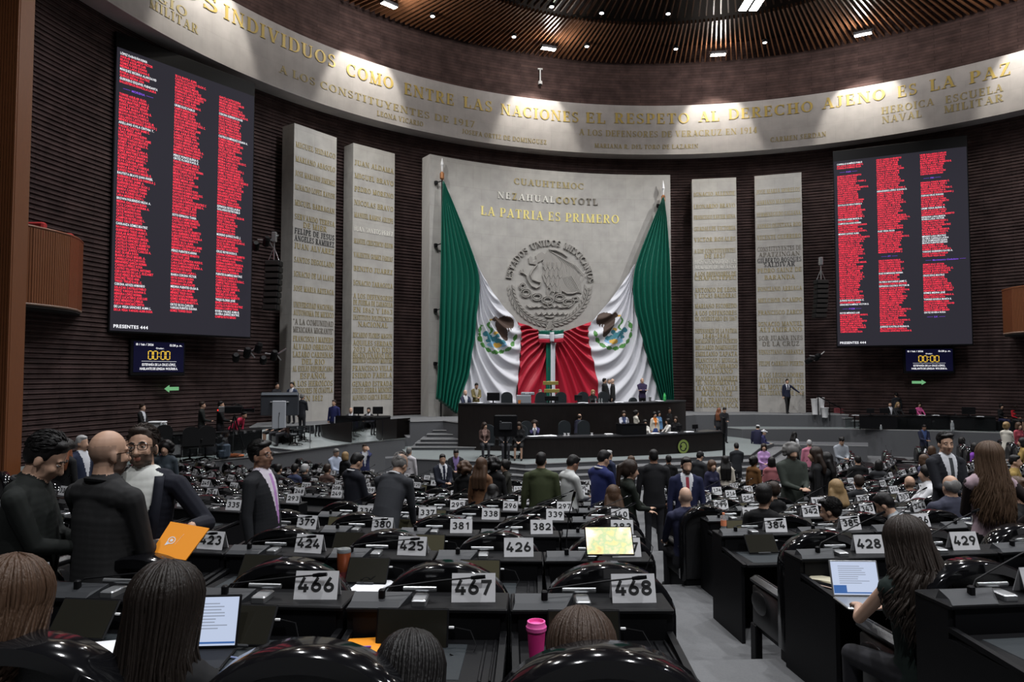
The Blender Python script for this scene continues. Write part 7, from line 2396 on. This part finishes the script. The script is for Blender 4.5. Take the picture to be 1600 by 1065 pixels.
sheet(w_ + FWD * 0.02 + RGT * 0.12, R_(-YAW - 60), 0.21, 0.29, 'white papers in the hands of the person in the bright blue suit', n=3, tilt=35)
Q('grey haired person in a navy suit behind the bright blue suit', 950, 702, 18.8, 60, skin='m', hair='w', top=(0.015, 0.02, 0.045))
Q('person in black with a dark ponytail gesturing to the right', 980, 720, 9.5, 78, female=True, skin='m', hair='b', hs='pony', top=(0.012, 0.016, 0.012), arms=('desk', 'hold'), head=(6, 8, 0))
Q('brown haired head in profile in front of the green emblem', 985, 712, 20, -80, female=True, skin='l', hair='c', hs='bob', top=BLK)
Q('person in a black suit seen squarely from behind, right of the emblem', 1020, 701, 13, 2, skin='d', hair='k', top=(0.012, 0.012, 0.014), bulk=1.12)
Q('dark figure behind the black suit in front of the lower desk', 1043, 711, 20, 0, skin='d', hair='k', top=BLK)
Q('bearded person in a blue suit with red tie facing the camera', 1070, 714, 11, 182, skin='m', hair='k', top=(0.013, 0.016, 0.05), shirt=WSH, tie=(0.3, 0.04, 0.06), beard=True, head=(-6, 6, 0), bulk=1.08)
Q('bald person in a violet blue jacket seated beside the main aisle', 1069, 758, 9.0, -4, sit=True, skin='l', hair='g', hs='shaved', top=(0.022, 0.024, 0.055), arms=('desk', 'desk'))
Q('seated person with straight brown hair and a hairband behind the desk 298', 957, 757, 9.3, 0, sit=True, female=True, skin='m', hair='c', hs='long', top=BLK, arms=('desk', 'desk'), head=(6, 6, 0))
Q('dark haired person seated low between the desks 296 and 253', 770, 779, 11.6, 10, sit=True, lean=28, skin='m', hair='k', hs='long', female=True, top=BLK, arms=('desk', 'desk'))
# ---- right half
Q('person in a black cap and dark shirt by the right end of the lower desk', 1090, 703, 18.6, 50, skin='m', hair='k', top=(0.02, 0.021, 0.024), head=(0, 20, 0), cap=(0.015, 0.015, 0.017))
Q('light brown haired person facing the camera near the lower desk', 1110, 720, 17, 160, female=True, skin='l', hair='c', hs='bob', top=(0.02, 0.02, 0.05))
Q('person with a long dark ponytail and cream top seen from behind', 1131, 712, 18.6, 10, female=True, skin='m', hair='k', hs='long', top=CRM, legs=BLK, hairlen=0.3)
Q('person in a dark shirt seen from behind on the right steps', 1149, 692, 24, 6, skin='m', hair='k', top=(0.02, 0.022, 0.026), arms=('hold', 'hold'), head=(0, 12, 0))
Q('dark haired person with an orange vest seated near the right steps', 1175, 713, 17.4, 60, female=True, skin='d', hair='k', hs='bun', top=(0.13, 0.06, 0.02))
Q('smiling person in a lilac sweater facing the camera on the right steps', 1191, 693, 24.2, 190, female=True, skin='m', hair='b', hs='bob', top=(0.42, 0.25, 0.48), arms=('hold', 'hold'))
Q('person in a red and white top seen from behind right of the lilac sweater', 1203, 714, 18.6, 20, female=True, skin='m', hair='k', hs='bob', top=(0.34, 0.12, 0.13))
Q('person in a navy jacket, jeans and white cap walking by the right ramp', 1182, 663, 32.5, 30, z=0, skin='m', hair='k', top=(0.018, 0.018, 0.045), legs=DEN, cap=WHT, head=(0, 25, 0), bulk=1.2)
Q('smaller person with a white cap beside the navy jacket', 1191, 674, 32, 120, z=0, female=True, skin='m', hair='k', top=(0.03, 0.03, 0.09), legs=(0.3, 0.03, 0.04), cap=WHT, arms=('hold', 'hold'))
Q('person with long black hair in a white tee shirt walking away to the right', 1239, 675, 29.5, 60, z=0, female=True, skin='m', hair='k', hs='long', top=WHT, legs=BLK, pose='step', hairlen=0.2)
Q('person with long grey hair and beard in an olive jacket', 1234, 692, 12, 170, skin='m', hair='g', hs='curly', top=(0.035, 0.042, 0.035), legs=BLK, beard=True, head=(4, 10, 0), bulk=1.1, arms=('hold', 'hold'))
Q('grey haired person in a pink shirt seen from behind', 1262, 687, 24.6, 20, skin='m', hair='w', top=(0.48, 0.17, 0.24), legs=CHR)
Q('dark haired person in profile wearing black, right of the pink shirt', 1272, 698, 12.2, -70, female=True, skin='m', hair='b', hs='long', top=BLK, hairlen=0.12)
Q('dark haired person in black facing left, before the grey tee shirt', 1288, 708, 12.4, -60, female=True, skin='m', hair='k', hs='long', top=BLK, hairlen=0.2, arms=('hold', 'hold'))
Q('person in a grey tee shirt with a cross body strap looking at a phone', 1311, 681, 24.5, 178, z=0, skin='m', hair='k', hs='curlyshort', top=(0.26, 0.28, 0.31), legs=BLK, arms=('hold', 'hold'), head=(0, 26, 0))
Q('seated person with blond hair pinned up in the right rows', 1303, 749, 10, 6, sit=True, female=True, skin='l', hair='y', hs='long', top=BLK, arms=('desk', 'desk'), hairlen=0.06)
Q('dark haired person in profile seated beside the plate 384', 1299, 781, 7.5, -50, sit=True, skin='m', hair='k', hs='side', top=BLK, arms=('desk', 'desk'), head=(0, 12, 0), fine=1)
Q('person in a pale grey shirt bent forward over a desk in the right rows', 1384, 764, 8, -50, sit=True, lean=26, skin='m', hair='k', top=(0.28, 0.3, 0.32), arms=('desk', 'desk'), head=(0, 24, 0))
Q('person in a black suit, white shirt and grey tie standing with fingertips joined', 1473, 675, 9, 172, skin='m', hair='k', hs='side', top=(0.013, 0.014, 0.019), shirt=WSH, tie=(0.05, 0.055, 0.06), arms=('hold', 'hold'), head=(16, 0, 0), fine=1, voxel=0.010)
Q('person in a navy suit standing below the long stage right table, looking at a phone', 1440, 662, 31.5, 180, z=0, skin='d', hair='k', top=(0.015, 0.018, 0.04), shirt=(0.05, 0.08, 0.2), arms=('hold', 'hold'), head=(0, 24, 0))
p_, Hd, U, hn, Rh = Q('person with long light brown hair, pink vest and black sleeves standing at the right', 1541, 693, 6.4, 8, female=True, skin='l', hair='c', hs='scalp', top=(0.42, 0.31, 0.35), legs=BLK, dark_sleeves=True, shoe=(0.016, 0.011, 0.011), arms=('hold', 'akimbo'), hairlen=0.32, fine=1)
strands(p_, Hd, U, 480, pmat((0.085, 0.05, 0.03), 'hair'), 0.50, 41, spread=0.12, wave=0.8, r0=0.0056)
Q('bald grey haired person in a slate shirt seated from behind, left of the pink vest', 1481, 738, 8.3, -6, sit=True, skin='m', hair='g', hs='receding', top=(0.04, 0.042, 0.065), arms=('desk', 'desk'), bulk=1.2)
Q('bald head of a seated person behind a desk plate in the right rows', 1417, 744, 12, 0, sit=True, skin='m', hair='k', hs='shaved', top=BLK, arms=('desk', 'desk'))
Q('seated dark haired person in profile wearing a white top', 1445, 722, 10.8, -70, sit=True, female=True, skin='m', hair='k', hs='pony', top=WHT, arms=('desk', 'desk'))
Q('person in a white jacket with a hair flower near the right edge', 1569, 673, 22, 60, female=True, skin='l', hair='y', hs='bun', top=(0.6, 0.57, 0.5), legs=(0.6, 0.57, 0.5), arms=('hold', 'hold'))
Q('person in a mustard top at the right edge', 1594, 690, 19, -60, female=True, skin='m', hair='k', hs='bob', top=(0.3, 0.2, 0.06), arms=('hold', 'hold'))
Q('seated person in purple in the far right rows', 1519, 692, 20, 150, sit=True, female=True, skin='m', hair='k', hs='bob', top=(0.16, 0.04, 0.3))
Q('person with long brown hair seated behind the white jacket', 1588, 680, 25, 170, female=True, skin='l', hair='c', hs='bob', top=(0.3, 0.05, 0.07))
for i, (px_, y_, Y_, hr, tp, lb) in enumerate(((1337, 706, 19.5, 'k', BLK, 'dark haired person seated in the far right rows left of the cables'), (1369, 704, 18.5, 'k', CHR, 'person with a pale face band seated in the far right rows'), (1405, 746, 10.5, 'k', BLK, 'x'),
        (1440, 703, 16, 'c', (0.06, 0.06, 0.12), 'brown haired person seated before the long table, right side'), (1583, 741, 6.8, 'c', BLK, 'brown haired head seated right of the pink vest'))):
    if lb != 'x':
        Q(lb, px_, y_, Y_, 10 + 30 * i, sit=True, skin='m', hair=hr, hs='bob' if i % 2 else 'short', female=bool(i % 2), top=tp)
for i, (px_, y_, Y_, hr, hs2, tp, lb) in enumerate(((1205, 757, 10.2, 'b', 'short', BLK, 'brown haired head low between the desks 256 and 299'), (1338, 752, 12.4, 'b', 'short', CHR, 'brown haired head in the middle of the right rows'), (1190, 793, 7.2, 'k', 'short', BLK, 'black haired head bent beside the plate 341'),
        (1452, 690, 20, 'c', 'bob', (0.05, 0.05, 0.08), 'light brown haired person seated below the stage right edge'), (1499, 683, 24, 'k', 'bob', BLK, 'dark haired person seated far right below the table'), (1546, 700, 15, 'b', 'bob', (0.2, 0.03, 0.05), 'brown haired person in dark red beyond the pink vest'),
        (1580, 706, 14, 'k', 'short', (0.25, 0.17, 0.05), 'black haired person in ochre near the right edge'))):
    Q(lb, px_, y_, Y_, -20 + 25 * i, sit=True, skin='m', hair=hr, hs=hs2, female=hs2 == 'bob', top=tp, hmin=1.45)
# ---- far left rows and platform
Q('person in a navy suit and white shirt with white hair in the far left rows', 131, 680, 12, 100, skin='m', hair='w', top=(0.018, 0.024, 0.05), shirt=WSH, bulk=1.1)
Q('person with wavy red hair in black at the far left', 105, 685, 11.3, 15, female=True, skin='l', hair='r', hs='wavy', top=BLK, hairlen=0.15)
Q('person in black holding a camera left of the red haired one', 84, 690, 12.5, 70, skin='m', hair='k', top=BLK, arms=('hold', 'hold'))
Q('dark haired person facing the camera partly behind the bearded phone user', 262, 690, 13.5, 175, female=True, skin='m', hair='k', hs='curly', top=(0.03, 0.04, 0.05))
for px_, y_, hr, tp, lb in ((437, 736, 'k', CHR, 'dark haired person seated in the far left rows, left of three'), (463, 731, 'k', (0.05, 0.06, 0.12), 'dark haired person seated in the far left rows, middle of three'), (478, 731, 'w', BLK, 'pale haired person seated in the far left rows, right of three'), (513, 737, 'b', (0.1, 0.06, 0.05), 'brown haired person bent low in the far left rows')):
    Q(lb, px_, y_, 17.2, 20, sit=True, skin='m', hair=hr, hs='short', top=tp)
Q('person in a dark hooded jacket and jeans leaning at the left wall, hand on chin', 106, 628, 23.3, 95, z=ZL, skin='m', hair='k', top=(0.012, 0.012, 0.018), legs=DEN, arms=('chin', 'fold'))
Q('person in a black suit in profile reading at the white printer', 224, 631, 24.4, 92, z=ZL, skin='l', hair='b', top=BLK, shirt=WSH, arms=('hold', 'hold'))
Q('person in a black polo shirt left of the video camera', 317, 627, 24.6, 70, z=ZL, skin='m', hair='b', top=(0.012, 0.014, 0.013), arms=('akimbo', 'hold'))
Q('camera operator in black behind the large video camera', 346, 626, 24.3, 75, z=ZL, skin='m', hair='k', top=BLK, arms=('hold', 'hold'))
Q('person in a red shirt bending over a table at stage left', 383, 646, 25.0, 100, z=ZL, skin='m', hair='k', top=(0.5, 0.035, 0.08), legs=BLK, arms=('desk', 'desk'), lean=48)
Q('person in a dark jacket standing behind the large white stand screen', 433, 598, 29.3, 120, z=ZP, skin='m', hair='k', top=(0.014, 0.014, 0.018))
Q('person in a blue grey suit and white shirt before the outer left slab', 457, 597, 29.9, 195, z=ZP, skin='m', hair='k', top=(0.05, 0.065, 0.11), shirt=WSH)
Q('grey haired person in a dark suit from behind, right of the white stand screen', 473, 615, 28.4, 20, z=ZL + 0.22, skin='m', hair='g', top=(0.018, 0.02, 0.026), arms=('down', 'hold'))
tag(MB().rbox(-0.5, 0.5, -0.4, 0.4, 0, 0.22, 0.02).build('step_block', M_CARPETW, loc=G(468, 28.4, ZL), rotz=RZ0, local=True), 'grey step block under the dark suited person at stage left', 'step')
Q('person in a royal blue sweater standing at stage left', 523, 625, 29.0, 200, z=ZL, skin='m', hair='b', top=(0.018, 0.022, 0.09), legs=(0.015, 0.018, 0.04), bulk=1.15)
Q('bald person in a grey suit seated at the stage left table', 549, 637, 30.5, 170, z=ZL, sit=True, skin='l', hair='g', hs='shaved', top=(0.05, 0.05, 0.055), shirt=WSH, arms=('desk', 'desk'))
Q('dark haired person seated between the two stage left monitors', 577, 638, 30.5, 185, z=ZL, sit=True, skin='m', hair='k', top=CHR, shirt=WSH, arms=('desk', 'desk'), beard=True)
# ---- rostrum
Q('bald person in a navy suit seated at the left end of the upper desk', 727, 608, 31.2, 150, z=ZP, sit=True, skin='l', hair='w', hs='shaved', top=(0.02, 0.025, 0.05), shirt=WSH, arms=('desk', 'desk'))
Q('person in a khaki jacket standing at the left end of the upper desk', 744, 598, 31.4, 160, z=ZP, skin='m', hair='k', top=(0.17, 0.14, 0.06), shirt=(0.4, 0.38, 0.34), legs=BLK, arms=('hold', 'hold'), head=(0, 22, 0))
Q('grey haired head just showing above a chair behind the upper desk', 844, 608, 33.0, 180, z=ZP, sit=True, skin='m', hair='g', top=BLK)
Q('fair haired person seated at the upper desk beside the glass carafes', 926, 608, 32.6, 170, z=ZP, sit=True, female=True, skin='l', hair='y', hs='bob', top=BLK, arms=('desk', 'desk'))
Q('left of three suited people talking before the white cloth, black haired', 944, 590, 34.2, 85, z=ZP, skin='m', hair='k', top=BLK)
Q('middle of three suited people talking before the white cloth, half hidden', 951, 591, 35.0, 160, z=ZP, skin='m', hair='g', top=CHR, shirt=WSH)
Q('right of three suited people talking before the white cloth, bald', 957, 591, 34.3, -85, z=ZP, skin='l', hair='w', hs='shaved', top=(0.02, 0.02, 0.02))
Q('person in a dark violet shirt with crossed arms before the white cloth', 1003, 590, 35.2, 172, z=ZP, skin='m', hair='k', hs='receding', top=(0.035, 0.025, 0.065), legs=BLK, arms=('fold', 'fold'))
Q('person in a dark navy suit bending between the two slate chairs at the lower desk', 905, 648, 29.6, 40, z=ZM, skin='m', hair='b', hs='receding', top=(0.017, 0.018, 0.034), lean=16)
Q('curly haired person in a violet jacket seated at the lower desk', 835, 657, 28.5, 180, z=ZM, sit=True, skin='m', hair='b', hs='curly', top=(0.05, 0.045, 0.12), shirt=WSH, arms=('chin', 'chin'))
Q('speaking person with long dark hair and pale jacket at the lectern', 974, 642, 29.9, 180, z=ZM, female=True, skin='m', hair='b', hs='long', top=(0.45, 0.45, 0.5), shirt=(0.05, 0.07, 0.16), arms=('down', 'desk'), hairlen=0.12)
Q('person in a white patterned blouse in profile behind the lectern', 993, 641, 30.4, 80, z=ZM, female=True, skin='m', hair='k', hs='bun', top=(0.5, 0.48, 0.42), arms=('hold', 'hold'))
Q('seated person with dark fringe and white blouse right of the lectern', 1007, 656, 29.6, 178, z=ZM, sit=True, female=True, skin='m', hair='k', hs='bob', top=(0.66, 0.64, 0.6), arms=('desk', 'desk'))
Q('person in a cream blouse with an orange scarf and blue skirt behind the lower desk', 1022, 645, 30.8, 165, z=ZM, female=True, skin='m', hair='k', hs='bun', top=CRM, shirt=(0.7, 0.2, 0.03), legs=(0.03, 0.06, 0.2), skirt=True)
Q('person in pale blue half hidden behind the cream blouse', 1028, 648, 31.6, 150, z=ZM, female=True, skin='m', hair='k', hs='bob', top=(0.12, 0.25, 0.45))
Q('dark clothed person standing against the upper desk front at the right', 1044, 637, 32.2, 140, z=ZM, skin='d', hair='k', top=BLK)
Q('seated person in white with black hair near the right end of the lower desk', 1043, 655, 30.3, -100, z=ZM, sit=True, female=True, skin='l', hair='k', hs='bob', top=(0.62, 0.6, 0.57), arms=('desk', 'desk'))
Q('seated person in a black jacket at the right end of the lower desk', 1055, 650, 30.8, -150, z=ZM, sit=True, female=True, skin='m', hair='b', hs='bob', top=BLK)
Q('seated person in a brown jacket with crossed legs left of the black stand screen', 757, 659, 26.9, 170, z=ZM, sit=True, female=True, skin='m', hair='b', hs='long', top=(0.06, 0.035, 0.03), legs=(0.03, 0.03, 0.035), shirt=(0.25, 0.16, 0.14), arms=('lap', 'lap'), hairlen=0.1, head=(-40, 0, 0))
Q('seated person hidden behind the black stand screen, dark trousers', 788, 660, 26.8, 172, z=ZM, sit=True, skin='m', hair='k', top=CHR, legs=(0.03, 0.03, 0.035), arms=('lap', 'lap'))
Q('seated person in a black dress looking at a phone right of the black stand screen', 811, 657, 26.7, 185, z=ZM, sit=True, female=True, skin='m', hair='b', hs='long', top=BLK, legs=BLK, skirt=True, arms=('lap', 'lap'), head=(0, 22, 0), hairlen=0.15)
# ---- right podium and stage
Q('person in a navy suit with arms spread before the outer right slab', 1229, 592, 37.5, 178, z=ZP, skin='m', hair='k', top=(0.014, 0.017, 0.038), shirt=WSH, tie=NAVY, legs=BLK, arms=('out', 'down'), pose='step')
Q('person with red brown hair in dark clothes before the podium wall', 1122, 638, 33.2, 30, z=ZM, female=True, skin='m', hair='r', hs='long', top=(0.03, 0.03, 0.034))
Q('person in a dark suit looking at a phone before the podium wall', 1130, 636, 32.9, 170, z=ZM, skin='m', hair='k', top=(0.014, 0.015, 0.018), arms=('hold', 'hold'), head=(0, 24, 0))
for px_, y_, Y_, kw, lb in ((1389, 628, 36.4, dict(hair='k', top=CHR, shirt=WSH, head=(30, 0, 0)), 'person in a dark suit seated at the long stage right table, leftmost'),
        (1401, 630, 36.3, dict(hair='y', hs='long', female=True, top=BLK, hairlen=0.05), 'fair haired person in black seated at the long stage right table'),
        (1434, 629, 36.3, dict(hair='b', hs='long', female=True, top=(0.55, 0.09, 0.26), hairlen=0.1), 'person in a bright pink top seated at the long stage right table'),
        (1463, 628, 36.3, dict(hair='k', hs='bob', female=True, top=(0.13, 0.14, 0.16), head=(30, 0, 0)), 'person in a grey top seated at the long stage right table'),
        (1491, 636, 35.6, dict(hair='c', hs='bob', female=True, top=BLK, head=(20, 25, 0)), 'brown haired person leaning at the middle of the stage right tables'),
        (1513, 628, 35.3, dict(hair='k', top=CHR), 'dark haired person behind the wide stage right monitor'),
        (1562, 633, 34.2, dict(hair='k', hs='bun', female=True, top=BLK, legs=(0.02, 0.02, 0.06), arms=('lap', 'lap')), 'person in black with navy trousers seated at far stage right'),
        (1583, 633, 33.9, dict(hair='b', hs='bob', female=True, top=(0.5, 0.02, 0.03), legs=(0.03, 0.03, 0.03), skirt=True, arms=('lap', 'lap'), head=(0, 24, 0)), 'person in a red jacket seated at far stage right')):
    kw.setdefault('arms', ('desk', 'desk'))
    Q(lb, px_, y_, Y_, 178, z=ZL, sit=True, skin='m', **kw)
Q('person in a dark suit seen from behind at the wall behind the stage right table', 1399, 613, 36.75, 5, z=ZL, skin='m', hair='k', top=(0.02, 0.022, 0.027))
tag(MB().rbox(-0.3, 0.3, -0.25, 0.25, 0, 0.46, 0.03).build('stool', M_BLACKM, loc=G(1562, 34.2, ZL), rotz=RZ0, local=True), 'dark seat under the person with navy trousers at far stage right', 'chair')
tag(MB().rbox(-0.3, 0.3, -0.25, 0.25, 0, 0.46, 0.03).build('stool', M_BLACKM, loc=G(1583, 33.9, ZL), rotz=RZ0, local=True), 'dark seat under the person in the red jacket', 'chair')

# ================================================================== things on the deputies' desks
def on_desk(num, x, y):
    """point on the writing surface: x right, y towards the rostrum from the plate line"""
    p, ph, fw, rt, k, Y = SEATS[num]
    q = p + rt * x + fw * y
    return Vector((q.x, q.y, p.z + HT_TOP + 0.003)), ph
# orange folder held between the two standing men
def folder():
    c = at(281, 845, 4.05)
    t = thing('folder', 'orange paper folder with a small white emblem held in front of the bearded person', 'folder', c, RZ0)
    M = Matrix.Rotation(R_(-38), 4, 'X') @ Matrix.Rotation(R_(10), 4, 'Y')
    pts = [(-0.125, -0.10), (0.085, -0.10), (0.13, 0.10), (-0.105, 0.10)]
    mb = MB()
    vs = [M @ Vector((x, -0.004, z)) for x, z in pts] + [M @ Vector((x, 0.004, z)) for x, z in pts]
    mb.add(vs, [(0, 1, 2, 3), (7, 6, 5, 4), (0, 4, 5, 1), (1, 5, 6, 2), (2, 6, 7, 3), (3, 7, 4, 0)])
    mb.build('cover', M_ORANGE, t)
    mb = MB()
    for i in range(16):
        a, b = 2 * PI * i / 16, 2 * PI * (i + 1) / 16
        for r0, r1 in ((0.017, 0.022), (0.0, 0.009)):
            mb.add([M @ Vector((-0.045 + r * math.cos(q), -0.0052, -0.005 + r * math.sin(q))) for r, q in ((r0, a), (r1, a), (r1, b), (r0, b))], [(3, 2, 1, 0)])
    mb.add([M @ Vector((x, -0.0052, z)) for x, z in ((-0.066, -0.008), (-0.05, -0.028), (-0.07, -0.04))], [(0, 1, 2)])
    for i in range(9):
        mb.box(-0.016 + 0.0026 * i, -0.0148 + 0.0026 * i, -0.0054, -0.005, -0.024 + 0.0075 * i, -0.0185 + 0.0075 * i, M=M)
    mb.build('white_emblem', M_PAPER, t)
folder()
p_, r_ = onz(568, 1014, rowz(0) + HT_TOP + 0.004), RZ0
nb = sheet(p_, r_ + R_(-12), 0.15, 0.21, 'orange notepad on the desk 467', 'notepad', M_ORANGE, 6)
tag(MB().tube([(-0.06, 0, 0), (0.06, 0.01, 0)], 0.005, 8).build('pen', mat('violet_ink', (0.12, 0.03, 0.35), 0.4), loc=p_ + Vector((-0.03, -0.02, 0.018)), rotz=r_, local=True), 'violet pen lying on the orange notepad', 'pen')
p_, r_ = on_desk(466, 0.02, -0.38)
tag(MB().tube([(-0.06, 0.02, 0), (0.06, -0.01, 0)], 0.005, 8).build('pen', mat('pale_blue_plastic', (0.25, 0.3, 0.5), 0.3), loc=p_ + Vector((0, 0, 0.006)), rotz=r_, local=True), 'clear blue pen lying on the desk 466', 'pen')
def papers(num, x, y, rot, w, h, lab, **k):
    p, r = on_desk(num, x, y)
    return sheet(p, r + R_(rot), w, h, lab, **k)
p_, r_ = onz(577, 917, rowz(1) + HT_TOP + 0.003), RZ0
sheet(p_, r_ - R_(22), 0.21, 0.30, 'white papers with a pair of glasses beside the orange tumbler', n=4)
p_ = p_ + FWD * 0.05
mb = MB()
for q in (-1, 1):
    mb.tube([(q * 0.033 + 0.026 * math.cos(2 * PI * i / 12), 0, 0.024 + 0.02 * math.sin(2 * PI * i / 12)) for i in range(13)], 0.0025, 5, cap=False)
    mb.tube([(q * 0.06, 0, 0.03), (q * 0.062, 0.12, 0.015)], 0.0025, 5)
mb.tube([(-0.008, 0, 0.028), (0.008, 0, 0.028)], 0.0025, 5)
tag(mb.build('eyeglasses', M_BLACK, loc=p_ + Vector((0, 0, 0.012)), rotz=r_ + R_(25), local=True), 'dark eyeglasses lying on the white papers of the desk 425', 'glasses')
sheet(onz(165, 1014, rowz(0) + HT_TOP + 0.004), RZ0, 0.24, 0.16, 'white papers on the desk left of the long haired seated person', n=5)
papers(299, -0.12, -0.3, 0, 0.42, 0.24, 'large white sheet on the desk 299 beside the main aisle')
papers(387, 0.0, -0.3, 8, 0.22, 0.3, 'white sheet lying on the desk 387 in the right rows')
p_ = onz(537, 905, rowz(1) + HT_TOP + 0.002)
t = thing('travel_tumbler', 'orange travel tumbler with a clear lid on the desk 425', 'cup', p_)
MB().lathe([(0.033, 0), (0.036, 0.01), (0.037, 0.06), (0.046, 0.08), (0.048, 0.19)], 18).build('tumbler_body', mat('burnt_orange', (0.36, 0.085, 0.03), 0.35, 0.2), t, smooth=True)
MB().lathe([(0.049, 0.19), (0.05, 0.205), (0.046, 0.215), (0.02, 0.217)], 18).build('lid', M_PET, t, smooth=True)
MB().lathe([(0.0372, 0.01), (0.0382, 0.06)], 18).build('band', mat('wine_red', (0.15, 0.03, 0.03), 0.4), t, smooth=True)
p_, r_ = on_desk(468, -0.27, -0.30)
t = thing('pink_cup', 'bright pink lidded coffee cup on the desk 468', 'cup', p_)
mp = mat('hot_pink', (0.85, 0.12, 0.42), 0.4)
MB().lathe([(0.03, 0), (0.04, 0.13)], 18).build('cup_body', mat('deep_pink', (0.65, 0.03, 0.22), 0.4), t, smooth=True)
MB().lathe([(0.044, 0.125), (0.045, 0.14), (0.04, 0.146), (0.039, 0.162), (0.033, 0.163), (0.032, 0.15)], 18).build('lid', mp, t, smooth=True)
p_, r_ = on_desk(341, -0.22, -0.16)
bottle_(p_, 'clear bottle with orange label and cap on the desk 341', 0.25, cap=mat('orange_plastic', (0.9, 0.3, 0.15), 0.4), liquid=mat('orange_plastic', (0.9, 0.3, 0.15), 0.4), name='drink_bottle')
p_, r_ = on_desk(251, -0.1, -0.2)
bottle_(p_, 'small red drink bottle in the left rows', 0.2, m=mat('red_drink', (0.55, 0.05, 0.03), 0.3), name='drink_bottle')
# laptops
q_ = onz(1352, 944, rowz(1) + HT_TOP + 0.003)
p_, r_ = on_desk(428, -0.12, -0.33)
p_ = q_
laptop_(p_, R_(-YAW) + R_(-2), 'open silver laptop with a lit document in front of the sleeveless person', lit=True, w=0.31, m=M_STEEL)
p_, r_ = on_desk(428, -0.30, -0.24)
t = thing('mobile_phone', 'black phone with a pale rim lying left of the silver laptop', 'phone', p_, r_ + R_(30))
MB().rbox(-0.04, 0.04, -0.08, 0.08, 0, 0.009, 0.004).build('phone_case', mat('rose_gold', (0.5, 0.36, 0.3), 0.35, 0.4), t)
MB().rbox(-0.036, 0.036, -0.076, 0.076, 0.0085, 0.0105, 0.001).build('phone_screen', M_BLACK, t)
p_, r_ = on_desk(428, -0.24, -0.14)
sheet(p_, r_ + R_(20), 0.13, 0.19, 'cream notebook between the phone and the silver laptop', 'notebook', mat('cream_paper', (0.5, 0.46, 0.34), 0.8), 8)
c = ground(322, 3.12)
c = Vector((c.x, c.y, rowz(0) + HT_TOP + 0.003))
t = laptop_(c, R_(-YAW) + R_(4), 'lit laptop on the desk 465, half hidden by long black hair', lit=True, w=0.24)
p_, r_ = on_desk(211, -0.1, -0.3)
t = laptop_(p_, r_, 'laptop with a green lit screen behind the curly brown hair', lit=True, w=0.34)
t.children[1].children[0].data.materials[0] = mat('laptop_green', (0.1, 0.1, 0.1), 0.4, emit=(0.4, 0.62, 0.28), es=0.6) if len(t.children) > 1 and t.children[1].children else M_LAPLIT
p_, r_ = on_desk(345, -0.05, -0.25)
tag(MB().lathe([(0.028, 0), (0.042, 0.11), (0.038, 0.11), (0.026, 0.01)], 14).build('paper_cup', CUPM if 'CUPM' in globals() else mat('cream_cup', (0.6, 0.55, 0.42), 0.6), loc=p_, local=True, smooth=True), 'cream paper cup on the desk 345', 'cup')
